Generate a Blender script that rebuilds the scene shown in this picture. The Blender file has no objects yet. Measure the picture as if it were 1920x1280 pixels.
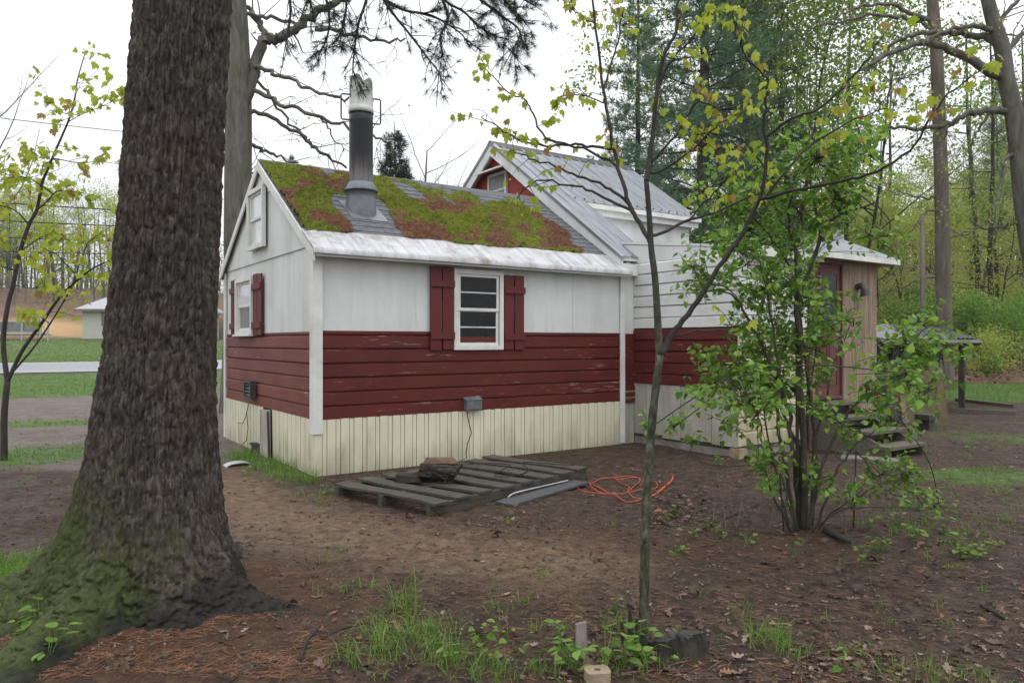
import bpy, math, random
import numpy as np
from mathutils import Vector, Matrix

# ------------------------------------------------------------------ camera, sky, sun, exposure
SC = bpy.context.scene
COL = SC.collection
F = 1379.0                      # focal length in photo pixels
CH = 1.5                        # camera height
cam_d = bpy.data.cameras.new('camera'); cam_d.sensor_width = 36.0; cam_d.lens = F/1920*36
cam_d.clip_end = 900; cam_d.clip_start = 0.05
cam = bpy.data.objects.new('camera', cam_d); COL.objects.link(cam)
cam.location = (0, 0, CH); cam.rotation_euler = (math.radians(90), 0, 0)
SC.camera = cam

SUN_EL, SUN_AZ = math.radians(62), math.radians(150)
world = bpy.data.worlds.new('World'); SC.world = world; world.use_nodes = True
wn, wl = world.node_tree.nodes, world.node_tree.links
wn.clear()
sky = wn.new('ShaderNodeTexSky'); sky.sky_type = 'NISHITA'; sky.sun_disc = False
sky.sun_elevation = SUN_EL; sky.sun_rotation = SUN_AZ; sky.air_density = 1.0; sky.dust_density = 4.0
hs = wn.new('ShaderNodeHueSaturation'); hs.inputs['Saturation'].default_value = 0.12
mx = wn.new('ShaderNodeMixRGB'); mx.inputs['Fac'].default_value = 0.8
# even cloud deck (standard overcast sky: zenith three times the horizon)
tcw = wn.new('ShaderNodeTexCoord'); sxw = wn.new('ShaderNodeSeparateXYZ'); mw = wn.new('ShaderNodeMath'); mw.operation = 'MULTIPLY_ADD'; mw.use_clamp = False
cw_ = wn.new('ShaderNodeMath'); cw_.operation = 'MAXIMUM'; cw_.inputs[1].default_value = 0.0
mw.inputs[1].default_value = 0.667; mw.inputs[2].default_value = 0.333
vs = wn.new('ShaderNodeMixRGB'); vs.blend_type = 'MULTIPLY'; vs.inputs['Fac'].default_value = 1.0; vs.inputs['Color1'].default_value = (22.0, 22.6, 23.6, 1)
wl.new(tcw.outputs['Generated'], sxw.inputs[0]); wl.new(sxw.outputs[2], cw_.inputs[0]); wl.new(cw_.outputs[0], mw.inputs[0]); wl.new(mw.outputs[0], vs.inputs['Color2'])
wl.new(vs.outputs[0], mx.inputs['Color2'])
bg = wn.new('ShaderNodeBackground'); bg.inputs['Strength'].default_value = 0.12
wo = wn.new('ShaderNodeOutputWorld')
wl.new(sky.outputs[0], hs.inputs['Color']); wl.new(hs.outputs[0], mx.inputs['Color1'])
wl.new(mx.outputs[0], bg.inputs[0]); wl.new(bg.outputs[0], wo.inputs[0])

sun_d = bpy.data.lights.new('sun', 'SUN'); sun_d.energy = 0.5; sun_d.angle = math.radians(40)
sun_d.color = (1.0, 0.97, 0.93)
sun = bpy.data.objects.new('sun', sun_d); COL.objects.link(sun)
sun.rotation_euler = (math.radians(90)-SUN_EL, 0, math.radians(180)-SUN_AZ); sun.location = (0, 0, 30)

SC.view_settings.view_transform = 'Standard'; SC.view_settings.look = 'None'
SC.view_settings.exposure = 0.0; SC.view_settings.gamma = 1.0
SC.view_settings.use_curve_mapping = False
SC.cycles.use_denoising = True
SC.cycles.max_bounces = 6; SC.cycles.diffuse_bounces = 3; SC.cycles.glossy_bounces = 3
SC.cycles.transmission_bounces = 4; SC.cycles.volume_bounces = 1

# ------------------------------------------------------------------ maths helpers
RNG = np.random.default_rng(7)
random.seed(7)
def P(px, py, d): return np.array([(px-960)/F*d, d, CH-(py-640)/F*d])
def sstep(x, a, b):
    t = np.clip((np.asarray(x, float)-a)/(b-a), 0, 1); return t*t*(3-2*t)
def _h(ix, iy, s):
    n = (ix*374761393 + iy*668265263 + s*974711) & 0xffffffff
    n = ((n ^ (n >> 13))*1274126177) & 0xffffffff
    return ((n ^ (n >> 16)) & 0xffff)/65535.0
def vn(x, y, s=0):
    x = np.asarray(x, float); y = np.asarray(y, float)
    ix = np.floor(x).astype(np.int64); iy = np.floor(y).astype(np.int64)
    fx = x-ix; fy = y-iy; fx = fx*fx*(3-2*fx); fy = fy*fy*(3-2*fy)
    a = _h(ix, iy, s); b = _h(ix+1, iy, s); c = _h(ix, iy+1, s); d = _h(ix+1, iy+1, s)
    return (a*(1-fx)+b*fx)*(1-fy)+(c*(1-fx)+d*fx)*fy
def fbm(x, y, o=4, s=0):
    r = 0; a = 0.5; t = 0
    for k in range(o):
        r = r+a*vn(np.asarray(x)*2**k, np.asarray(y)*2**k, s+k*17); t += a; a *= 0.5
    return r/t
# house frame: u along the long front wall, v backwards along the gable wall
HO = np.array([-2.19, 8.18]); UU = np.array([0.8235, 0.5673]); VV = np.array([-0.5673, 0.8235])
def uv_of(x, y):
    dx = x-HO[0]; dy = y-HO[1]
    return dx*UU[0]+dy*UU[1], dx*VV[0]+dy*VV[1]
def xy_of(u, v): return HO[0]+u*UU[0]+v*VV[0], HO[1]+u*UU[1]+v*VV[1]
def Hbase(x, y):
    x = np.asarray(x, float); y = np.asarray(y, float)
    u, v = uv_of(x, y)
    z = 0.035*np.clip(v-21.5, 0, 48)
    z = z+np.where(v > 69.5, np.minimum((v-69.5)*0.75, 2.2)+np.clip(v-72.4, 0, 40)*0.13, 0)*sstep(-x, -10, 5)
    z = z+0.155*np.clip(y-26.5, 0, 75)*sstep(x, 5, 13)
    z = z+0.25*sstep(y, 26.2, 27.6)*sstep(x, 8, 13)
    return z
def H(x, y):
    x = np.asarray(x, float); y = np.asarray(y, float)
    z = Hbase(x, y)
    d = np.hypot(x, y)
    near = 1-sstep(d, 17, 23)
    z = z+near*(0.09*(fbm(x*0.5+9, y*0.5, 3, 3)-0.5)+0.035*(fbm(x*2.3, y*2.3, 3, 5)-0.5)+0.030*(fbm(x*8, y*8, 2, 8)-0.5))
    # mound of needles round the big pine
    z = z+0.10*np.exp(-((x+1.95)**2+(y-4.15)**2)/1.3)
    # ground level and flat against the cottage skirt
    u, v = uv_of(x, y)
    m = sstep(v, -0.5, 0.0)*sstep(u, -0.5, -0.1)*(1-sstep(u, 4.9, 5.4))*(1-sstep(v, 6, 8))
    z = z*(1-m)+m*0.0
    return z
def Hs(x, y): return float(H(x, y))
def G(px, py):
    d = 5.0
    for _ in range(60):
        p = P(px, py, d); h = Hs(p[0], p[1])
        dn = (CH-h)*F/max(py-640, 1e-3); d = 0.5*d+0.5*min(dn, 120)
    p = P(px, py, d); return np.array([p[0], p[1], Hs(p[0], p[1])])

# ------------------------------------------------------------------ mesh helpers
class MB:
    def __init__(s): s.v = []; s.f = []; s.n = 0; s.t = []; s.m = []
    def add(s, V, Fc, tint=0.0, m=0):
        V = np.asarray(V, float).reshape(-1, 3); s.v.append(V)
        s.t.append(np.broadcast_to(np.asarray(tint, float), (len(V),)).copy())
        Fl = Fc if isinstance(Fc, list) and len(Fc) and isinstance(Fc[0], np.ndarray) else [np.asarray(Fc)]
        for a in Fl:
            if a.ndim == 1 and a.dtype == object or a.ndim != 2:
                raise ValueError('faces')
            s.f.append(a.astype(np.int64)+s.n); s.m.append(np.full(len(a), m, np.int32))
        s.n += len(V); return s
    def box(s, x0, x1, y0, y1, z0, z1, m=0, tint=0.0):
        V = [(x0,y0,z0),(x1,y0,z0),(x1,y1,z0),(x0,y1,z0),(x0,y0,z1),(x1,y0,z1),(x1,y1,z1),(x0,y1,z1)]
        return s.add(V, np.array([(0,3,2,1),(4,5,6,7),(0,1,5,4),(1,2,6,5),(2,3,7,6),(3,0,4,7)]), tint, m)
    def hexa(s, V, m=0, tint=0.0):          # 8 corners: bottom ring then top ring
        return s.add(V, np.array([(0,3,2,1),(4,5,6,7),(0,1,5,4),(1,2,6,5),(2,3,7,6),(3,0,4,7)]), tint, m)
    def poly(s, V, m=0, tint=0.0): return s.add(V, np.arange(len(V)).reshape(1, -1), tint, m)
    def prism(s, A, B, m=0, tint=0.0):      # two matching polygons
        n = len(A); V = np.vstack([A, B]); i = np.arange(n); j = (i+1) % n
        s.add(V, [np.stack([i, j, j+n, i+n], 1), i[::-1].reshape(1, -1), (i+n).reshape(1, -1)], tint, m); return s
    def tube(s, pts, rad, seg=8, m=0, tint=0.0, cap=True):
        pts = np.asarray(pts, float); n = len(pts)
        rad = np.broadcast_to(np.asarray(rad, float), (n,))
        T = np.gradient(pts, axis=0); T /= np.linalg.norm(T, axis=1)[:, None]+1e-9
        ref = np.array([0.0, 0, 1]) if abs(T[0][2]) < 0.85 else np.array([1.0, 0, 0])
        a = np.cross(T[0], ref); a /= np.linalg.norm(a)
        V = np.empty((n, seg, 3)); th = np.linspace(0, 2*np.pi, seg, endpoint=False)
        for k in range(n):
            a = a-T[k]*np.dot(a, T[k]); a /= np.linalg.norm(a)+1e-9; b = np.cross(T[k], a)
            V[k] = pts[k]+rad[k]*(np.cos(th)[:, None]*a+np.sin(th)[:, None]*b)
        i, j = np.meshgrid(np.arange(n-1), np.arange(seg), indexing='ij'); j2 = (j+1) % seg
        fc = [np.stack([i*seg+j, i*seg+j2, (i+1)*seg+j2, (i+1)*seg+j], -1).reshape(-1, 4)]
        if cap:
            fc += [np.arange(seg)[::-1].reshape(1, -1), (np.arange(seg)+(n-1)*seg).reshape(1, -1)]
        return s.add(V.reshape(-1, 3), fc, tint, m)
    def grid(s, V, m=0, tint=0.0, keep=None):   # V (a,b,3)
        a, b, _ = V.shape; i, j = np.meshgrid(np.arange(a-1), np.arange(b-1), indexing='ij')
        fc = np.stack([i*b+j, (i+1)*b+j, (i+1)*b+j+1, i*b+j+1], -1)
        fc = fc[keep] if keep is not None else fc.reshape(-1, 4)
        return s.add(V.reshape(-1, 3), fc, np.asarray(tint).reshape(-1) if np.ndim(tint) else tint, m)
    def inst(s, tv, tf, M, off, tint=0.0, m=0):  # many copies: M (n,3,3), off (n,3)
        n = len(off); k = len(tv)
        V = np.einsum('nij,kj->nki', M, tv)+off[:, None, :]
        fc = [(np.asarray(a)[None]+(np.arange(n)*k)[:, None, None]).reshape(-1, np.asarray(a).shape[1]) for a in tf]
        t = np.repeat(np.broadcast_to(np.asarray(tint, float), (n,)), k)
        return s.add(V.reshape(-1, 3), fc, t, m)
    def mesh(s, name, smooth=False):
        me = bpy.data.meshes.new(name)
        V = np.vstack(s.v); me.vertices.add(len(V)); me.vertices.foreach_set('co', V.astype(np.float32).ravel())
        cnt = np.concatenate([np.full(len(a), a.shape[1], np.int32) for a in s.f])
        lp = np.concatenate([a.ravel() for a in s.f]).astype(np.int32)
        st = np.concatenate([[0], np.cumsum(cnt)[:-1]]).astype(np.int32)
        me.loops.add(len(lp)); me.loops.foreach_set('vertex_index', lp)
        me.polygons.add(len(cnt)); me.polygons.foreach_set('loop_start', st); me.polygons.foreach_set('loop_total', cnt)
        me.polygons.foreach_set('material_index', np.concatenate(s.m))
        me.polygons.foreach_set('use_smooth', np.full(len(cnt), bool(smooth)))
        t = np.concatenate(s.t)
        if np.any(t != 0):
            at = me.attributes.new('tint', 'FLOAT', 'POINT'); at.data.foreach_set('value', t.astype(np.float32))
        me.update(calc_edges=True); return me
    def build(s, name, mat, parent=None, smooth=False):
        me = s.mesh(name, smooth)
        for m in (mat if isinstance(mat, (list, tuple)) else [mat]): me.materials.append(m)
        return link(name, me, parent)
def link(name, data, parent=None, loc=None, rot=None):
    o = bpy.data.objects.new(name, data); COL.objects.link(o)
    if parent is not None: o.parent = parent
    if loc is not None: o.location = loc
    if rot is not None: o.rotation_euler = rot
    return o
def empty(name, loc=(0, 0, 0), rz=0.0):
    o = bpy.data.objects.new(name, None); COL.objects.link(o); o.location = loc; o.rotation_euler = (0, 0, rz)
    o.empty_display_size = 0.2; return o
def tag(o, label, cat=None, group=None, kind=None):
    o['label'] = label
    if cat: o['category'] = cat
    if group: o['group'] = group
    if kind: o['kind'] = kind
    return o
def copy_tree(o, parent=None):
    c = o.copy(); COL.objects.link(c); c.parent = parent
    for ch in [k for k in o.children]: copy_tree(ch, c)
    return c
def rotmats(n, rng, tilt=None, up=False):
    """random rotations; tilt limits how far the leaf normal leans from vertical"""
    az = rng.uniform(0, 2*np.pi, n)
    ti = rng.uniform(0, np.pi, n) if tilt is None else np.abs(rng.normal(0, tilt, n))
    sp = rng.uniform(0, 2*np.pi, n)
    def rz(a):
        M = np.zeros((len(a), 3, 3)); c, s = np.cos(a), np.sin(a)
        M[:, 0, 0] = c; M[:, 0, 1] = -s; M[:, 1, 0] = s; M[:, 1, 1] = c; M[:, 2, 2] = 1; return M
    def rx(a):
        M = np.zeros((len(a), 3, 3)); c, s = np.cos(a), np.sin(a)
        M[:, 1, 1] = c; M[:, 1, 2] = -s; M[:, 2, 1] = s; M[:, 2, 2] = c; M[:, 0, 0] = 1; return M
    return rz(az) @ rx(ti) @ rz(sp)

# ------------------------------------------------------------------ material helpers
class NM:
    def __init__(s, name, rough=0.7, spec=0.3, metal=0.0):
        s.mat = bpy.data.materials.new(name); s.mat.use_nodes = True
        s.N = s.mat.node_tree.nodes; s.L = s.mat.node_tree.links
        s.b = s.N['Principled BSDF']; s.out = s.N['Material Output']
        s.b.inputs['Roughness'].default_value = rough; s.b.inputs['Metallic'].default_value = metal
        s.b.inputs['Specular IOR Level'].default_value = spec
        s.tc = s.N.new('ShaderNodeTexCoord'); s.geo = None
    def co(s, kind='Object', scale=(1, 1, 1), rnd=False):
        if kind == 'World':
            if not s.geo: s.geo = s.N.new('ShaderNodeNewGeometry')
            src = s.geo.outputs['Position']
        else: src = s.tc.outputs[kind]
        mp = s.N.new('ShaderNodeMapping'); mp.inputs['Scale'].default_value = scale
        s.L.new(src, mp.inputs[0])
        if rnd:
            oi = s.N.new('ShaderNodeObjectInfo'); ml = s.N.new('ShaderNodeMath'); ml.operation = 'MULTIPLY'
            ml.inputs[1].default_value = 37.0; s.L.new(oi.outputs['Random'], ml.inputs[0])
            s.L.new(ml.outputs[0], mp.inputs['Location'])
        return mp.outputs[0]
    def noise(s, co, scale, detail=4, rough=0.55, dist=0.0):
        n = s.N.new('ShaderNodeTexNoise'); n.inputs['Scale'].default_value = scale
        n.inputs['Detail'].default_value = detail; n.inputs['Roughness'].default_value = rough
        n.inputs['Distortion'].default_value = dist; s.L.new(co, n.inputs['Vector']); return n.outputs['Fac']
    def voro(s, co, scale, feat='F1'):
        n = s.N.new('ShaderNodeTexVoronoi'); n.feature = feat; n.inputs['Scale'].default_value = scale
        s.L.new(co, n.inputs['Vector']); return n.outputs['Distance']
    def attr(s, name):
        a = s.N.new('ShaderNodeAttribute'); a.attribute_name = name; return a.outputs['Fac']
    def rand(s): return s.N.new('ShaderNodeObjectInfo').outputs['Random']
    def math(s, op, a, b=0.0, clamp=False):
        m = s.N.new('ShaderNodeMath'); m.operation = op; m.use_clamp = clamp
        for k, x in ((0, a), (1, b)):
            if isinstance(x, (int, float)): m.inputs[k].default_value = x
            else: s.L.new(x, m.inputs[k])
        return m.outputs[0]
    def ramp(s, fac, stops, interp='LINEAR'):
        r = s.N.new('ShaderNodeValToRGB'); r.color_ramp.interpolation = interp; e = r.color_ramp.elements
        while len(e) < len(stops): e.new(0.5)
        for k, (p, c) in enumerate(stops):
            e[k].position = p; e[k].color = (c, c, c, 1) if isinstance(c, (int, float)) else (*c, 1)
        s.L.new(fac, r.inputs[0]); return r.outputs[0]
    def mix(s, fac, a, b, mode='MIX'):
        m = s.N.new('ShaderNodeMixRGB'); m.blend_type = mode
        for k, x in (('Fac', fac), ('Color1', a), ('Color2', b)):
            if isinstance(x, (int, float)): m.inputs[k].default_value = x
            elif isinstance(x, tuple): m.inputs[k].default_value = (*x, 1)
            else: s.L.new(x, m.inputs[k])
        return m.outputs[0]
    def sep(s, co):
        n = s.N.new('ShaderNodeSeparateXYZ'); s.L.new(co, n.inputs[0]); return n.outputs
    def color(s, c):
        if isinstance(c, tuple): s.b.inputs['Base Color'].default_value = (*c, 1)
        else: s.L.new(c, s.b.inputs['Base Color'])
        return s
    def roughness(s, c): s.L.new(c, s.b.inputs['Roughness']); return s
    def bump(s, h, strength=0.5, dist=0.01):
        b = s.N.new('ShaderNodeBump'); b.inputs['Strength'].default_value = strength; b.inputs['Distance'].default_value = dist
        s.L.new(h, b.inputs['Height']); s.L.new(b.outputs[0], s.b.inputs['Normal']); return s
    def leafy(s, col, trans=0.4):
        t = s.N.new('ShaderNodeBsdfTranslucent'); m = s.N.new('ShaderNodeMixShader'); m.inputs[0].default_value = trans
        s.L.new(col, t.inputs[0]); s.L.new(s.b.outputs[0], m.inputs[1]); s.L.new(t.outputs[0], m.inputs[2])
        s.L.new(m.outputs[0], s.out.inputs[0]); return s
MT = {}
def simple(name, c1, c2, scale=6, rough=0.7, spec=0.3, metal=0.0, bump=0.0, stretch=(1, 1, 1), det=5, rnd=True, bdist=0.01):
    m = NM(name, rough, spec, metal); co = m.co('Object', stretch, rnd)
    n = m.noise(co, scale, det, 0.6)
    m.color(m.ramp(n, [(0.3, c1), (0.7, c2)]))
    if bump: m.bump(m.noise(co, scale*4, 5, 0.65), bump, bdist)
    MT[name] = m.mat; return m.mat
def leafmat(name, stops, trans=0.4, rough=0.45, spec=0.4):
    m = NM(name, rough, spec)
    f = m.math('FRACT', m.math('ADD', m.attr('tint'), m.rand()))
    c = m.ramp(f, stops); m.color(c); m.leafy(c, trans); MT[name] = m.mat; return m.mat
# ------------------------------------------------------------------ materials
def make_materials():
    # soil
    m = NM('soil', 0.82, 0.25); co = m.co('World')
    n1 = m.noise(co, 0.9, 6, 0.6); n2 = m.noise(co, 9, 6, 0.7); n3 = m.noise(co, 55, 4, 0.7)
    n4 = m.noise(co, 26, 6, 0.78); n2 = m.math('ADD', m.math('MULTIPLY', n2, 0.5), m.math('MULTIPLY', n4, 0.5))
    dark = m.ramp(n2, [(0.38, (0.012, 0.007, 0.0045)), (0.50, (0.056, 0.034, 0.022)), (0.62, (0.130, 0.082, 0.054))])
    tan = m.ramp(n2, [(0.38, (0.065, 0.041, 0.024)), (0.50, (0.155, 0.102, 0.062)), (0.62, (0.25, 0.172, 0.108))])
    grey = m.ramp(n2, [(0.36, (0.075, 0.058, 0.046)), (0.64, (0.22, 0.18, 0.15))])
    rust = m.ramp(n3, [(0.3, (0.05, 0.026, 0.014)), (0.7, (0.14, 0.066, 0.034))])
    green = m.ramp(n2, [(0.38, (0.035, 0.065, 0.012)), (0.5, (0.07, 0.12, 0.025)), (0.64, (0.15, 0.21, 0.055))])
    leafbank = m.ramp(m.noise(co, 3.5, 7, 0.75), [(0.3, (0.045, 0.026, 0.016)), (0.5, (0.13, 0.075, 0.045)), (0.7, (0.25, 0.16, 0.11))])
    sand = m.ramp(n2, [(0.3, (0.36, 0.22, 0.10)), (0.7, (0.52, 0.35, 0.18))])
    pm = m.ramp(m.math('ADD', m.attr('path'), m.math('MULTIPLY', m.math('SUBTRACT', m.noise(co, 3.2, 6, 0.7), 0.5), 1.1)), [(0.25, 0.0), (0.95, 1.0)])
    c = m.mix(pm, dark, tan)
    gm = m.ramp(m.math('ADD', m.attr('greyd'), m.math('MULTIPLY', m.math('SUBTRACT', n1, 0.5), 0.8)), [(0.35, 0.0), (0.7, 1.0)])
    c = m.mix(gm, c, grey)
    rm = m.ramp(m.math('ADD', m.attr('rust'), m.math('MULTIPLY', m.math('SUBTRACT', m.noise(co, 5, 6, 0.75), 0.5), 1.6)), [(0.45, 0.0), (0.85, 0.75)])
    c = m.mix(rm, c, rust)
    c = m.mix(m.attr('bank'), c, leafbank); c = m.mix(m.attr('sandy'), c, sand)
    grm = m.ramp(m.math('ADD', m.attr('grass'), m.math('MULTIPLY', m.math('SUBTRACT', m.noise(co, 2.2, 6, 0.7), 0.5), 0.9)), [(0.35, 0.0), (0.7, 1.0)])
    c = m.mix(grm, c, green)
    m.color(m.mix(m.ramp(n3, [(0.25, 0.35), (0.5, 0.0)]), c, (0.02, 0.014, 0.010)))
    m.roughness(m.ramp(m.noise(co, 1.6, 4, 0.6), [(0.35, 0.55), (0.65, 0.9)]))
    hh = m.math('ADD', m.math('MULTIPLY', n3, 0.5), m.math('ADD', n2, m.math('MULTIPLY', m.noise(co, 160, 3, 0.6), 0.25)))
    m.bump(hh, 1.0, 0.035); MT['soil'] = m.mat
    simple('asphalt', (0.20, 0.205, 0.23), (0.27, 0.275, 0.30), 3, 0.35, 0.5)
    simple('road_paint', (0.62, 0.62, 0.60), (0.75, 0.75, 0.73), 8, 0.5)
    # white textured sheet
    m = NM('white_panel', 0.62, 0.3); co = m.co('Object')
    st = m.noise(m.co('Object', (1, 1, 0.12)), 4, 5, 0.6)
    base = m.ramp(m.noise(co, 1.4, 5, 0.6), [(0.3, (0.57, 0.59, 0.58)), (0.7, (0.70, 0.715, 0.705))])
    c = m.mix(m.ramp(st, [(0.48, 0.0), (0.75, 0.55)]), base, (0.44, 0.44, 0.39))
    fl = m.noise(m.co('Object', (1, 1, 2.2)), 26, 4, 0.75)
    c = m.mix(m.ramp(fl, [(0.68, 0.0), (0.74, 0.6)]), c, (0.30, 0.30, 0.28))
    m.color(c); m.bump(m.noise(co, 55, 4, 0.7), 0.5, 0.006); MT['white_panel'] = m.mat
    m = NM('white_trim', 0.6, 0.3); co = m.co('Object', (1, 1, 1), True)
    base = m.ramp(m.noise(co, 3, 5), [(0.3, (0.56, 0.56, 0.52)), (0.65, (0.72, 0.72, 0.69))])
    c = m.mix(m.ramp(m.noise(co, 22, 6, 0.75), [(0.60, 0.0), (0.70, 0.75)]), base, (0.22, 0.20, 0.17)); m.color(c)
    m.bump(m.noise(co, 40, 4, 0.7), 0.3, 0.004); MT['white_trim'] = m.mat
    def paintboard(name, a, b, bare, flake, grime, stretch=(0.35, 0.35, 5.0)):
        m = NM(name, 0.55, 0.35); co = m.co('Object', stretch, True); cw = m.co('Object', (1, 1, 1), True)
        base = m.ramp(m.noise(cw, 1.8, 5), [(0.3, a), (0.7, b)])
        pk = m.noise(co, 9, 7, 0.72, 0.4); big = m.noise(cw, 1.1, 3)
        f = m.math('ADD', pk, m.math('MULTIPLY', m.math('SUBTRACT', big, 0.5), 0.35))
        c = m.mix(m.ramp(f, [(flake, 0.0), (flake+0.03, 0.85)]), base, bare)
        c = m.mix(m.ramp(m.noise(cw, 2.6, 6, 0.7), [(0.52, 0.0), (0.8, 0.6)]), c, grime)
        m.color(c); m.bump(m.math('ADD', pk, m.noise(m.co('Object', (0.5, 0.5, 14)), 18, 4)), 0.3, 0.004); MT[name] = m.mat
    paintboard('red_paint', (0.082, 0.0115, 0.010), (0.120, 0.0180, 0.0145), (0.40, 0.28, 0.25), 0.635, (0.06, 0.018, 0.014))
    paintboard('faded_red_paint', (0.135, 0.034, 0.030), (0.20, 0.060, 0.052), (0.40, 0.30, 0.27), 0.65, (0.13, 0.07, 0.055))
    paintboard('shutter_red', (0.095, 0.0135, 0.0125), (0.125, 0.019, 0.017), (0.32, 0.2, 0.18), 0.78, (0.08, 0.02, 0.018), (5, 5, 0.35))
    paintboard('gable_red', (0.26, 0.028, 0.024), (0.34, 0.040, 0.033), (0.45, 0.3, 0.27), 0.74, (0.2, 0.04, 0.03), (5, 5, 0.35))
    paintboard('white_board', (0.58, 0.59, 0.57), (0.70, 0.71, 0.69), (0.26, 0.24, 0.21), 0.69, (0.40, 0.39, 0.34))
    paintboard('door_red', (0.095, 0.034, 0.032), (0.14, 0.052, 0.048), (0.28, 0.2, 0.17), 0.75, (0.10, 0.06, 0.045), (5, 5, 0.4))
    # cream metal skirt with algae
    def skirtmat(name, base1, base2, top, rough, stain=0.7):
        m = NM(name, rough, 0.4); co = m.co('Object'); z = m.sep(co)[2]
        b = m.ramp(m.noise(co, 1.5, 4), [(0.3, base1), (0.7, base2)])
        n = m.noise(m.co('Object', (1, 1, 0.25)), 5, 6, 0.65)
        h = m.math('SUBTRACT', m.math('ADD', n, 0.10), m.math('MULTIPLY', z, top))
        c = m.mix(m.ramp(h, [(0.34, 0.0), (0.70, stain)]), b, (0.19, 0.16, 0.075))
        sp = m.noise(co, 34, 4, 0.7)
        c = m.mix(m.ramp(m.math('SUBTRACT', sp, m.math('MULTIPLY', z, 0.12)), [(0.66, 0.0), (0.70, 0.8)]), c, (0.06, 0.05, 0.035))
        m.color(c); m.bump(m.noise(co, 30, 3), 0.12, 0.003); MT[name] = m.mat
    skirtmat('cream_metal', (0.62, 0.59, 0.44), (0.70, 0.67, 0.51), 0.75, 0.42, 0.55)
    skirtmat('weathered_skirt', (0.36, 0.35, 0.31), (0.50, 0.49, 0.44), 0.28, 0.7)
    skirtmat('cream_board', (0.46, 0.41, 0.28), (0.56, 0.50, 0.35), 0.42, 0.6)
    simple('shingle', (0.075, 0.082, 0.088), (0.155, 0.163, 0.17), 14, 0.85, 0.2, bump=0.5, det=6)
    simple('roof_deck', (0.05, 0.05, 0.05), (0.09, 0.09, 0.09), 8, 0.9)
    m = NM('flashing', 0.42, 0.5, 0.15); co = m.co('Object')
    sm = m.noise(m.co('Object', (5, 0.5, 0.5)), 2.2, 5, 0.6)
    c = m.ramp(sm, [(0.30, (0.26, 0.25, 0.235)), (0.5, (0.44, 0.44, 0.45)), (0.72, (0.58, 0.58, 0.60))])
    c = m.mix(m.ramp(m.noise(co, 3.1, 6, 0.75), [(0.50, 0.0), (0.68, 0.75)]), c, (0.17, 0.145, 0.10)); m.color(c)
    m.roughness(m.ramp(m.noise(co, 7, 4), [(0.3, 0.3), (0.7, 0.6)])); m.bump(m.noise(co, 5, 3), 0.35, 0.03); MT['flashing'] = m.mat
    m = NM('galvanized', 0.48, 0.5, 0.6); co = m.co('Object')
    c = m.ramp(m.noise(m.co('Object', (6, 0.6, 0.6)), 2.5, 5, 0.6), [(0.3, (0.17, 0.18, 0.195)), (0.7, (0.33, 0.345, 0.365))])
    c = m.mix(m.ramp(m.noise(co, 4, 6, 0.75), [(0.62, 0.0), (0.75, 0.7)]), c, (0.16, 0.085, 0.05)); m.color(c); MT['galvanized'] = m.mat
    m = NM('pipe_metal', 0.42, 0.35, 0.1); co = m.co('Object'); z = m.sep(co)[2]
    n = m.noise(m.co('Object', (9, 9, 0.35)), 3, 6, 0.7)
    f = m.math('ADD', m.math('MULTIPLY', m.math('SUBTRACT', z, 3.55), 1.35), m.math('MULTIPLY', m.math('SUBTRACT', n, 0.5), 0.9))
    c = m.ramp(f, [(0.02, (0.15, 0.155, 0.165)), (0.22, (0.062, 0.052, 0.046)), (0.42, (0.013, 0.013, 0.016)), (0.9, (0.007, 0.007, 0.009))]); m.color(c); MT['pipe_metal'] = m.mat
    m = NM('pipe_cap', 0.4, 0.45, 0.2); co = m.co('Object'); z = m.sep(co)[2]
    f = m.math('ADD', m.math('MULTIPLY', m.math('SUBTRACT', z, 4.45), 2.0), m.math('MULTIPLY', m.math('SUBTRACT', m.noise(co, 9, 6, 0.75), 0.5), 1.3))
    m.color(m.ramp(f, [(0.2, (0.46, 0.46, 0.44)), (0.5, (0.22, 0.25, 0.19)), (0.75, (0.04, 0.07, 0.036))])); MT['pipe_cap'] = m.mat
    simple('grey_metal', (0.10, 0.108, 0.12), (0.18, 0.19, 0.21), 6, 0.45, 0.5, 0.15)
    simple('dark_metal', (0.03, 0.03, 0.032), (0.06, 0.06, 0.063), 8, 0.5, 0.4)
    simple('black_rubber', (0.010, 0.010, 0.010), (0.018, 0.018, 0.018), 8, 0.5, 0.4)
    simple('orange_cord', (0.46, 0.07, 0.022), (0.58, 0.095, 0.032), 8, 0.45, 0.5)
    m = NM('window_glass', 0.06, 0.3); co = m.co('Object')
    m.color(m.ramp(m.noise(co, 5, 5, 0.7), [(0.35, (0.004, 0.005, 0.005)), (0.75, (0.014, 0.017, 0.016))])); m.roughness(m.ramp(m.noise(co, 12, 5), [(0.4, 0.04), (0.7, 0.15)])); MT['window_glass'] = m.mat
    m = NM('blind_sky_glass', 0.05, 0.9); m.color((0.62, 0.65, 0.67)); MT['blind_sky_glass'] = m.mat  # pale base colour paints in the mirrored sky along with a white blind
    m = NM('screen_glass', 0.25, 0.6); m.color((0.17, 0.19, 0.185)); MT['screen_glass'] = m.mat
    # wood
    def wood(name, a, b, st=(1, 12, 12), moss=0.0, rough=0.75):
        m = NM(name, rough, 0.3); co = m.co('Object', st, True); cw = m.co('Object', (1, 1, 1), True)
        n = m.noise(co, 3.5, 6, 0.65); c = m.ramp(n, [(0.3, a), (0.7, b)])
        if moss: c = m.mix(m.ramp(m.noise(cw, 4, 5, 0.7), [(0.45, 0.0), (0.75, moss)]), c, (0.060, 0.072, 0.020))
        m.color(c); m.bump(m.noise(co, 9, 5, 0.7), 0.5, 0.006); MT[name] = m.mat
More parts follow.
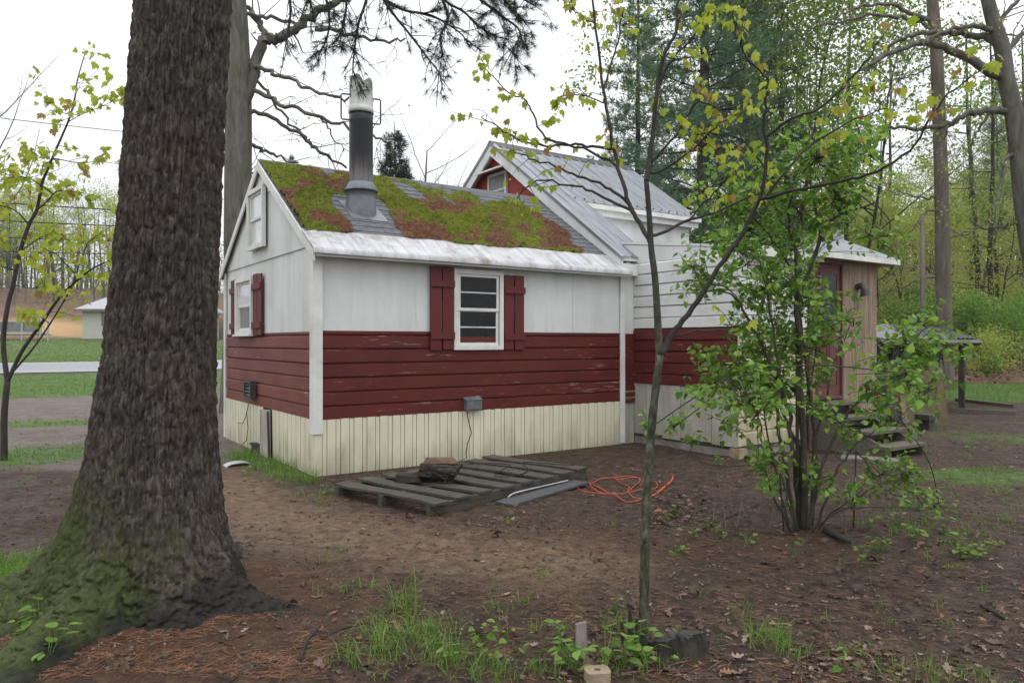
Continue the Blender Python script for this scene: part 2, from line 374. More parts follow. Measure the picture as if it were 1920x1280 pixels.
    wood('pallet_wood', (0.026, 0.0235, 0.0185), (0.105, 0.094, 0.076), moss=0.2, rough=0.55)
    wood('step_wood', (0.065, 0.057, 0.044), (0.17, 0.15, 0.118), moss=0.3)
    wood('grey_board', (0.045, 0.046, 0.048), (0.095, 0.096, 0.098))
    wood('split_wood', (0.055, 0.032, 0.020), (0.19, 0.115, 0.075), (2, 9, 9))
    wood('plywood', (0.13, 0.085, 0.054), (0.37, 0.285, 0.21), (9, 9, 0.7))
    wood('old_plywood', (0.045, 0.032, 0.015), (0.12, 0.088, 0.042), (3, 3, 1), moss=0.5)
    wood('stump_wood', (0.016, 0.015, 0.014), (0.05, 0.046, 0.042), (2, 2, 9), rough=0.3)
    wood('plank_grey', (0.10, 0.085, 0.075), (0.24, 0.20, 0.175), (9, 9, 1))
    simple('concrete', (0.16, 0.145, 0.12), (0.30, 0.28, 0.24), 7, 0.9, 0.2, bump=0.5)
    simple('wet_block', (0.028, 0.030, 0.026), (0.06, 0.062, 0.055), 9, 0.6, 0.35, bump=0.5)
    simple('old_brick', (0.24, 0.18, 0.12), (0.38, 0.30, 0.21), 16, 0.85, 0.2, bump=0.6)
    simple('white_tarp', (0.55, 0.57, 0.58), (0.75, 0.77, 0.78), 5, 0.5, 0.4)
    simple('red_plastic', (0.20, 0.02, 0.015), (0.30, 0.03, 0.02), 5, 0.5, 0.4)
    simple('foam', (0.6, 0.56, 0.5), (0.75, 0.73, 0.68), 18, 0.8)
    # barks
    m = NM('pine_bark', 0.8, 0.25); co = m.co('Object', (1, 1, 0.30)); cw = m.co('Object'); xyz = m.sep(cw)
    n = m.noise(co, 36, 8, 0.78, 0.4)
    c = m.ramp(n, [(0.34, (0.011, 0.0085, 0.0068)), (0.5, (0.048, 0.0385, 0.031)), (0.66, (0.135, 0.115, 0.098))])
    c = m.mix(m.ramp(m.noise(cw, 2.3, 4), [(0.5, 0.0), (0.8, 0.4)]), c, (0.075, 0.04, 0.032))
    side = m.math('ADD', m.math('MULTIPLY', xyz[0], -0.55), m.math('MULTIPLY', xyz[1], -0.15))
    f = m.math('ADD', m.math('ADD', side, m.math('MULTIPLY', m.math('SUBTRACT', m.noise(cw, 5.5, 6, 0.75), 0.5), 1.15)), m.math('SUBTRACT', 0.78, m.math('MULTIPLY', xyz[2], 0.48)))
    c = m.mix(m.ramp(f, [(0.48, 0.0), (0.78, 0.85)]), c, m.ramp(m.noise(cw, 40, 4, 0.7), [(0.3, (0.014, 0.024, 0.005)), (0.7, (0.070, 0.092, 0.022))]))
    wet = m.math('SUBTRACT', m.math('ADD', m.math('ADD', 0.20, m.math('MULTIPLY', xyz[0], 0.30)), m.math('MULTIPLY', m.math('SUBTRACT', m.noise(cw, 4, 4), 0.5), 0.55)), m.math('MULTIPLY', xyz[2], 1.3))
    c = m.mix(m.ramp(wet, [(0.10, 0.0), (0.22, 0.88)]), c, m.ramp(m.noise(cw, 30, 4), [(0.3, (0.005, 0.0045, 0.0045)), (0.7, (0.024, 0.020, 0.018))]))
    m.color(c); m.bump(m.noise(co, 45, 5, 0.7), 0.7, 0.012); MT['pine_bark'] = m.mat
    def bark(name, a, b, moss=0.35, sc=6):
        m = NM(name, 0.8, 0.25); co = m.co('Object', (1, 1, 0.22)); cw = m.co('Object')
        n = m.noise(co, sc, 7, 0.7, 0.4); c = m.ramp(n, [(0.3, a), (0.7, b)])
        if moss: c = m.mix(m.ramp(m.noise(cw, 1.7, 5), [(0.5, 0.0), (0.75, moss)]), c, (0.07, 0.09, 0.03))
        m.color(c); m.bump(n, 0.9, 0.05); MT[name] = m.mat
    bark('oak_bark', (0.045, 0.042, 0.032), (0.17, 0.16, 0.13)); bark('dark_bark', (0.018, 0.015, 0.012), (0.062, 0.054, 0.044), 0.3)
    bark('grey_bark', (0.07, 0.058, 0.046), (0.21, 0.18, 0.15), 0.3); bark('thin_bark', (0.028, 0.024, 0.022), (0.075, 0.065, 0.06), 0.25, 14)
    bark('red_bark', (0.12, 0.075, 0.055), (0.24, 0.16, 0.12), 0.0)
    m = NM('maple_bark', 0.7, 0.3); co = m.co('Object', (1, 1, 0.5)); z = m.sep(m.co('Object'))[2]
    c = m.ramp(m.noise(co, 30, 6, 0.7), [(0.34, (0.014, 0.014, 0.008)), (0.5, (0.048, 0.050, 0.028)), (0.66, (0.125, 0.125, 0.09))])
    c = m.mix(m.ramp(m.math('MULTIPLY', z, 0.3), [(0.42, 0.0), (0.68, 0.9)]), c, (0.022, 0.018, 0.016)); m.color(c)
    m.bump(m.noise(co, 40, 4), 0.6, 0.004); MT['maple_bark'] = m.mat
    bark('lilac_bark', (0.035, 0.030, 0.022), (0.11, 0.095, 0.07), 0.4, 16)
    # foliage
    leafmat('maple_leaf', [(0.0, (0.27, 0.36, 0.03)), (0.35, (0.38, 0.46, 0.05)), (0.65, (0.48, 0.52, 0.07)), (0.88, (0.33, 0.40, 0.04)), (0.92, (0.30, 0.17, 0.05)), (1.0, (0.38, 0.24, 0.08))], 0.55, 0.5, 0.3)
    leafmat('lilac_leaf', [(0.0, (0.075, 0.17, 0.02)), (0.4, (0.14, 0.28, 0.032)), (0.75, (0.20, 0.36, 0.045)), (1.0, (0.32, 0.45, 0.08))], 0.5, 0.33, 0.55)
    leafmat('young_leaf', [(0.0, (0.26, 0.34, 0.06)), (0.5, (0.37, 0.44, 0.095)), (0.85, (0.45, 0.48, 0.13)), (1.0, (0.42, 0.35, 0.14))], 0.55, 0.6, 0.2)
    leafmat('mid_leaf', [(0.0, (0.12, 0.21, 0.035)), (0.5, (0.19, 0.29, 0.05)), (1.0, (0.28, 0.35, 0.075))], 0.45, 0.6, 0.2)
    leafmat('bush_leaf', [(0.0, (0.09, 0.19, 0.035)), (0.5, (0.16, 0.29, 0.055)), (1.0, (0.27, 0.39, 0.09))], 0.5, 0.6, 0.2)
    leafmat('pine_needle', [(0.0, (0.07, 0.14, 0.08)), (0.5, (0.12, 0.21, 0.12)), (1.0, (0.20, 0.29, 0.16))], 0.45, 0.5, 0.3)
    leafmat('dark_needle', [(0.0, (0.014, 0.038, 0.018)), (0.5, (0.025, 0.058, 0.026)), (1.0, (0.05, 0.085, 0.04))], 0.2, 0.5, 0.3)
    leafmat('grass_blade', [(0.0, (0.07, 0.16, 0.018)), (0.5, (0.13, 0.27, 0.032)), (0.85, (0.21, 0.34, 0.06)), (1.0, (0.30, 0.27, 0.12))], 0.4, 0.5, 0.35)
    leafmat('lawn_blade', [(0.0, (0.09, 0.17, 0.03)), (0.5, (0.15, 0.25, 0.045)), (0.9, (0.24, 0.32, 0.07)), (1.0, (0.38, 0.36, 0.10))], 0.4, 0.6, 0.2)
    leafmat('dead_leaf', [(0.0, (0.045, 0.022, 0.013)), (0.45, (0.095, 0.050, 0.032)), (0.75, (0.17, 0.105, 0.075)), (0.92, (0.27, 0.20, 0.155)), (1.0, (0.22, 0.08, 0.022))], 0.1, 0.5, 0.4)
    leafmat('rust_needle', [(0.0, (0.11, 0.045, 0.022)), (0.5, (0.20, 0.085, 0.045)), (1.0, (0.30, 0.16, 0.09))], 0.1, 0.6, 0.3)
    leafmat('twig_brown', [(0.0, (0.035, 0.024, 0.017)), (1.0, (0.12, 0.09, 0.065))], 0.0, 0.7, 0.3)
    leafmat('pebble', [(0.0, (0.08, 0.07, 0.06)), (0.8, (0.16, 0.145, 0.13)), (1.0, (0.32, 0.30, 0.27))], 0.0, 0.7, 0.3)
    m = NM('moss', 0.9, 0.1); co = m.co('Object')
    g = m.ramp(m.noise(co, 42, 5, 0.75), [(0.32, (0.030, 0.046, 0.006)), (0.5, (0.135, 0.165, 0.018)), (0.68, (0.28, 0.305, 0.05))])
    g2 = m.ramp(m.noise(co, 2.3, 4), [(0.35, 0.0), (0.7, 0.5)]); g = m.mix(g2, g, (0.21, 0.24, 0.045))
    r = m.ramp(m.noise(co, 50, 5, 0.75), [(0.3, (0.12, 0.05, 0.03)), (0.7, (0.34, 0.195, 0.125))])
    rf = m.ramp(m.math('ADD', m.attr('tint'), m.math('MULTIPLY', m.math('SUBTRACT', m.noise(co, 22, 5, 0.8), 0.5), 0.9)), [(0.42, 0.0), (0.6, 1.0)])
    m.color(m.mix(rf, g, r)); m.bump(m.noise(co, 130, 4, 0.7), 1.0, 0.02); MT['moss'] = m.mat
    leafmat('moss_blade', [(0.0, (0.06, 0.09, 0.008)), (0.5, (0.155, 0.19, 0.02)), (1.0, (0.27, 0.30, 0.05))], 0.3, 0.8, 0.1)
    # far houses
    simple('vinyl_siding', (0.42, 0.42, 0.36), (0.48, 0.475, 0.41), 3, 0.6)
    simple('far_roof', (0.30, 0.30, 0.31), (0.40, 0.40, 0.41), 9, 0.8)
    simple('pale_metal', (0.30, 0.31, 0.32), (0.45, 0.46, 0.47), 5, 0.5)
    simple('tarp_grey', (0.14, 0.14, 0.145), (0.22, 0.22, 0.225), 5, 0.7)
make_materials()

# ------------------------------------------------------------------ ground, road
PATH = [(-8.0, 15.5), (-4.6, 10.0), (-2.6, 6.9), (-1.5, 5.75), (-0.7, 5.3), (0.3, 5.0)]
def pathmask(x, y, w=0.75):
    d = np.full(np.shape(x), 1e9)
    for (a, b), (c, e) in zip(PATH[:-1], PATH[1:]):
        t = np.clip(((x-a)*(c-a)+(y-b)*(e-b))/((c-a)**2+(e-b)**2), 0, 1)
        d = np.minimum(d, np.hypot(x-a-t*(c-a), y-b-t*(e-b)))
    return np.exp(-(d/w)**2)
def grassmask(x, y):
    u, v = uv_of(x, y)
    left = sstep(-x, 4.0, 6.0)
    g = left*sstep(v, 14.5, 16.5)*(1-sstep(v, 30, 32))
    n = fbm(x*0.45+3, y*0.45, 4, 21)
    def blob(cx, cy, rx, ry): return np.exp(-(((x-cx)/rx)**2+((y-cy)/ry)**2)**2)
    g = np.maximum(g, 0.9*blob(-6.6, 9.6, 1.2, 1.3))
    g = np.maximum(g, 0.8*blob(-8.5, 13.5, 1.2, 0.6)*sstep(n, 0.4, 0.6))
    g = np.maximum(g, 0.95*blob(-2.95, 4.75, 0.55, 0.45))
    uu = uv_of(x, y)
    g = np.maximum(g, 0.75*np.exp(-((uu[1]-1.2)/1.6)**4)*np.exp(-((uu[0]+0.25)/0.35)**2))
    rg = sstep(x, 9.5, 12)*sstep(y, 16.5, 19)*(1-sstep(y, 25.5, 26.6))
    g = np.maximum(g, rg*(0.55+0.6*n))
    g = np.maximum(g, 0.62*blob(5.3, 8.1, 1.1, 0.7)*(0.5+n)); g = np.maximum(g, 0.5*blob(7.4, 11.6, 1.4, 1.1)*(0.5+n))
    g = np.maximum(g, 0.5*blob(9.0, 14.5, 2.5, 1.6)*sstep(n, 0.35, 0.6))
    g = np.maximum(g, sstep(v, 34.7, 35.4)*(1-sstep(v, 68.0, 69.5))*sstep(-x, -12, -4))
    g = g*(1-0.6*np.exp(-((v-27.0)/0.8)**2)*left)
    return np.clip(g, 0, 1)
def make_ground():
    def axis(segs):
        a = []
        for lo, hi, st in segs: a.append(np.arange(lo, hi, st))
        return np.concatenate(a+[[segs[-1][1]]])
    xs = axis([(-320, -60, 20), (-60, -24, 3), (-24, -9, 0.6), (-9, -4, 0.12), (-4, 4.5, 0.042), (4.5, 9, 0.11), (9, 26, 0.5), (26, 60, 3), (60, 320, 20)])
    ys = axis([(-30, 0, 3), (0, 2.6, 0.2), (2.6, 9, 0.04), (9, 14, 0.11), (14, 30, 0.3), (30, 120, 1.5), (120, 420, 15)])
    X, Y = np.meshgrid(xs, ys, indexing='ij'); Z = H(X, Y)
    mb = MB(); mb.grid(np.stack([X, Y, Z], -1)); o = mb.build('ground', MT['soil'], smooth=True)
    me = o.data; u, v = uv_of(X, Y)
    def at(n, A):
        a = me.attributes.new(n, 'FLOAT', 'POINT'); a.data.foreach_set('value', np.asarray(A, np.float32).ravel())
    at('path', pathmask(X, Y)); at('grass', grassmask(X, Y))
    at('greyd', sstep(-X, 2.5, 4.5)*sstep(Y, 7.0, 10)*(1-sstep(v, 14.5, 16.5)))
    rust = np.exp(-((X+1.7)**2+(Y-3.9)**2)/1.6)*0.8+0.45*np.exp(-((X-0.3)/2.2)**2-((Y-5.9)/1.5)**2)+0.5*np.exp(-((u-2.3)/2.5)**2-(v/0.6)**2)+0.35*np.exp(-((X-2.2)/1.6)**2-((Y-5.5)/1.2)**2)
    at('rust', np.clip(rust, 0, 1))
    bank = np.maximum(sstep(Y, 25.8, 26.8)*sstep(X, 6, 10), sstep(v, 71.8, 72.8)*sstep(-X, -14, 2))
    at('bank', bank); at('sandy', sstep(v, 69.2, 69.9)*(1-sstep(v, 71.5, 72.3))*sstep(-X, 34, 36)*(1-sstep(-X, 46, 50)))
    tag(o, 'damp brown dirt yard with a paler trodden path and grassy edges', 'ground', kind='structure')
make_ground()
def strip(name, v0, v1, dz, mat, u0=-110, u1=26, nv=2):
    us = np.linspace(u0, u1, 120); vs = np.linspace(v0, v1, nv)
    U, V = np.meshgrid(us, vs, indexing='ij'); X = HO[0]+U*UU[0]+V*VV[0]; Y = HO[1]+U*UU[1]+V*VV[1]
    Z = Hbase(X, Y)+0.03+dz
    mb = MB(); mb.grid(np.stack([X, Y, Z], -1)); return mb.build(name, MT[mat])
o = strip('road', 27.5, 34.5, 0.0, 'asphalt', nv=8); tag(o, 'wet grey asphalt road between the yard and the far lawn', 'road', kind='structure')
for (a, b, l) in ((28.2, 28.35, 'white edge line along the yard side of the road'), (33.6, 33.75, 'white edge line along the lawn side of the road')):
    o = strip('road_marking', a, b, 0.006, 'road_paint'); tag(o, l, 'road marking', kind='structure')
# ------------------------------------------------------------------ the house
HZ = math.atan2(UU[1], UU[0])
house = empty('house', (HO[0], HO[1], 0.0), HZ)
tag(house, 'small white and dark red clapboard cottage with a mossy roof and stove pipe', 'house')
rngH = np.random.default_rng(11)
LU, LV = 4.64, 4.0            # annex length and depth
SL = 0.642                    # roof slope (rise over run)
def part(name, mb, mat, parent=house, smooth=False, label=None):
    o = mb.build(name, MT[mat] if isinstance(mat, str) else [MT[x] for x in mat], parent, smooth)
    if label: o['label'] = label
    return o
def frame_box(mb, axis, a0, a1, z0, z1, t, d0, d1):
    """four-sided frame round an opening in the plane axis ('u' wall: v = d; 'v' wall: u = d)"""
    for (p0, p1, q0, q1) in ((a0, a0+t, z0, z1), (a1-t, a1, z0, z1), (a0+t, a1-t, z0, z0+t), (a0+t, a1-t, z1-t, z1)):
        if axis == 'u': mb.box(p0, p1, d0, d1, q0, q1)
        else: mb.box(d0, d1, p0, p1, q0, q1)
    return mb
def abox(mb, axis, a0, a1, d0, d1, z0, z1):
    return mb.box(a0, a1, d0, d1, z0, z1) if axis == 'u' else mb.box(d0, d1, a0, a1, z0, z1)
def lap(axis, a0, a1, z0, h, d, sgn, proud=0.036, jit=0.002):
    """one clapboard with a coved top; sgn = outward direction along the wall normal"""
    p = proud+rngH.normal(0, jit); dz = rngH.normal(0, 0.0015)
    prof = [(0.0, z0+dz), (p, z0+dz), (p, z0+h*0.80), (p*0.28, z0+h*0.905), (p*0.22, z0+h-0.006), (0.0, z0+h-0.006)]
    n = 7; xs = np.linspace(a0, a1, n); mb = MB()
    rings = []
    for k, x in enumerate(xs):
        w = rngH.normal(0, 0.0012); q = []
        for (e, z) in prof:
            q.append((x, d+sgn*(e+(w if e > 0 else 0)), z+w) if axis == 'u' else (d+sgn*(e+(w if e > 0 else 0)), x, z+w))
        rings.append(q)
    V = np.array(rings).reshape(-1, 3); m = len(prof)
    i, j = np.meshgrid(np.arange(n-1), np.arange(m), indexing='ij'); j2 = (j+1) % m
    mb.add(V, [np.stack([i*m+j, i*m+j2, (i+1)*m+j2, (i+1)*m+j], -1).reshape(-1, 4), np.arange(m)[::-1].reshape(1, -1), (np.arange(m)+(n-1)*m).reshape(1, -1)])
    return mb

# --- annex walls
for a_, b_ in ((0.03, 1.25), (1.253, 2.47), (2.473, 3.69), (3.693, LU)):
    part('wall_panel', MB().box(a_, b_, 0.004+rngH.uniform(-0.0015, 0.0015), 0.09, 1.60, 2.60), 'white_panel')
core = part('wall_core', MB().box(0.05, LU-0.02, 0.02, 0.10, 0.05, 1.60).box(0.02, 0.10, 0.10, LV-0.02, 0.05, 1.60), 'roof_deck')
for k in range(6):
    part('board', lap('u', 0.045, LU-0.05, 0.625+k*0.16, 0.162, 0.02, -1), 'red_paint', core)
part('board', MB().box(0.045, LU-0.05, -0.012, 0.02, 1.586, 1.622), 'red_paint', core)
for k in range(6):
    part('board', lap('v', 0.045, LV-0.05, 0.625+k*0.16, 0.162, 0.02, -1), 'faded_red_paint', core, label='faded red clapboard on the gable side')
part('board', MB().box(-0.010, 0.02, 0.045, LV-0.05, 1.586, 1.612), 'faded_red_paint', core)
part('wall', MB().box(0.004, 0.09, 0.09, LV-0.03, 1.60, 2.60), 'white_panel')
g = MB()
gz = lambda v: 2.62+SL*min(v, 4.0-v)
g.prism([(-0.014, 0.02, 2.575), (-0.014, LV-0.02, 2.575), (-0.014, LV-0.02, 2.60), (-0.014, 2.0, 3.88), (-0.014, 0.02, 2.60)],
        [(0.06, 0.02, 2.575), (0.06, LV-0.02, 2.575), (0.06, LV-0.02, 2.60), (0.06, 2.0, 3.88), (0.06, 0.02, 2.60)])
part('gable_wall', g, 'white_panel')
g = MB(); g.prism([(-0.024, 1.35, 3.44), (-0.024, 2.65, 3.44), (-0.024, 2.0, 3.86)], [(-0.014, 1.35, 3.44), (-0.014, 2.65, 3.44), (-0.014, 2.0, 3.86)])
part('gable_panel', g, 'white_panel')
part('wall', MB().box(0.05, LU, LV-0.10, LV-0.02, 0.05, 2.60), 'white_panel')
# --- ribbed skirt panels
def skirt(a0, a1, axis, d, mat, z0, z1):
    prof = []; x = a0
    while x < a1:
        for (w, e) in ((0.0, 0.0), (0.088, 0.0), (0.0885, -0.020), (0.0965, -0.020), (0.097, -0.004), (0.143, -0.004), (0.1435, -0.020), (0.1515, -0.020), (0.152, 0.0)):
            if x+w <= a1: prof.append((x+w, e))
        x += 0.16
    prof.append((a1, prof[-1][1])); zz = np.linspace(z0, z1, 6); V = np.zeros((len(prof), 6, 3))
    for i, (p, e) in enumerate(prof):
        for j, z in enumerate(zz):
            wv = 0.010*(fbm(p*1.3, z*2, 2, 31)-0.5)*(1-j/5)
            V[i, j] = (p, d-(e+0.016)-wv, z) if axis == 'u' else (d-(e+0.016)-wv, p, z)
            if j == 5 and axis == 'u': V[i, j, 2] += 0.012*(fbm(p*5, 1, 2, 5)-0.5)
    mb = MB(); mb.grid(V if axis == 'v' else V[::-1]); return mb
for k in range(5):
    part('skirt_panel', skirt(-0.016+k*0.96, min(-0.016+(k+1)*0.96+0.004, LU-0.01), 'u', 0.0, 'cream_metal', -0.08, 0.628), 'cream_metal')
for a, b in ((-0.016, 0.945), (0.944, 1.56), (1.944, 2.905), (2.904, 3.98)):
    part('skirt_panel', skirt(a, b, 'v', 0.0, 'cream_metal', -0.08, 0.628), 'cream_metal')
g = MB(); g.hexa([(-0.05, 1.53, -0.05), (-0.035, 1.53, -0.05), (-0.035, 1.97, -0.05), (-0.05, 1.97, -0.05), (-0.055, 1.58, 0.62), (-0.03, 1.58, 0.62), (-0.03, 1.97, 0.60), (-0.055, 1.97, 0.60)])
part('patch_panel', g, 'weathered_skirt', label='flat grey patch sheet in the ribbed skirt')
part('edge_strip', MB().hexa([(-0.075, 1.50, -0.05), (-0.05, 1.50, -0.05), (-0.05, 1.525, -0.05), (-0.075, 1.525, -0.05), (-0.075, 1.57, 0.60), (-0.05, 1.57, 0.60), (-0.05, 1.59, 0.60), (-0.075, 1.59, 0.60)]), 'dark_metal')
# --- trims
g = MB(); g.box(-0.034, 0.075, -0.034, -0.012, 0.47, 2.56); g.box(-0.034, -0.012, -0.012, 0.085, 0.47, 2.56); part('corner_post', g, 'white_trim')
g = MB(); g.box(LU-0.075, LU+0.012, -0.034, -0.008, 0.02, 2.52); part('corner_post', g, 'white_trim')
g = MB(); g.box(-0.034, -0.010, LV-0.07, LV+0.02, 0.02, 2.56); part('corner_post', g, 'white_trim')
OV = 0.17; EZ = 2.60-SL*OV+0.02
g = MB(); g.box(-0.05, LU+0.02, -OV+0.005, -OV+0.035, EZ-0.075, EZ-0.004); part('fascia', g, 'white_trim')
part('soffit', MB().box(-0.04, LU, -OV+0.035, 0.0, EZ-0.055, EZ-0.045), 'white_trim')
# roof: two slabs (each > shingle)
def slab(v0, z0, v1, z1, u0, u1, t=0.05):
    mb = MB(); n = np.array([-(z1-z0), (v1-v0)]); n = n/np.hypot(*n)*t
    if n[1] < 0: n = -n
    return mb.hexa([(u0, v0, z0-n[1]), (u1, v0, z0-n[1]), (u1, v1, z1-n[1]), (u0, v1, z1-n[1]), (u0, v0, z0), (u1, v0, z0), (u1, v1, z1), (u0, v1, z1)])
RZ = EZ+SL*(2.0+OV)
U0, U1 = -0.06, LU+0.02
roof = part('roof', slab(-OV, EZ, 2.0, RZ, U0, U1), 'roof_deck', label='mossy shingled front roof slope of the annex')
part('roof', slab(2.0, RZ, 4.0+OV, EZ, U0, U1), 'roof_deck')
for s in (0, 1):
    a = (-OV, EZ, 2.0, RZ) if s == 0 else (2.0, RZ, 4.0+OV, EZ)
    mb = MB(); mb.hexa([(U0-0.022, a[0], a[1]-0.13), (U0, a[0], a[1]-0.13), (U0, a[2], a[3]-0.13), (U0-0.022, a[2], a[3]-0.13),
                        (U0-0.022, a[0], a[1]-0.012), (U0, a[0], a[1]-0.012), (U0, a[2], a[3]-0.012), (U0-0.022, a[2], a[3]-0.012)])
    part('rake_board', mb, 'white_trim')
ANG = math.atan(SL); CA, SA = math.cos(ANG), math.sin(ANG); SLEN = (2.0+OV)/CA
def on_roof(u, s, h=0.0):       # s up the slope from the eave, h off the surface
    return np.array([u, -OV+s*CA-h*SA, EZ+s*SA+h*CA])
sh = MB(); sh.hexa([(0, 0, 0.002), (0.298, 0, 0.002), (0.298, 0.19, -0.001), (0, 0.19, -0.001), (0, 0, 0.012), (0.298, 0, 0.012), (0.298, 0.19, 0.004), (0, 0.19, 0.004)])
sh_me = sh.mesh('shingle'); sh_me.materials.append(MT['shingle'])
r = 0; s = 0.42
while s < SLEN-0.10:
    u = U0-(0.15 if r % 2 else 0.0)
    while u < U1-0.03:
        a = max(u, U0); b = min(u+0.30, U1)
        o = link('shingle', sh_me, roof, on_roof(a, s, 0.001+rngH.uniform(0, 0.002)), (ANG+rngH.normal(0, 0.004), 0, rngH.normal(0, 0.004))); o.scale = ((b-a)/0.30, 1, 1)
        u += 0.30
    s += 0.145; r += 1
# ridge caps
rc = MB(); rc.prism([(0, -0.13, -0.075), (0, 0, 0.012), (0, 0.13, -0.075), (0, 0.13, -0.085), (0, 0, 0.002), (0, -0.13, -0.085)], [(0.29, -0.13, -0.07), (0.29, 0, 0.017), (0.29, 0.13, -0.07), (0.29, 0.13, -0.08), (0.29, 0, 0.007), (0.29, -0.13, -0.08)])
rc_me = rc.mesh('ridge_shingle'); rc_me.materials.append(MT['shingle'])
for k in range(20):
    uu = U0+k*0.235
    if uu+0.29 < U1+0.06: link('ridge_shingle', rc_me, roof, (uu, 2.0, RZ+0.004), (0, 0.015, 0))
# flashing sheets along the eave
def flash(u0, u1, seed):
    nu, ns = 26, 9; V = np.zeros((nu, ns, 3))
    for i, u in enumerate(np.linspace(u0, u1, nu)):
        for j, s in enumerate(np.linspace(-0.02, 0.47, ns)):
            h = 0.016+0.007*(fbm(u*1.9, s*4, 3, seed)-0.35)+(0.006 if j < 2 else 0)
            V[i, j] = on_roof(u, s, h)
    lip = V[:, :1].copy(); lip[:, 0, 2] -= 0.055
    V = np.concatenate([lip, V], 1); mb = MB(); mb.grid(V); return mb
part('flashing_sheet', flash(U0-0.028, 2.32, 41), 'flashing', smooth=True); part('flashing_sheet', flash(2.30, U1, 47), 'flashing', smooth=True)
# --- stove pipe
UC, VC = 0.90, 0.84
sc_ = (VC+OV)/CA; zb = EZ+(VC+OV)*SL
pipe = MB(); zz = np.linspace(zb-0.15, 4.44, 10); pipe.tube([(UC, VC, z) for z in zz], 0.150, 28); pipe = part('stove_pipe', pipe, 'pipe_metal', smooth=True, label='sooty steel stove pipe with a mossy cap')
mb = MB(); th = np.linspace(0, 2*np.pi, 33)[:-1]
rings = []
for (rr, zf) in ((0.196, 'roof'), (0.186, zb+0.16), (0.180, zb+0.26), (0.216, zb+0.245), (0.216, zb+0.258), (0.160, zb+0.35), (0.152, zb+0.36)):
    rings.append([(UC+rr*math.cos(t), VC+rr*math.sin(t), (EZ+(VC+rr*math.sin(t)+OV)*SL+0.005) if zf == 'roof' else zf) for t in th])
V = np.array(rings); V = np.concatenate([V, V[:, :1]], 1); mb.grid(V); part('storm_collar', mb, 'grey_metal', pipe, smooth=True)
mb = MB(); mb.hexa([tuple(on_roof(UC+a, sc_+b, h)) for h in (0.012, 0.020) for (a, b) in ((-0.22, -0.30), (0.26, -0.30), (0.26, 0.25), (-0.22, 0.25))]); part('base_flashing', mb, 'grey_metal', pipe)
mb = MB(); mb.tube([(UC, VC, z) for z in (4.40, 4.43, 4.46, 4.47, 4.50, 4.51, 4.66, 4.72)], [0.160, 0.160, 0.160, 0.152, 0.152, 0.149, 0.147, 0.143], 28)
th2 = np.linspace(0, 2*np.pi, 25); V = []
for r_, top in ((0.146, 0), (0.146, 1), (0.128, 1), (0.0, 1)):
    V.append([(UC+r_*math.cos(t), VC+r_*math.sin(t), 4.70+top*(0.12+0.05*math.sin(2*t+1)+0.03*math.sin(5*t))*(0.55 if r_ == 0 else 1)) for t in th2])
mb.grid(np.array(V)); part('pipe_cap', mb, 'pipe_cap', pipe, smooth=True)
for sg in (-1, 1):
    mb = MB(); o_ = 0.03*sg
    a = [(UC+sg*0.145, VC, 4.62), (UC+sg*0.24, VC-o_, 4.62), (UC+sg*0.255, VC-o_, 4.605), (UC+sg*0.255, VC-o_, 4.315), (UC+sg*0.24, VC-o_, 4.30), (UC+sg*0.145, VC, 4.30)]
    mb.tube(a, 0.011, 6); part('bracket', mb, 'dark_metal', pipe)

# --- windows and shutters
def window(axis, a0, a1, z0, z1, d, sgn, muntins, glass, name='window', t=0.055, proud=0.035, label=None, sill=True):
    mb = frame_box(MB(), axis, a0, a1, z0, z1, t, d, d+sgn*proud); w_ = part(name, mb, 'white_trim', label=label)
    mid = 0.5*(z0+z1); i0, i1 = a0+t, a1-t
    for (q0, q1, dep) in ((mid-0.012, z1-t, 0.006), (z0+t, mid+0.012, -0.006)):
        st = 0.035; dd0, dd1 = d+sgn*(dep-0.012), d+sgn*(dep+0.010)
        sb = frame_box(MB(), axis, i0+0.008, i1-0.008, q0, q1, st, dd0, dd1)
        if muntins:
            mz = 0.5*(q0+q1); abox(sb, axis, i0+0.008+st, i1-0.008-st, dd0, dd1-sgn*0.004, mz-0.008, mz+0.008)
        part('sash', sb, 'white_trim', w_)
        zs = [q0+st, 0.5*(q0+q1), q1-st] if muntins else [q0+st, q1-st]
        for e in range(len(zs)-1):
            part('pane', abox(MB(), axis, i0+0.008+st-0.004, i1-0.008-st+0.004, d+sgn*(dep-0.006), d+sgn*(dep-0.003), zs[e]+(0.008 if e else 0), zs[e+1]-(0.008 if e == 0 and muntins else 0)), glass if not isinstance(glass, tuple) else glass[0 if q1 > mid+0.1 else 1], w_)
    part('window_back', abox(MB(), axis, i0-0.01, i1+0.01, d-sgn*0.024, d-sgn*0.018, z0+t-0.01, z1-t+0.01), 'roof_deck', w_)
    if sill: part('sill', abox(MB(), axis, a0-0.01, a1+0.01, d, d+sgn*(proud+0.03), z0-0.028, z0), 'white_trim', w_)
    return w_
def shutter(axis, a0, a1, z0, z1, d, sgn, label=None):
    n = 2; gap = 0.022; w0 = (a1-a0-gap)/2; first = None
    root = None
    for k in range(2):
        x = a0+k*(w0+gap); mb = abox(MB(), axis, x, x+w0, d+sgn*0.002, d+sgn*0.022, z0+rngH.uniform(-0.006, 0.006), z1+rngH.uniform(-0.006, 0.006))
        if root is None: root = part('shutter', mb, 'shutter_red', label=label)
        else: part('plank', mb, 'shutter_red', root)
    for zc in (z0+0.17*(z1-z0), z0+0.80*(z1-z0)):
        part('batten', abox(MB(), axis, a0-0.004, a1+0.010, d+sgn*0.0225, d+sgn*0.044, zc-0.042, zc+0.042), 'shutter_red', root)
window('u', 1.755, 2.49, 1.395, 2.405, -0.022, -1, True, 'window_glass', label='dark four-pane sash window with peeling white frame', sill=False)
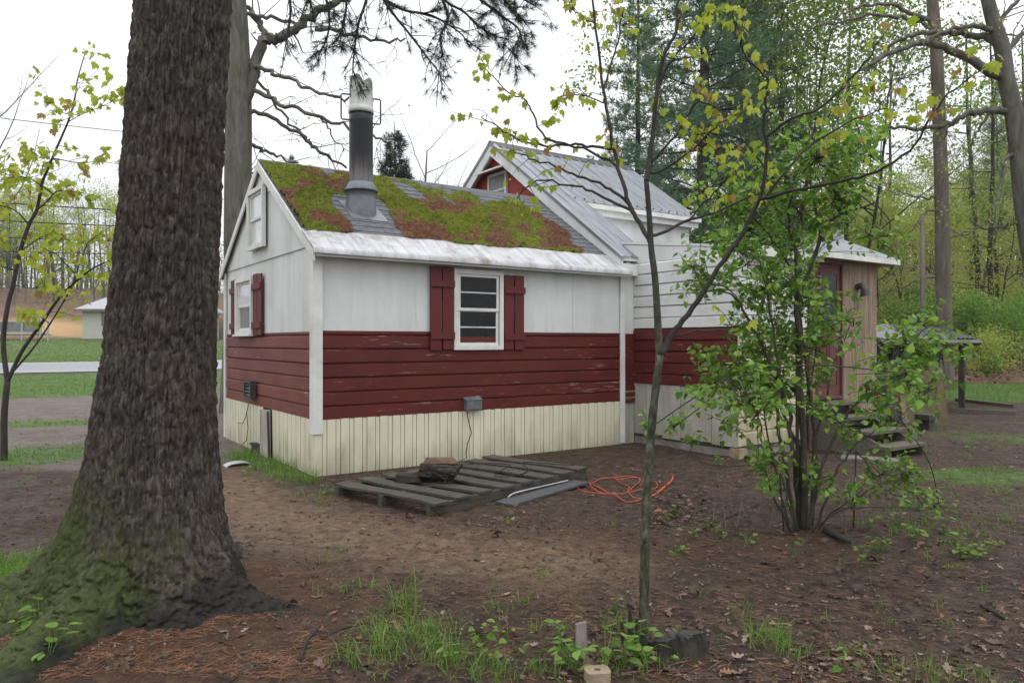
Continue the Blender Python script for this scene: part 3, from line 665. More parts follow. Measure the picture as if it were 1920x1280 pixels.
shutter('u', 1.425, 1.745, 1.40, 2.415, -0.028, -1); shutter('u', 2.51, 2.82, 1.40, 2.36, -0.028, -1)
window('v', 2.34, 3.20, 1.60, 2.40, -0.022, -1, False, ('blind_sky_glass', 'screen_glass'), label='small sash window with grey panes on the gable side', proud=0.05)
shutter('v', 1.93, 2.32, 1.58, 2.41, -0.026, -1); shutter('v', 3.23, 3.52, 1.58, 2.41, -0.026, -1)
window('v', 1.72, 2.47, 2.74, 3.55, -0.045, -1, False, 'blind_sky_glass', label='pale storm window high in the white gable', proud=0.05, sill=False)
# vent and junction boxes
mb = MB(); frame_box(mb, 'v', 2.22, 2.56, 0.72, 0.96, 0.03, -0.03, -0.11); mb.box(-0.06, -0.028, 2.24, 2.54, 0.74, 0.94)
vb = part('vent_box', mb, 'dark_metal')
for k in range(4): part('louvre', MB().hexa([(-0.10, 2.25, 0.76+k*0.045), (-0.06, 2.25, 0.785+k*0.045), (-0.06, 2.53, 0.785+k*0.045), (-0.10, 2.53, 0.76+k*0.045), (-0.10, 2.25, 0.764+k*0.045), (-0.06, 2.25, 0.789+k*0.045), (-0.06, 2.53, 0.789+k*0.045), (-0.10, 2.53, 0.764+k*0.045)]), 'grey_metal', vb)
mb = MB(); mb.box(1.915, 2.14, -0.085, -0.015, 0.640, 0.765); mb.prism([(1.905, -0.10, 0.765), (1.905, -0.015, 0.765), (1.905, -0.015, 0.80)], [(2.15, -0.10, 0.765), (2.15, -0.015, 0.765), (2.15, -0.015, 0.80)])
jb = part('junction_box', mb, 'grey_metal'); part('cover_plate', MB().box(1.94, 2.115, -0.090, -0.0855, 0.655, 0.755), 'grey_metal', jb)
part('cable', MB().tube([(1.93, -0.06, 0.64), (1.95, -0.07, 0.5), (1.99, -0.075, 0.35), (1.93, -0.075, 0.22), (1.90, -0.09, 0.10), (1.89, -0.12, 0.05)], 0.006, 6), 'black_rubber', jb)
part('cable', MB().tube([(-0.03, 2.6, 0.63), (-0.05, 2.62, 0.5), (-0.05, 2.55, 0.3), (-0.06, 2.6, 0.12), (-0.10, 2.75, 0.02)], 0.005, 6), 'black_rubber')
part('cable', MB().tube([(-0.03, 2.62, 0.60), (-0.06, 2.66, 0.42), (-0.05, 2.85, 0.33), (-0.04, 3.15, 0.31)], 0.005, 6), 'black_rubber')

# --- main block behind: gable, metal roof, set-back upper wall
MU0, MU1, MVR, MZR = 4.55, 8.05, 3.43, 5.17
MS = 0.692
mz = lambda v: MZR-MS*abs(MVR-v)
VB = 2*MVR-1.53
mb = MB(); mb.prism([(4.70, 0.9, 2.5), (4.70, 5.9, 2.5), (4.70, 5.9, mz(5.9)-0.12), (4.70, MVR, MZR-0.12), (4.70, 0.9, mz(0.9)-0.12)], [(4.80, 0.9, 2.5), (4.80, 5.9, 2.5), (4.80, 5.9, mz(5.9)-0.12), (4.80, MVR, MZR-0.12), (4.80, 0.9, mz(0.9)-0.12)])
part('gable_wall', mb, 'gable_red', label='bright red gable of the main block above the mossy roof')
for k in range(6):
    pass
def metalroof(u0, u1, v0, v1, name='roof'):
    us = []; x = u0
    while x < u1:
        for (w_, e) in ((0, 0), (0.165, 0), (0.175, 0.022), (0.195, 0.022), (0.205, 0)):
            if x+w_ < u1: us.append((x+w_, e))
        x += 0.225
    us.append((u1, 0)); vs = np.linspace(v0, v1, 5); V = np.zeros((len(us), 5, 3))
    for i, (u, e) in enumerate(us):
        for j, v in enumerate(vs): V[i, j] = (u, v, mz(v)+e+0.004*(fbm(u*2, v, 2, 3)-0.5))
    m = MB(); m.grid(V if v1 > v0 else V[::-1]); return m
x = MU0; k = 0
while x < MU1-0.05:                      # one sheet every 0.9 m
    b = min(x+0.90, MU1)
    part('roof_sheet', metalroof(x, b, 1.53, MVR), 'galvanized'); part('roof_sheet', metalroof(x, b, 5.33, MVR), 'galvanized'); x += 0.90
part('roof_sheet', metalroof(MU0, 5.18, -0.09, 1.53), 'galvanized', label='narrow strip of metal roof running down to the lower eave')
part('roof', slab(1.55, mz(1.55)-0.012, MVR, MZR-0.012, MU0+0.02, MU1-0.02, 0.07), 'white_trim')
part('roof', slab(MVR, MZR-0.012, 5.33, mz(5.33)-0.012, MU0+0.02, MU1-0.02, 0.07), 'white_trim')
part('roof', slab(-0.07, mz(-0.07)-0.012, 1.55, mz(1.55)-0.012, MU0+0.02, 5.16, 0.07), 'white_trim')
rr = MB()
for (v0, v1) in ((-0.09, MVR), (5.33, MVR)):
    rr.hexa([(MU0-0.02, v0, mz(v0)-0.24), (MU0+0.012, v0, mz(v0)-0.24), (MU0+0.012, v1, mz(v1)-0.24), (MU0-0.02, v1, mz(v1)-0.24), (MU0-0.02, v0, mz(v0)-0.002), (MU0+0.012, v0, mz(v0)-0.002), (MU0+0.012, v1, mz(v1)-0.002), (MU0-0.02, v1, mz(v1)-0.002)])
part('rake_board', rr, 'white_panel')
rr = MB()
for (v0, v1) in ((-0.11, MVR), (5.35, MVR)):
    rr.hexa([(MU0-0.035, v0, mz(v0)-0.045), (MU0+0.04, v0, mz(v0)+0.006), (MU0+0.04, v1, mz(v1)+0.006), (MU0-0.035, v1, mz(v1)-0.045), (MU0-0.04, v0, mz(v0)+0.016), (MU0+0.045, v0, mz(v0)+0.026), (MU0+0.045, v1, mz(v1)+0.026), (MU0-0.04, v1, mz(v1)+0.016)])
part('rake_cap', rr, 'galvanized')
part('ridge_cap', MB().prism([(MU0-0.04, MVR-0.15, mz(MVR-0.15)+0.012), (MU0-0.04, MVR, MZR+0.035), (MU0-0.04, MVR+0.15, mz(MVR+0.15)+0.012), (MU0-0.04, MVR, MZR+0.02)], [(MU1+0.02, MVR-0.15, mz(MVR-0.15)+0.012), (MU1+0.02, MVR, MZR+0.035), (MU1+0.02, MVR+0.15, mz(MVR+0.15)+0.012), (MU1+0.02, MVR, MZR+0.02)]), 'dark_metal')
ez = mz(1.53)
part('fascia', MB().box(5.0, MU1, 1.56, 1.60, ez-0.20, ez-0.02), 'white_trim'); part('gutter', MB().box(5.0, MU1+0.01, 1.49, 1.56, ez-0.10, ez-0.025), 'white_trim')
part('wall', MB().box(5.02, MU1-0.1, 1.70, 1.80, 2.4, ez+0.05), 'white_panel'); part('soffit', MB().box(5.0, MU1-0.02, 1.595, 1.72, ez-0.16, ez-0.15), 'white_trim')
part('wall', MB().prism([(5.08, 0.0, 2.4), (5.08, 1.72, 2.4), (5.08, 1.72, mz(1.72)-0.1), (5.08, 0.0, mz(0.0)-0.1)], [(5.14, 0.0, 2.4), (5.14, 1.72, 2.4), (5.14, 1.72, mz(1.72)-0.1), (5.14, 0.0, mz(0.0)-0.1)]), 'white_panel')
for k in range(15):          # closure fasteners on the eave
    u = 5.05+k*0.205; part('fastener', MB().tube([(u, 1.60, mz(1.60)+0.003), (u, 1.60, mz(1.60)+0.022)], 0.014, 6), 'dark_metal')
# the lower end of the rake: boxed eave
part('wall', MB().prism([(4.70, 0.0, 2.5), (4.70, 0.9, 2.5), (4.70, 0.9, mz(0.9)-0.12), (4.70, 0.0, mz(0.0)-0.12)], [(4.80, 0.0, 2.5), (4.80, 0.9, 2.5), (4.80, 0.9, mz(0.9)-0.12), (4.80, 0.0, mz(0.0)-0.12)]), 'white_panel')
part('eave_box', MB().box(MU0, 5.16, -0.09, 0.06, mz(0)-0.33, mz(0)-0.16), 'white_trim')
part('wall', MB().box(LU+0.012, 4.86, -0.004, 0.05, 1.615, 2.58), 'white_panel'); part('wall', MB().box(LU+0.012, 4.86, -0.006, 0.05, 0.80, 1.613), 'red_paint')
part('wall', MB().box(LU+0.012, 4.86, -0.001, 0.05, -0.05, 0.80), 'weathered_skirt')
for k in range(3): part('board', MB().box(LU+0.02, 4.86, -0.03, 0.0, 0.60+k*0.09, 0.66+k*0.09), 'red_paint', house)
# gable window with its little awning
wv0, wv1, wz0, wz1 = 3.10, 3.72, 3.98, 4.62
frame_ = frame_box(MB(), 'v', wv0, wv1, wz0, wz1, 0.05, 4.66, 4.70); gw = part('window', frame_, 'white_trim', label='little attic window under a white awning')
part('pane', MB().box(4.675, 4.69, wv0+0.05, wv1-0.05, wz0+0.05, 4.29), 'screen_glass', gw); part('pane', MB().box(4.675, 4.69, wv0+0.05, wv1-0.05, 4.31, wz1-0.05), 'screen_glass', gw)
part('meeting_rail', MB().box(4.67, 4.695, wv0+0.05, wv1-0.05, 4.285, 4.315), 'white_trim', gw)
part('awning', MB().hexa([(4.40, wv0-0.12, 4.60), (4.70, wv0-0.08, 4.70), (4.70, wv1+0.08, 4.70), (4.40, wv1+0.12, 4.60), (4.40, wv0-0.12, 4.63), (4.70, wv0-0.08, 4.75), (4.70, wv1+0.08, 4.75), (4.40, wv1+0.12, 4.63)]), 'white_trim', gw)

# --- wing that comes forward on the right
WU, WV = 4.86, -1.90
wc = part('wall_core', MB().box(WU+0.02, WU+0.10, WV+0.03, 0.0, 0.10, 2.66).box(WU+0.10, 6.42, WV+0.02, WV+0.10, 0.10, 2.66), 'roof_deck')
for k in range(5): part('board', lap('v', WV+0.03, -0.01, 0.89+k*0.16, 0.162, WU+0.02, -1), 'red_paint', wc)
for k in range(6): part('board', lap('v', WV+0.03, -0.01, 1.692+k*0.16, 0.162, WU+0.02, -1), 'white_board', wc)
vv = [WV+0.02, -1.46, -0.92, -0.58, -0.26, -0.01]
for a, b in zip(vv[:-1], vv[1:]): part('skirt_board', MB().box(WU-0.012+rngH.uniform(0, 0.012), WU+0.02, a+0.004, b-0.004, 0.13+0.04*rngH.random(), 0.885), 'weathered_skirt')
for k in range(8): part('board', lap('u', WU, 6.30, 0.16+k*0.19, 0.192, WV+0.02, -1, 0.018), 'cream_board', wc)
for k in range(6): part('board', lap('u', WU, 6.30, 1.69+k*0.16, 0.162, WV+0.02, -1), 'white_board', wc)
part('foundation', MB().box(WU+0.02, 6.4, WV+0.03, 0.0, -0.2, 0.16), 'concrete')
part('pier_block', MB().box(WU-0.03, WU+0.13, WV-0.03, WV+0.12, -0.1, 0.13), 'old_brick')
part('downpipe', MB().tube([(6.36, WV-0.03, -0.02), (6.36, WV-0.03, 1.2), (6.37, WV-0.03, 2.6)], 0.035, 8), 'split_wood', label='rust-brown corner post of the wing')
part('wall', MB().prism([(WU+0.004, WV+0.02, 2.65), (WU+0.004, 1.70, 2.65), (WU+0.004, 1.70, 3.14), (WU+0.004, WV+0.02, 2.70)], [(WU+0.08, WV+0.02, 2.65), (WU+0.08, 1.70, 2.65), (WU+0.08, 1.70, 3.14), (WU+0.08, WV+0.02, 2.70)]), 'white_panel')
part('roof', slab(WV-0.12, 2.72, 1.70, 3.19, WU-0.005, 6.5, 0.035), 'white_panel'); part('fascia', MB().box(WU-0.02, 6.5, WV-0.145, WV-0.12, 2.60, 2.73), 'white_trim')
# vestibule with door
DZ = 0.72
part('wall', MB().box(7.20, 8.10, WV, WV+0.06, 0.15, 2.74), 'plywood', label='streaked bare plywood wall beside the door')
part('wall', MB().box(6.41, 6.52, WV, WV+0.06, 0.15, 2.74), 'plywood'); part('wall', MB().box(6.52, 7.20, WV+0.01, WV+0.06, 2.62, 2.74), 'plywood'); part('wall', MB().box(8.04, 8.10, WV+0.06, 0.0, 0.15, 2.74), 'plywood')
part('wall', MB().box(6.52, 7.20, WV+0.01, WV+0.06, 0.10, DZ-0.04), 'roof_deck')
dr = part('door', MB().box(6.56, 7.15, WV+0.02, WV+0.05, DZ, 2.60), 'door_red', label='dull red door with a dark upper pane')
part('door_frame', MB().box(6.52, 6.56, WV-0.012, WV+0.055, DZ-0.04, 2.62).box(7.15, 7.19, WV-0.012, WV+0.055, DZ-0.04, 2.62).box(6.56, 7.15, WV-0.012, WV+0.055, 2.60, 2.62).box(6.56, 7.15, WV-0.03, WV+0.055, DZ-0.04, DZ), 'door_red', dr)
part('pane', MB().box(6.66, 7.05, WV+0.012, WV+0.02, 1.72, 2.46), 'window_glass', dr)
part('pane_frame', frame_box(MB(), 'u', 6.63, 7.08, 1.69, 2.49, 0.03, WV+0.02, WV+0.005), 'door_red', dr)
for (a, b, c, d) in ((6.63, 6.84, 0.86, 1.5), (6.88, 7.08, 0.86, 1.5)): part('door_panel', frame_box(MB(), 'u', a, b, c, d, 0.02, WV+0.02, WV+0.01), 'door_red', dr)
part('door_knob', MB().tube([(6.61, WV+0.02, 1.55), (6.61, WV-0.03, 1.55), (6.61, WV-0.05, 1.55)], [0.012, 0.014, 0.026], 10), 'grey_metal', dr)
wl_ = part('wall_lamp', MB().tube([(7.55, WV, 2.30), (7.55, WV-0.08, 2.33), (7.55, WV-0.13, 2.25), (7.56, WV-0.14, 2.17)], [0.05, 0.045, 0.06, 0.085], 12), 'dark_metal')
part('foam_collar', MB().tube([(7.57, WV+0.005, 2.18), (7.60, WV-0.035, 2.17), (7.64, WV-0.03, 2.15)], [0.05, 0.055, 0.02], 10), 'foam', wl_)
hz0, hz1 = 2.74, 3.06
apex = (7.65, WV+0.30, hz1)
e = [(6.20, WV-0.22, hz0), (8.34, WV-0.22, hz0), (8.34, 0.2, hz0), (6.20, 0.2, hz0)]
for k in range(4):
    a, b = np.array(e[k]), np.array(e[(k+1) % 4]); c = np.array(apex); mb = MB(); dn = np.array([0, 0, 0.03])
    mb.prism([a, b, c], [a-dn, b-dn, c-dn]); part('roof_sheet', mb, 'galvanized')
part('fascia', MB().box(6.20, 8.34, WV-0.235, WV-0.22, hz0-0.085, hz0-0.008).box(8.34, 8.355, WV-0.22, 0.2, hz0-0.085, hz0-0.008), 'white_trim'); part('soffit', MB().box(6.20, 8.34, WV-0.22, WV, hz0-0.06, hz0-0.05), 'white_trim')
vp = part('vent_pipe', MB().tube([(7.74, WV+0.40, 2.98), (7.74, WV+0.40, 3.25), (7.74, WV+0.40, 3.27)], 0.075, 14), 'pale_metal', smooth=False)
part('vent_cap', MB().tube([(7.74, WV+0.40, 3.22), (7.74, WV+0.40, 3.24), (7.74, WV+0.40, 3.30), (7.74, WV+0.40, 3.31), (7.74, WV+0.40, 3.335)], [0.09, 0.105, 0.105, 0.145, 0.11], 14), 'dark_metal', vp)

# --- moss on the roof
def make_moss():
    nu, ns = 330, 170
    us = np.linspace(U0+0.005, U1-0.04, nu); ss = np.linspace(0.30, SLEN-0.03, ns)
    U, S = np.meshgrid(us, ss, indexing='ij')
    n = fbm(U*2.6+4, S*2.6, 5, 51)-0.5
    left = 0.40-4.5*np.clip(U-(0.44+0.30*sstep(S, 1.2, 2.2)), 0, 9)-9*np.clip(0.49-S, 0, 9)-1.0*np.clip(S-2.45, 0, 9)
    rl = 1.30+0.10*sstep(S, 0.9, 1.5)+0.35*sstep(S, 1.6, 2.1)
    right = 0.33-4.5*np.clip(rl-U, 0, 9)-9*np.clip(0.49-S, 0, 9)-1.1*np.clip(S-(2.15-0.10*(U-1.4)), 0, 9)-1.2*np.clip(U-3.95, 0, 9)
    top = 0.16-2.2*np.clip(1.72-S, 0, 9)-0.9*np.clip(U-2.2, 0, 9)-0.3*np.clip(S-2.3, 0, 9)
    m = np.maximum(np.maximum(left, right), top)-0.06+n*1.5
    drip = 0.25*np.exp(-((U-1.40)/0.10)**2-((S-0.45)/0.14)**2)+0.38*np.exp(-((U-3.72)/0.14)**2-((S-0.24)/0.06)**2)+0.2*np.exp(-((U-4.05)/0.25)**2-((S-0.55)/0.05)**2)+0.25*np.exp(-((U-0.45)/0.09)**2-((S-0.46)/0.06)**2)
    m = m+drip
    m = m-0.9*np.exp(-((U-UC)**2+(S-sc_)**2)/0.045)
    mm = np.clip(m, 0, 1)
    lump = fbm(U*14, S*14, 4, 61)
    course = 1-((S-0.42)/0.145+0.12*fbm(U*5, S*5, 2, 83)) % 1.0; h = 0.006+0.11*mm**0.6*np.clip(lump*2.4-0.75, 0.10, 1.3)*(0.55+0.75*course)+0.012*fbm(U*45, S*45, 2, 66)
    h = np.where(m > 0, h, -0.004)
    V = np.stack([U, -OV+S*CA-h*SA, EZ+S*SA+h*CA], -1)
    k = m > -0.01; keep = k[:-1, :-1] & k[1:, :-1] & k[:-1, 1:] & k[1:, 1:]
    rust = fbm(U*1.9+8, S*2.6+2, 4, 71)+0.20*np.exp(-((U-0.40)/0.35)**2-((S-0.75)/0.25)**2)+0.16*np.exp(-((U-1.55)/0.25)**2-((S-1.3)/0.4)**2)+0.30*sstep(U, 3.7, 4.2)-0.10*sstep(S, 1.7, 2.2)+0.10*np.exp(-((S-0.75)/0.25)**2)
    t = np.clip((rust+0.35*(fbm(U*9, S*9, 3, 73)-0.5)-0.54)*2.6+0.42, 0.001, 1)
    mb = MB(); mb.grid(V, tint=t, keep=keep)
    o = mb.build('roof_moss', MT['moss'], smooth=True); o.location = house.location; o.rotation_euler = house.rotation_euler
    tag(o, 'bright green moss with fallen rust needles covering the annex roof', 'moss', kind='stuff')
    # fuzz
    rng = np.random.default_rng(5)
    ii = rng.integers(0, nu-1, 60000); jj = rng.integers(0, ns-1, 60000); ok = keep[ii, jj] & (t[ii, jj] < 0.5); ii, jj = ii[ok], jj[ok]
    n_ = len(ii); off = V[ii, jj]+rng.normal(0, 0.006, (n_, 3))*[1, 1, 0.3]
    tv = np.array([(-0.0022, 0, 0), (0.0022, 0, 0), (0, 0, 0.022)]); R = rotmats(n_, rng, 0.5)*rng.uniform(0.5, 1.3, n_)[:, None, None]
    f = MB(); f.inst(tv, [np.array([(0, 1, 2)])], R, off, rng.random(n_)); o = f.build('moss_fuzz', MT['moss_blade']); o.location = house.location; o.rotation_euler = house.rotation_euler
    tag(o, 'fine upright moss shoots on the green patches of the roof', 'moss', kind='stuff')
    ii = rng.integers(0, nu-1, 40000); jj = rng.integers(0, ns-1, 40000); pr = np.where(keep[ii, jj], np.clip((t[ii, jj]-0.30)*1.6, 0.05, 1), 0.03+0.25*(us[ii] > 4.0)); ok = rng.random(40000) < pr; ii, jj = ii[ok], jj[ok]
    n_ = len(ii); off = V[ii, jj]+np.array([0, -0.006*SA, 0.012*CA])
    L = 0.045; tv = np.array([(-L, 0, 0), (L, 0.0012, 0), (0, -0.0018, 0.004), (L*0.9, -0.006, 0.0)])
    R = rotmats(n_, rng, 0.25)*rng.uniform(0.5, 1.2, n_)[:, None, None]; c, s_ = CA, SA
    Rx = np.array([[1, 0, 0], [0, c, -s_], [0, s_, c]]); R = np.einsum('ij,njk->nik', Rx, R)
    f = MB(); f.inst(tv, [np.array([(0, 2, 1), (0, 3, 2)])], R, off, rng.random(n_)); o = f.build('roof_needles', MT['rust_needle']); o.location = house.location; o.rotation_euler = house.rotation_euler
    tag(o, 'rust brown pine needles scattered over the mossy roof', 'pine needles', kind='stuff')
make_moss()
# ------------------------------------------------------------------ vegetation helpers
def cr(pts, n=4):
    """Catmull-Rom resample of a polyline (k columns)"""
    p = np.asarray(pts, float); q = np.vstack([2*p[0]-p[1], p, 2*p[-1]-p[-2]]); out = []
    for i in range(1, len(q)-2):
        for t in np.linspace(0, 1, n, endpoint=False):
            a, b, c, d = q[i-1], q[i], q[i+1], q[i+2]
            out.append(0.5*((2*b)+(-a+c)*t+(2*a-5*b+4*c-d)*t*t+(-a+3*b-3*c+d)*t**3))
    out.append(p[-1]); return np.array(out)
def trace(pp, d0, d1=None, n=4):
    d1 = d0 if d1 is None else d1
    k = np.linspace(0, 1, len(pp)); return cr([P(a, b, d0+(d1-d0)*t) for (a, b), t in zip(pp, k)], n)
def unit(v): return v/(np.linalg.norm(v, axis=-1, keepdims=True)+1e-9)
def dirmats(D, rng, roll=None, ref=(0, 0, 1.0), jit=0.6):
    """rotations whose Y axis follows D and whose normal stays near ref"""
    D = unit(D); n = len(D); R = np.asarray(ref)[None]+rng.normal(0, jit, (n, 3)); X = unit(np.cross(D, R)); Z = np.cross(X, D)
    return np.stack([X, D, Z], -1)
def scale_m(M, s): return M*np.asarray(s)[:, None, None]
LEAF_RHOMB = (np.array([(0, 0, 0), (0.36, 0.48, 0.05), (0, 1, -0.06), (-0.36, 0.48, 0.05)]), [np.array([(0, 1, 2, 3)])])
LEAF_HEART = (np.array([(0, 0, 0), (0.20, -0.07, .03), (0.40, 0.14, .06), (0.36, 0.46, .05), (0.15, 0.80, 0), (0, 1.0, -0.07), (-0.15, 0.80, 0), (-0.36, 0.46, .05), (-0.40, 0.14, .06), (-0.20, -0.07, .03), (0, 0.45, -0.02)]),
              [np.array([(10, 0, 1), (10, 1, 2), (10, 2, 3), (10, 3, 4), (10, 4, 5), (10, 5, 6), (10, 6, 7), (10, 7, 8), (10, 8, 9), (10, 9, 0)])])
_ml = [(0, 0), (.16, -.02), (.34, -.10), (.36, .08), (.58, .20), (.44, .32), (.50, .52), (.30, .48), (.20, .52), (.24, .74), (.12, .74), (0, 1.0)]
_ml = _ml+[(-x, y) for x, y in _ml[-2:0:-1]]
_mv = np.array([(x, y, -0.10*(x*x)*4-0.14*y*y+0.05*abs(x)) for x, y in _ml]+[(0, 0.34, 0.02)]); _k = len(_ml)
LEAF_MAPLE = (_mv, [np.array([(_k, i, (i+1) % _k) for i in range(_k)])])
_ol = [(0, 0), (.06, .12), (.20, .20), (.10, .32), (.30, .46), (.15, .56), (.30, .72), (.12, .80), (.10, .95), (0, 1.0)]
_ol = _ol+[(-x, y) for x, y in _ol[-2:0:-1]]
LEAF_OAK = (np.array([(x, y, 0.55*abs(x)*(0.5+y)+0.10*math.sin(7*y)) for x, y in _ol]+[(0, 0.5, 0.0)]), [np.array([(len(_ol), i, (i+1) % len(_ol)) for i in range(len(_ol))])])
def put_leaves(root, name, tpl, M, off, mat, rng, limit=300, order=None, parent=None):
    """the largest ones in view as single parts, the rest joined as one part"""
    n = len(off); idx = np.arange(n) if order is None else np.argsort(order)
    parent = root if parent is None else parent
    mb = MB(); mb.add(tpl[0], tpl[1]); me = mb.mesh(name); me.materials.append(mat)
    for i in idx[:limit]:
        o = bpy.data.objects.new(name, me); COL.objects.link(o); o.parent = parent
        mm = np.eye(4); mm[:3, :3] = M[i]; mm[:3, 3] = off[i]; o.matrix_basis = Matrix(mm.tolist())
    if n > limit:
        r = idx[limit:]; mb = MB(); mb.inst(tpl[0], tpl[1], M[r], off[r], rng.random(len(r))*0.999+0.0005)
        o = mb.build('foliage', mat, parent); o['kind'] = 'stuff'

def grow(rng, mb, p0, d, L, r, lev, maxlev, ends, up=0.15, spread=0.75, nch=(4, 4, 3), wob=0.16, taper=0.35, seg=(10, 6, 5, 4), start=0.35):
    n = (9, 6, 5, 4, 3)[lev]; pts = [np.array(p0, float)]; dd = unit(np.array(d, float)); dirs = [dd]
    for k in range(n):
        dd = unit(dd+rng.normal(0, wob, 3)+np.array([0, 0, up*(0.4 if lev == 0 else 1)])); pts.append(pts[-1]+dd*L/n); dirs.append(dd)
    rad = r*(1-(1-taper)*np.linspace(0, 1, n+1)); mb.tube(pts, rad, seg[min(lev, 3)], cap=False)
    if lev >= maxlev:
        ends.append(pts[-1]); ends.append(pts[-2]); return
    k = nch[min(lev, len(nch)-1)]
    for c in range(k):
        f = start+(1-start)*(c+rng.random())/k; i = min(int(f*n), n-1); q = pts[i]+(pts[i+1]-pts[i])*(f*n-i)
        a = rng.uniform(0, 2*np.pi); o = np.array([math.cos(a), math.sin(a), rng.uniform(-0.1, 0.45)])
        nd = unit(dirs[i]*(1-spread)+o*spread)
        grow(rng, mb, q, nd, L*rng.uniform(0.38, 0.62)*(1.05-0.45*f if lev == 0 else 1), rad[i]*rng.uniform(0.38, 0.55), lev+1, maxlev, ends, up, spread, nch, wob, taper, seg, 0.25)
    ends.append(pts[-1])
def crown_leaves(rng, ends, per, sig, size, flat=0.6):
    E = np.repeat(np.array(ends), per, 0); n = len(E); E = E+rng.normal(0, sig, (n, 3))*[1, 1, flat]
    D = rng.normal(0, 1, (n, 3)); D[:, 2] -= 0.6; M = scale_m(dirmats(D, rng, jit=0.8), rng.uniform(0.6, 1.35, n)*size); return M, E
def decid(seed, height, r, per, sig, size, leaf, barkm, nch=(11, 5, 3), start=0.3, up=0.16, name='tree', wob=0.05):
    rng = np.random.default_rng(seed); mb = MB(); ends = []
    grow(rng, mb, (0, 0, -0.3), (0, 0, 1), height, r, 0, 3 if len(nch) > 2 else 2, ends, up, 0.78, nch, wob+0.03, 0.18, start=start)
    t = mb.mesh('trunk', True); t.materials.append(MT[barkm])
    M, E = crown_leaves(rng, ends, per, sig, size); cb = MB(); cb.inst(*LEAF_RHOMB, M, E, rng.random(len(E))*0.998+0.001)
    c = cb.mesh('crown'); c.materials.append(MT[leaf]); return t, c
TUFT = []
def tuft(rng, n, L, w, spread=1.0):
    V = []; Fc = []
    for k in range(n):
        d = unit(rng.normal(0, 1, 3)*spread+np.array([0, 0.9, 0.15])); s = unit(np.cross(d, rng.normal(0, 1, 3))); l = L*rng.uniform(0.7, 1.1)
        b = len(V); V += [tuple(-s*w), tuple(s*w), tuple(d*l)]; Fc.append((b, b+1, b+2))
    return np.array(V), [np.array(Fc)]
def conifer(seed, height, r, crown0, rmax, leafm, barkm, tl=0.22, density=1.0, droop=0.0, flatw=0.35):
    rng = np.random.default_rng(seed); mb = MB()
    z = np.linspace(-0.3, height, 14); ox = np.cumsum(rng.normal(0, 0.03, 14)); oy = np.cumsum(rng.normal(0, 0.03, 14))
    mb.tube(np.stack([ox, oy, z], 1), r*(1-0.93*np.linspace(0, 1, 14)), 9, cap=False); offs = []; dirs = []
    zc = crown0
    while zc < height-0.3:
        f = (zc-crown0)/(height-crown0); R = rmax*(1-f)**0.7*(0.75+0.25*min(1, f*5+0.4))
        c = np.array([np.interp(zc, z, ox), np.interp(zc, z, oy), zc]); a0 = rng.uniform(0, 6.28)
        for k in range(int(rng.integers(4, 7))):
            a = a0+k*6.28/5+rng.normal(0, 0.25); L = R*rng.uniform(0.55, 1.1)
            if L < 0.2: continue
            h = np.array([math.cos(a), math.sin(a), 0.0]); side = np.array([-h[1], h[0], 0])
            tt = np.linspace(0, 1, 6); pts = c+tt[:, None]*L*h+np.stack([0*tt, 0*tt, (0.12-droop)*L*tt+0.10*L*tt**3+rng.normal(0, 0.03, 6)*tt], 1)
            mb.tube(pts, np.linspace(0.035, 0.008, 6)*max(0.4, L/2.5), 4, cap=False)
            m = int(26*density*max(L, 0.5)); t = rng.uniform(0.25, 1.05, m); base = c+np.stack([np.interp(t, tt, (pts-c)[:, i]) for i in range(3)], 1)
            lat = rng.normal(0, 1, m)*flatw*L*(1.15-t)*0.8; base = base+lat[:, None]*side+np.stack([np.zeros(m), np.zeros(m), rng.normal(0.04, 0.10, m)], 1)
            offs.append(base); dirs.append(h[None]*0.8+np.sign(lat)[:, None]*side*0.7+np.array([0, 0, 0.35])+rng.normal(0, 0.25, (m, 3)))
        zc += rng.uniform(0.28, 0.55)*(height-crown0)/12
    O = np.vstack(offs); D = np.vstack(dirs); cb = MB()
    for v in range(3):
        tp = tuft(np.random.default_rng(seed+v), 9, tl, tl*0.045); s = slice(v, None, 3)
        cb.inst(*tp, scale_m(dirmats(D[s], rng), rng.uniform(0.7, 1.3, len(D[s]))), O[s], rng.random(len(D[s]))*0.998+0.001)
    t = mb.mesh('trunk', True); t.materials.append(MT[barkm]); c = cb.mesh('crown'); c.materials.append(MT[leafm]); return t, c
def place(name, meshes, x, y, label, cat='tree', group=None, s=1.0, rz=0.0, z=None, names=('trunk', 'crown')):
    e = empty(name, (x, y, Hs(x, y) if z is None else z), rz); e.scale = (s, s, s); tag(e, label, cat, group)
    for nm, me in zip(names, meshes):
        if me is not None: link(nm, me, e)
    return e

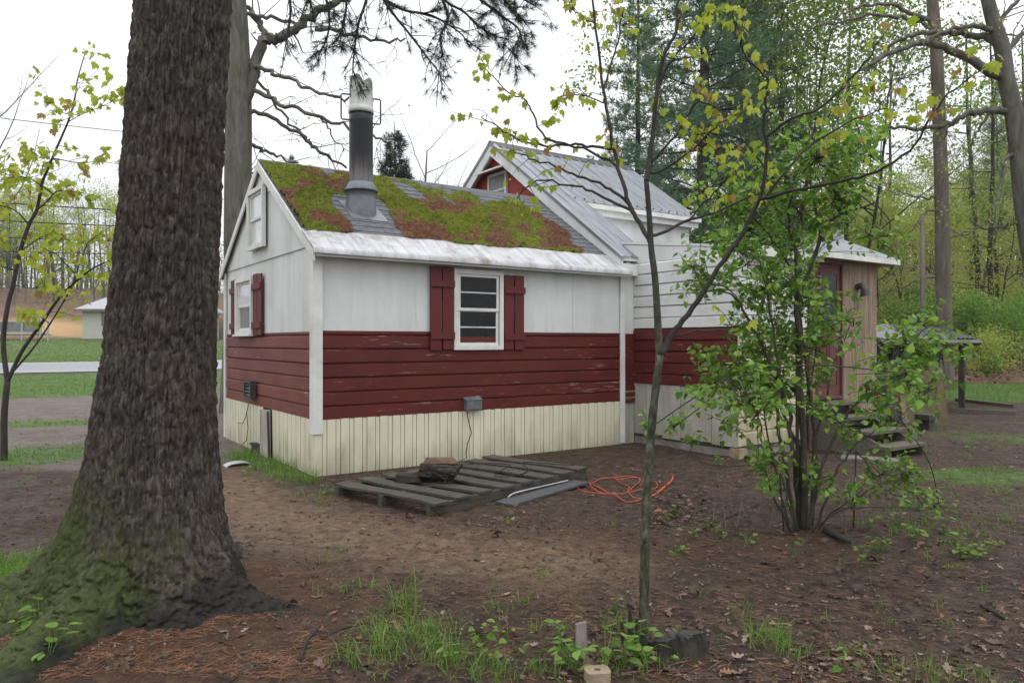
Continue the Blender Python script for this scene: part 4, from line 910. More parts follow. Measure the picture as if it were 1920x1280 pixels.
# ------------------------------------------------------------------ the big pine in front
def big_pine():
    BX, BY = -2.09, 4.22; nz_, nt = 760, 400
    root = empty('pine_tree', (BX, BY, Hs(BX, BY)-0.02)); tag(root, 'massive pine trunk with furrowed bark and mossy flared roots in front of the cottage', 'tree')
    zz = np.concatenate([np.linspace(-0.25, 3.7, nz_-30), np.linspace(3.72, 13, 30)]); th = np.linspace(0, 2*np.pi, nt+1)
    Z, T = np.meshgrid(zz, th, indexing='ij')
    r0 = np.interp(Z, [-0.3, 0.0, 0.2, 0.45, 0.8, 1.4, 2.3, 3.5, 13], [0.63, 0.58, 0.485, 0.408, 0.350, 0.300, 0.276, 0.262, 0.16])
    for (a, A, w, hgt) in ((math.radians(190), 0.50, 0.26, 0.17), (math.radians(-98), 0.55, 0.24, 0.13), (math.radians(-16), 0.42, 0.22, 0.10), (math.radians(-48), 0.16, 0.25, 0.2), (math.radians(225), 0.22, 0.25, 0.2), (math.radians(90), 0.5, 0.4, 0.15), (math.radians(140), 0.2, .3, .2)):
        dl = (T-a+np.pi) % (2*np.pi)-np.pi; r0 = r0+A*np.exp(-(dl/w)**2)*np.exp(-np.clip(Z, -0.05, 9)/hgt)
    # bark: vertical plates with cross cracks; periodic in angle through cos/sin coordinates
    arc = T*0.36
    def per(fx, fz, o, s):
        a = fbm(arc*fx, Z*fz, o, s); b = fbm((arc-2*np.pi*0.36)*fx, Z*fz, o, s); w = sstep(T, 2*np.pi*0.9, 2*np.pi); return a*(1-w)+b*w
    warp = per(5, 3, 3, 11)-0.5
    A_ = arc*20+warp*2.6
    def perA(x, y, s):
        return vn(x, y, s)
    rid = 1-np.abs(2*per(40, 4.6, 3, 91)-1); rid = np.clip((rid-0.55)/0.45, 0, 1)
    rid2 = 1-np.abs(2*per(34, 12.0, 3, 97)-1); rid2 = np.clip((rid2-0.70)/0.30, 0, 1)
    disp = -0.024*rid**1.1-0.010*rid2+0.012*(per(40, 26, 2, 33)-0.5)+0.02*(per(3, 1, 2, 7)-0.5)
    low = sstep(Z, 0.0, 0.35)
    R = r0+disp*(0.85+0.15*low); lean = 0.062*(Z-0.3)
    rx_, ry_ = R*np.cos(T), R*np.sin(T); rootn = (1-sstep(Z, 0.15, 0.5))*(0.045*(fbm(rx_*9+Z*4, ry_*9-Z*4, 4, 15)-0.5)-0.03*np.clip((1-np.abs(2*fbm(rx_*14, ry_*14+Z*7, 3, 23)-1)-0.7)/0.3, 0, 1)); R = R+rootn*sstep(Z, -0.24, -0.05)
    V = np.stack([lean+R*np.cos(T), 0.01*Z+R*np.sin(T), Z+0.3*rootn], -1)
    mb = MB(); mb.grid(V.transpose(1, 0, 2)); mb.build('trunk', MT['pine_bark'], root, True)
    # boughs over the roof
    rng = np.random.default_rng(3); B = np.array(root.location)
    def wpt(*q): return [np.array(a)-B for a in q]
    bl = MB(); O = []; D = []
    mains = [[(-1.75, 4.3, 6.2), (-1.3, 4.9, 5.3), (-0.7, 5.3, 4.75), (0.05, 5.6, 4.55), (0.8, 5.7, 4.35)], [(-1.75, 4.3, 5.6), (-1.5, 4.9, 5.0), (-1.2, 5.4, 4.5), (-0.9, 5.8, 4.3)], [(-1.75, 4.3, 6.8), (-0.9, 4.6, 6.0), (0.0, 4.9, 5.2), (0.6, 5.1, 4.4)]]
    for q in mains: bl.tube(cr(wpt(*q)), np.linspace(0.055, 0.018, len(cr(wpt(*q)))), 7)
    tr = [([(700, -60), (687, 0), (673, 43), (667, 77), (662, 123), (664, 140)], 5.3, 5.4), ([(690, -70), (720, 0), (740, 30), (770, 67), (800, 107), (823, 137), (830, 167)], 5.3, 5.2), ([(800, -50), (833, 0), (870, 23), (897, 50), (930, 68), (955, 75)], 5.5, 5.6),
          ([(870, -60), (920, -20), (960, 15), (985, 45)], 5.6, 5.7), ([(540, -30), (545, 20), (540, 60), (535, 85)], 5.2, 5.2), ([(600, -60), (610, -10), (618, 40), (612, 75), (600, 100)], 5.4, 5.5), ([(640, -50), (650, 0), (640, 60), (615, 90)], 5.5, 5.4), ([(720, 0), (760, 20), (810, 30), (860, 60), (880, 85)], 5.3, 5.5),
          ([(830, 0), (840, 35), (825, 70), (830, 100)], 5.5, 5.5), ([(900, 0), (940, 30), (975, 60), (960, 95)], 5.6, 5.6), ([(560, -40), (580, 0), (590, 40)], 5.2, 5.3), ([(920, -10), (970, -5), (1000, 10)], 5.6, 5.6)]
    dens = [0.6, 0.35, 1.4, 1.6, 0.3, 0.9, 1.0, 0.9, 0.7, 1.8, 0.4, 1.3]
    for (q, a, b), dn in zip(tr, dens):
        w = trace(q, a, b, 5)-B; bl.tube(w, np.linspace(0.013, 0.004, len(w)), 5, cap=False)
        L = len(w)
        for k in range(int(L*1.3)):
            i = int(rng.integers(1, L)); p = w[i]; d = unit(w[i]-w[i-1]); d = unit(d*0.7+rng.normal(0, 0.55, 3)+np.array([0.1, 0, -0.12])); ln = rng.uniform(0.08, 0.28)
            tw = np.array([p, p+d*ln*0.5+rng.normal(0, 0.012, 3), p+d*ln]); bl.tube(tw, np.linspace(0.0035, 0.002, 3), 4, cap=False)
            m = max(1, int(dn*rng.integers(2, 5)))
            for e in range(m):
                O.append(tw[0]+(tw[2]-tw[0])*rng.uniform(0.45, 1.0)); D.append(d+rng.normal(0, 0.3, 3))
    # connect the hanging branches to the boughs with short twigs
    for (q, a, b) in tr:
        s = P(*q[0], a)-B; best = min((np.array(x)-B for m_ in mains for x in cr(m_, 6)), key=lambda x: np.linalg.norm(x-s)); bl.tube([best, 0.5*(best+s)+np.array([0, 0, 0.05]), s], [0.015, 0.013, 0.012], 5, cap=False)
    bl.build('bough', MT['thin_bark'], root)
    O = np.array(O); D = np.array(D); nb = MB()
    for v in range(4):
        tp = tuft(np.random.default_rng(40+v), 26, 0.105, 0.0011, 0.55); s = slice(v, None, 4); nb.inst(*tp, scale_m(dirmats(D[s], rng), rng.uniform(0.7, 1.2, len(D[s]))), O[s], rng.random(len(D[s]))*0.99+0.005)
    o = nb.build('needles', MT['dark_needle'], root); o['kind'] = 'stuff'
big_pine()

# ------------------------------------------------------------------ maple sapling in front of the wall
def side_twigs(rng, mb, w, B, n, Lr, r, up=0.0, lo=0.3):
    """short forks off a branch; returns twig tips and their directions"""
    tips = []; dirs = []; L = len(w)
    for k in range(n):
        i = min(int(L*(lo+(1-lo)*(k+rng.random())/n)), L-2); i = max(i, 1); d0 = unit(w[i+1]-w[i-1]); d = unit(d0*0.6+rng.normal(0, 0.5, 3)+np.array([0, 0, up])); ln = rng.uniform(*Lr)
        t = np.array([w[i], w[i]+d*ln*0.5+rng.normal(0, ln*0.06, 3), w[i]+d*ln+np.array([0, 0, -0.02])]); mb.tube(t, np.array([1, 0.75, 0.5])*r, 4, cap=False)
        tips += [t[2], t[1]]; dirs += [d, d]
    tips.append(w[-1]); dirs.append(unit(w[-1]-w[-2])); return tips, dirs
def snap(w, cloud):
    """start a branch exactly on the nearest point of the wood it grows from"""
    c = np.vstack(cloud); k = np.argmin(np.linalg.norm(c-w[0], axis=1)); dv = c[k]-w[0]; f = np.exp(-np.arange(len(w))/3.0)[:, None]; return w+dv*f
def maple():
    cloud = []; rng = np.random.default_rng(21); base = G(1206, 1222); B = base.copy(); dm = base[1]
    root = empty('maple_sapling', tuple(B)); tag(root, 'slender mossy maple sapling with drooping yellow green leaves beside the stump', 'tree')
    mb = MB(); w = trace([(1206, 1240), (1206, 1200), (1208, 1100), (1212, 950), (1222, 800), (1237, 665)], dm, dm+0.05, 6)-B
    cloud.append(cr(w, 6)); mb.tube(w, np.linspace(0.027, 0.019, len(w))*(1+0.08*np.sin(np.arange(len(w))*2.1)), 12)
    w = trace([(1237, 668), (1233, 600), (1228, 520), (1221, 465), (1217, 400), (1212, 340)], dm+0.05, dm+0.1, 6)-B; cloud.append(cr(w, 6)); mb.tube(w, np.linspace(0.019, 0.012, len(w)), 10)
    mb.build('trunk', MT['maple_bark'], root, True)
    tips = []; dirs = []
    T = [([(1237, 668), (1258, 632), (1290, 590), (1325, 535), (1370, 470), (1400, 420), (1425, 370), (1438, 300), (1434, 230), (1438, 187), (1441, 148)], 3.72, 3.5, 0.016, 0.005, 5, 0.6),
         ([(1221, 465), (1200, 420), (1180, 385), (1165, 330), (1150, 270), (1135, 180), (1125, 110), (1112, 0), (1108, -60)], 3.75, 3.9, 0.013, 0.005, 10, 0.4),
         ([(1212, 340), (1222, 260), (1235, 150), (1245, 100), (1268, 60), (1272, 0), (1276, -60)], 3.75, 3.7, 0.014, 0.005, 9, 0.3),
         ([(1215, 385), (1168, 362), (1125, 342), (1072, 326), (1055, 317), (1000, 300), (980, 290), (955, 282)], 3.75, 4.3, 0.009, 0.003, 9, 0.3),
         ([(1187, 400), (1132, 372), (1100, 354), (1060, 347), (1015, 339), (985, 352), (970, 372)], 3.78, 4.2, 0.008, 0.003, 4, 0.4),
         ([(1152, 281), (1100, 275), (1070, 271), (1035, 274), (1000, 270), (960, 256), (930, 236), (905, 222)], 3.85, 4.2, 0.008, 0.003, 9, 0.3),
         ([(1160, 310), (1095, 278), (1025, 260), (1000, 215), (985, 190), (945, 165), (910, 130), (900, 125)], 3.8, 4.1, 0.007, 0.002, 9, 0.35),
         ([(1130, 172), (1140, 140), (1155, 90), (1165, 40), (1170, 20)], 3.85, 3.95, 0.006, 0.003, 6, 0.3), ([(1118, 50), (1090, 35), (1075, 15), (1065, -10)], 3.9, 4.1, 0.004, 0.002, 5, 0.2),
         ([(1132, 195), (1100, 180), (1070, 178), (1040, 185)], 3.85, 4.0, 0.004, 0.002, 5, 0.2), ([(1232, 170), (1260, 110), (1300, 70), (1330, 20)], 3.75, 3.7, 0.007, 0.003, 7, 0.3),
         ([(1213, 330), (1230, 300), (1265, 260), (1290, 220), (1310, 190), (1350, 205), (1390, 200)], 3.75, 3.5, 0.007, 0.003, 7, 0.3), ([(1213, 345), (1250, 320), (1300, 280), (1340, 240), (1380, 215)], 3.75, 3.4, 0.006, 0.003, 6, 0.3),
         ([(1441, 148), (1405, 115), (1385, 80), (1375, 40)], 3.5, 3.4, 0.005, 0.002, 6, 0.3), ([(1440, 256), (1480, 228), (1540, 200), (1580, 165), (1620, 120), (1650, 80)], 3.52, 3.3, 0.007, 0.003, 8, 0.4),
         ([(1425, 372), (1509, 351), (1582, 339), (1642, 320), (1706, 284), (1733, 242), (1769, 187), (1818, 145)], 3.52, 3.1, 0.009, 0.003, 6, 0.6), ([(1428, 362), (1480, 310), (1530, 265), (1600, 225), (1664, 203)], 3.52, 3.6, 0.007, 0.003, 7, 0.4),
         ([(1222, 474), (1285, 424), (1340, 400), (1400, 370), (1440, 340)], 3.75, 4.0, 0.009, 0.004, 4, 0.5), ([(1285, 424), (1310, 392), (1345, 355), (1370, 320)], 3.85, 3.8, 0.005, 0.003, 5, 0.3),
         ([(1240, 650), (1262, 632), (1313, 620), (1350, 620), (1400, 605)], 3.72, 3.6, 0.007, 0.003, 1, 0.8), ([(1434, 320), (1390, 262), (1340, 250), (1300, 252)], 3.5, 3.6, 0.005, 0.002, 7, 0.3),
         ([(1330, 528), (1370, 545), (1400, 590), (1440, 640)], 3.7, 3.8, 0.004, 0.002, 0, 0.9)]
    for (q, a, b, r0, r1, nt, lo) in T:
        w = trace(q, a, b, 4); w[1:-1] += rng.normal(0, 0.004, (len(w)-2, 3)); w = snap(w-B, cloud); cloud.append(cr(w, 6)); bb = MB(); bb.tube(w, np.linspace(r0, r1, len(w)), 7, cap=False)
        if nt:
            t, d = side_twigs(rng, bb, w, B, int(nt*1.2), (0.06, 0.24), 0.0022, 0.12, lo); tips += t; dirs += d
        bb.build('branch', MT['thin_bark'], root, True)
    O = []; D = []
    for t, d in zip(tips, dirs):
        m = int(rng.integers(1, 4))
        for k in range(m):
            a = rng.uniform(0, 6.28); h = np.array([math.cos(a), math.sin(a), 0])
            O.append(t+h*rng.uniform(0, 0.03)+np.array([0, 0, rng.uniform(-0.02, 0.01)])); D.append(h*rng.uniform(0.25, 0.8)+np.array([0, 0, -1.0]))
    O = np.array(O); D = np.array(D); n = len(O); M = scale_m(dirmats(D, rng, ref=(0, 0, 1.0), jit=0.5), np.where(rng.random(n) < 0.25, rng.uniform(0.016, 0.028, n), rng.uniform(0.030, 0.056, n)))
    put_leaves(root, 'leaf', LEAF_MAPLE, M, O, MT['maple_leaf'], rng)
maple()

# ------------------------------------------------------------------ lilac-like shrub
def lilac():
    rng = np.random.default_rng(33); base = G(1508, 992); B = base.copy(); dm = base[1]
    root = empty('leafy_shrub', tuple(B)); tag(root, 'big many-stemmed shrub with glossy green heart-shaped leaves in front of the door', 'shrub')
    S = [([(1508, 1000), (1506, 850), (1500, 740), (1498, 620), (1495, 570), (1525, 490), (1545, 425), (1585, 400), (1640, 380)], 0.0, -0.2, 0.030, 0.007), ([(1500, 1000), (1488, 850), (1470, 740), (1430, 650), (1398, 590), (1370, 552), (1345, 543)], 0.05, -0.3, 0.020, 0.005),
         ([(1520, 1000), (1528, 850), (1520, 760), (1505, 640), (1480, 500), (1430, 430), (1390, 380)], 0.1, 0.3, 0.020, 0.005), ([(1495, 1000), (1470, 860), (1455, 760), (1460, 700), (1440, 560), (1420, 470)], -0.1, -0.3, 0.018, 0.005),
         ([(1512, 1000), (1540, 880), (1580, 790), (1640, 720), (1690, 700), (1740, 690), (1780, 660)], -0.05, -0.4, 0.016, 0.005), ([(1530, 1000), (1560, 900), (1600, 840), (1650, 800), (1685, 780)], 0.1, 0.3, 0.012, 0.004),
         ([(1495, 570), (1492, 480), (1480, 420), (1490, 330), (1540, 280), (1600, 250)], -0.1, 0.1, 0.014, 0.004), ([(1485, 1000), (1440, 900), (1425, 800), (1400, 740), (1360, 710)], -0.15, -0.5, 0.010, 0.003),
         ([(1505, 1000), (1515, 900), (1545, 760), (1570, 660), (1600, 600)], 0.15, 0.4, 0.014, 0.004), ([(1490, 1000), (1478, 940), (1460, 870), (1440, 830)], -0.2, -0.4, 0.008, 0.003), ([(1530, 1000), (1560, 960), (1630, 920), (1700, 890)], 0.0, -0.3, 0.009, 0.003),
         ([(1515, 1000), (1580, 955), (1650, 950), (1740, 950)], -0.1, -0.5, 0.007, 0.003), ([(1505, 850), (1470, 780), (1465, 730), (1472, 660)], 0, 0.2, 0.015, 0.004), ([(1600, 840), (1625, 870), (1650, 910), (1690, 930)], 0.0, -0.2, 0.006, 0.003), ([(1470, 860), (1420, 870), (1330, 870), (1240, 830), (1215, 805)], -0.1, 0.8, 0.006, 0.002),
         ([(1510, 980), (1512, 800), (1530, 640), (1535, 520)], 0.3, 0.5, 0.012, 0.004), ([(1480, 990), (1440, 820), (1420, 700), (1400, 640)], 0.3, 0.6, 0.010, 0.003)]
    stems = []
    for k, (q, a, b, r0, r1) in enumerate(S):
        w = trace(q, dm+a*0.6, dm+b, 5); w[2:-1] += rng.normal(0, 0.006, (len(w)-3, 3)); w = w-B; w[0, 2] = min(w[0, 2], -0.03); mb = MB(); mb.tube(w, np.linspace(r0, r1, len(w)), 7); mb.build('stem', MT['lilac_bark'], root, True); stems.append(w)
    SP = np.vstack(stems)
    blobs = [(1330, 525, 62), (1300, 500, 40), (1400, 430, 95), (1345, 380, 55), (1440, 340, 75), (1530, 300, 85), (1600, 300, 75), (1620, 265, 45), (1570, 370, 80), (1500, 400, 70), (1440, 540, 95), (1385, 660, 75), (1340, 720, 55), (1480, 640, 95), (1555, 615, 36), (1590, 595, 28), (1420, 770, 80), (1490, 470, 58), (1655, 460, 32), (1630, 440, 40), (1550, 575, 26),
             (1700, 650, 75), (1765, 660, 50), (1730, 610, 45), (1640, 735, 45), (1680, 790, 45), (1640, 770, 35), (1470, 720, 80), (1390, 720, 60), (1440, 690, 70), (1450, 870, 45), (1440, 910, 28), (1700, 890, 48), (1650, 890, 40), (1590, 800, 35), (1720, 930, 35), (1600, 930, 35), (1550, 700, 26), (1500, 560, 70), (1215, 805, 20), (1265, 800, 28), (1300, 830, 24), (1760, 940, 24), (1380, 470, 60), (1740, 730, 40), (1550, 770, 35), (1490, 950, 30), (1530, 900, 40), (1700, 700, 50)]
    tw = MB(); O = []; D = []
    for (px, py, r) in blobs:
        d = dm+rng.normal(-0.05, 0.5); c = P(px, py, d)-B; R = 1.15*r/F*d
        nt = int(3+0.0048*r*r)
        near = SP[np.argmin(np.linalg.norm(SP-c, axis=1))]; tw.tube(cr([near, 0.5*(near+c)+rng.normal(0, 0.05, 3), c]), np.linspace(0.006, 0.004, 9), 5, cap=False)
        for k in range(nt):
            a = c+rng.normal(0, 0.3, 3)*R; dd = unit(rng.normal(0, 1, 3)*[1, 1, 0.75]+[0, 0, 0.15]); ln = R*rng.uniform(0.5, 1.0); e = a+dd*ln
            if py > 760: e[2] = max(e[2], 0.04)
            pts = cr([c, 0.5*(c+a)+rng.normal(0, .01, 3), a, e], 2); tw.tube(pts, np.linspace(0.0035, 0.0018, len(pts)), 4, cap=False)
            m = max(3, int(ln/0.045))
            for q in np.linspace(0.15, 1.0, m):
                p = a+(e-a)*q
                for sgn in (-1, 1):
                    s = unit(np.cross(dd, rng.normal(0, 1, 3)))*sgn; O.append(p+s*0.015); D.append(s*0.8+dd*0.5+np.array([0, 0, -0.35])+rng.normal(0, 0.25, 3))
    tw.build('twigs', MT['lilac_bark'], root)
    O = np.array(O); D = np.array(D); n = len(O); keep = O[:, 2] > 0.02; O, D = O[keep], D[keep]; n = len(O)
    M = scale_m(dirmats(D, rng, jit=0.55), rng.uniform(0.028, 0.062, n)); order = O[:, 1]*1.0-M[:, 0, 0]*0
    put_leaves(root, 'leaf', LEAF_HEART, M, O, MT['lilac_leaf'], rng, order=order); print('lilac leaves', n)
lilac()

# ------------------------------------------------------------------ young maple at the left edge
def left_sapling():
    rng = np.random.default_rng(44); base = G(8, 862); B = base.copy(); d0 = base[1]
    root = empty('forked_sapling', tuple(B)); tag(root, 'dark forked sapling with yellow spring leaves on the grass by the driveway', 'tree'); mb = MB()
    w = trace([(8, 872), (8, 780), (14, 715)], d0, d0, 5)-B; mb.tube(w, np.linspace(0.042, 0.036, len(w)), 9)
    tips = []; dirs = []; cloud = [cr(w, 6)]
    for (q, r0, r1, nt) in (([(14, 718), (6, 640), (15, 570), (25, 532), (38, 470), (55, 420), (70, 390), (78, 345), (90, 317), (102, 287), (130, 222), (142, 175), (145, 150), (160, 98)], 0.032, 0.006, 20), ([(14, 715), (40, 660), (75, 610), (110, 560), (145, 525), (180, 500), (212, 487)], 0.026, 0.008, 6),
                           ([(20, 700), (60, 655), (95, 605), (125, 555), (138, 530)], 0.014, 0.007, 2), ([(142, 528), (145, 510), (155, 480), (165, 455), (185, 440)], 0.010, 0.004, 8), ([(145, 512), (120, 490), (105, 475), (90, 470)], 0.008, 0.003, 6), ([(72, 392), (88, 378), (105, 360), (125, 358), (150, 360)], 0.010, 0.004, 9), ([(38, 470), (60, 455), (90, 440), (120, 445)], 0.008, 0.003, 8),
                           ([(30, 505), (10, 500), (-20, 480), (-50, 440)], 0.010, 0.004, 9), ([(55, 420), (30, 395), (0, 385), (-40, 370)], 0.009, 0.003, 9), ([(102, 287), (130, 300), (160, 305), (185, 300)], 0.007, 0.003, 7), ([(130, 222), (160, 210), (200, 195), (225, 180)], 0.006, 0.003, 7), ([(80, 345), (50, 330), (10, 325), (-20, 310)], 0.008, 0.003, 8), ([(25, 532), (60, 540), (90, 535), (110, 545)], 0.007, 0.003, 7), ([(90, 605), (70, 590), (50, 580)], 0.006, 0.003, 3), ([(130, 222), (110, 212), (95, 195)], 0.005, 0.003, 4), ([(90, 317), (70, 300), (45, 300)], 0.005, 0.003, 6)):
        a = rng.normal(0, 0.35); w = snap(trace(q, d0, d0+a, 4)-B, cloud); cloud.append(cr(w, 6)); bb = MB(); bb.tube(w, np.linspace(r0, r1, len(w)), 7, cap=False); t, d = side_twigs(rng, bb, w, B, nt, (0.12, 0.45), 0.004, 0.1, 0.3); tips += t; dirs += d; bb.build('branch', MT['thin_bark'], root, True)
    mb.build('trunk', MT['thin_bark'], root, True); O = []; D = []
    for t in tips:
        for k in range(int(rng.integers(2, 5))):
            a = rng.uniform(0, 6.28); h = np.array([math.cos(a), math.sin(a), 0]); O.append(t+h*rng.uniform(0, 0.10)+np.array([0, 0, rng.uniform(-0.08, 0.06)])); D.append(h*rng.uniform(0.4, 1.2)+np.array([0, 0, -0.9]))
    O = np.array(O); D = np.array(D); n = len(O); M = scale_m(dirmats(D, rng, jit=0.5), rng.uniform(0.05, 0.12, n)); put_leaves(root, 'leaf', LEAF_MAPLE, M, O, MT['maple_leaf'], rng); print('left leaves', n)
left_sapling()

# ------------------------------------------------------------------ oaks traced from the picture
def traced_tree(name, label, base_px, d, trunk, limbs, bark_, leaf, seed, ntw, leaf_size, per, tL=(0.3, 1.1), zbase=None, sparse=1.0, lev=1):
    rng = np.random.default_rng(seed); b = P(base_px, 640, d); B = np.array([b[0], b[1], Hs(b[0], b[1])]); root = empty(name, tuple(B)); tag(root, label, 'tree')
    pts = np.array([P(a, c, d) for a, c, _ in trunk]); rad = np.array([r for *_, r in trunk]); first = np.array([B[0], B[1], B[2]-0.3]); pts = np.vstack([[first], pts]); rad = np.concatenate([[rad[0]*1.35], rad])
    w = cr(np.hstack([pts, rad[:, None]]), 5); mb = MB(); mb.tube(w[:, :3]-B, w[:, 3], 14, cap=False); mb.build('trunk', MT[bark_], root, True)
    tips = []
    for (q, r0, r1, dd) in limbs:
        lb = MB()
        w = trace(q, d, d+dd, 5); w[2:-1] += rng.normal(0, 0.03, (len(w)-3, 3)); w = w-B; lb.tube(w, np.linspace(r0, r1, len(w)), 8, cap=False)
        t, dr = side_twigs(rng, lb, w, B, ntw, tL, max(0.008, r1*0.5), 0.1, 0.2)
        for p, e in zip(t[:-1:2], dr[:-1:2]):
            for k in range(3):
                n_ = unit(e+rng.normal(0, 0.7, 3)); ln = rng.uniform(0.2, 0.7); lb.tube([p, p+n_*ln*0.5+rng.normal(0, .03, 3), p+n_*ln], [0.007, 0.005, 0.003], 3, cap=False); tips.append(p+n_*ln)
        lb.build('limb', MT[bark_], root, True)
    if per > 0:
        tips = [t for t in tips if rng.random() < sparse]; M, E = crown_leaves(rng, tips, per, 0.16, leaf_size); cb = MB(); cb.inst(*LEAF_RHOMB, M, E, rng.random(len(E))*0.99+0.005); cb.build('crown', MT[leaf], root)
    return root
traced_tree('oak_tree', 'grey lichen-barked oak with long bare limbs reaching over the cottage roof', 446, 15.5, [(446, 640, 0.30), (446, 400, 0.28), (447, 200, 0.27), (444, 60, 0.24), (436, -60, 0.22), (430, -250, 0.15)],
    [([(450, 230), (473, 140), (497, 80), (510, 73), (550, 57), (577, 33), (613, 13), (647, -3), (700, -40)], 0.13, 0.06, 0.4), ([(497, 80), (490, 47), (470, 23), (440, -20)], 0.075, 0.04, 0.5), ([(590, 55), (640, 62), (673, 70), (727, 78), (760, 73)], 0.05, 0.02, 0.6), ([(468, 118), (505, 135), (543, 150), (590, 172), (643, 183), (700, 190)], 0.05, 0.02, -0.5),
     ([(472, 168), (505, 180), (533, 197), (600, 220), (653, 237), (700, 257), (723, 267)], 0.05, 0.02, -0.6), ([(455, 217), (490, 213), (540, 237), (573, 260), (607, 287), (650, 315)], 0.05, 0.025, 0.8), ([(478, 147), (513, 187), (553, 240), (580, 265), (620, 300)], 0.035, 0.015, 0.8), ([(455, 265), (480, 278), (513, 290), (560, 305)], 0.05, 0.02, 1.0), ([(455, 25), (500, 30), (550, 45), (565, 50)], 0.045, 0.03, 0.4), ([(452, 320), (470, 323), (490, 330)], 0.03, 0.02, 0.5), ([(600, 220), (625, 255), (645, 285)], 0.02, 0.01, 0.3)],
    'oak_bark', 'young_leaf', 55, 5, 0.06, 2, sparse=0.12, tL=(0.3, 0.9))
traced_tree('oak_tree', 'stout dark oak with crooked limbs at the edge of the woods beyond the shelter', 1978, 21.0, [(1972, 640, 0.30), (1940, 500, 0.27), (1921, 387, 0.255), (1914, 317, 0.245), (1907, 257, 0.235), (1898, 197, 0.23), (1886, 145, 0.22), (1879, 91, 0.205), (1864, 45, 0.19), (1852, 0, 0.17), (1835, -80, 0.15), (1820, -200, 0.09)],
    [([(1880, 90), (1854, 73), (1794, 60), (1763, 62), (1709, 65), (1673, 85), (1642, 112), (1624, 139)], 0.12, 0.025, 0.8), ([(1868, 60), (1840, 52), (1805, 50), (1763, 62), (1720, 80)], 0.09, 0.03, -0.6), ([(1880, 145), (1824, 118), (1769, 88), (1727, 79), (1682, 97), (1630, 121), (1590, 150)], 0.14, 0.03, -1.0), ([(1890, 209), (1839, 209), (1810, 215), (1778, 233), (1718, 242), (1670, 237), (1640, 242)], 0.11, 0.03, 0.5),
     ([(1854, 212), (1838, 240), (1822, 265), (1818, 300)], 0.045, 0.015, 0.3), ([(1905, 285), (1885, 300), (1876, 345), (1868, 370), (1865, 410)], 0.06, 0.02, -0.8), ([(1880, 110), (1910, 70), (1940, 40)], 0.09, 0.05, 0.5), ([(1870, 55), (1890, 20), (1925, -20)], 0.08, 0.04, 0.3), ([(1900, 240), (1930, 215), (1960, 180)], 0.07, 0.04, 0.3), ([(1788, 228), (1778, 242), (1770, 260)], 0.03, 0.02, 0.2), ([(1910, 415), (1880, 425), (1840, 430), (1790, 445)], 0.04, 0.015, 0.6)],
    'oak_bark', 'young_leaf', 66, 7, 0.075, 5, sparse=0.8)
traced_tree('tall_tree', 'tall straight grey trunk with bare side limbs standing behind the low shelter', 1771, 23.0, [(1771, 640, 0.235), (1768, 500, 0.215), (1765, 350, 0.20), (1760, 200, 0.19), (1755, 80, 0.18), (1748, 0, 0.17), (1742, -120, 0.14), (1735, -260, 0.09)],
    [([(1748, 54), (1694, 33), (1636, 26), (1582, 42), (1537, 47), (1510, 70)], 0.07, 0.02, 0.8), ([(1745, 39), (1682, 14), (1636, 8), (1594, 21), (1555, 40)], 0.07, 0.02, -0.7), ([(1762, 370), (1725, 370), (1690, 362), (1650, 358)], 0.035, 0.012, 0.5), ([(1765, 397), (1738, 398), (1710, 430), (1680, 455), (1650, 475)], 0.04, 0.012, -0.6), ([(1770, 347), (1795, 342), (1815, 335)], 0.035, 0.012, 0.4), ([(1772, 445), (1800, 440), (1835, 428), (1880, 425)], 0.035, 0.012, 0.4), ([(1765, 518), (1720, 525), (1690, 540), (1650, 548)], 0.035, 0.012, 0.4), ([(1760, 130), (1775, 105), (1815, 75), (1850, 60)], 0.035, 0.012, 0.4), ([(1752, 118), (1725, 135), (1700, 145), (1670, 150)], 0.03, 0.012, 0.4), ([(1755, 515), (1730, 500), (1700, 505), (1660, 530)], 0.03, .01, -.5)],
    'grey_bark', 'young_leaf', 77, 5, 0.075, 3, sparse=0.5)

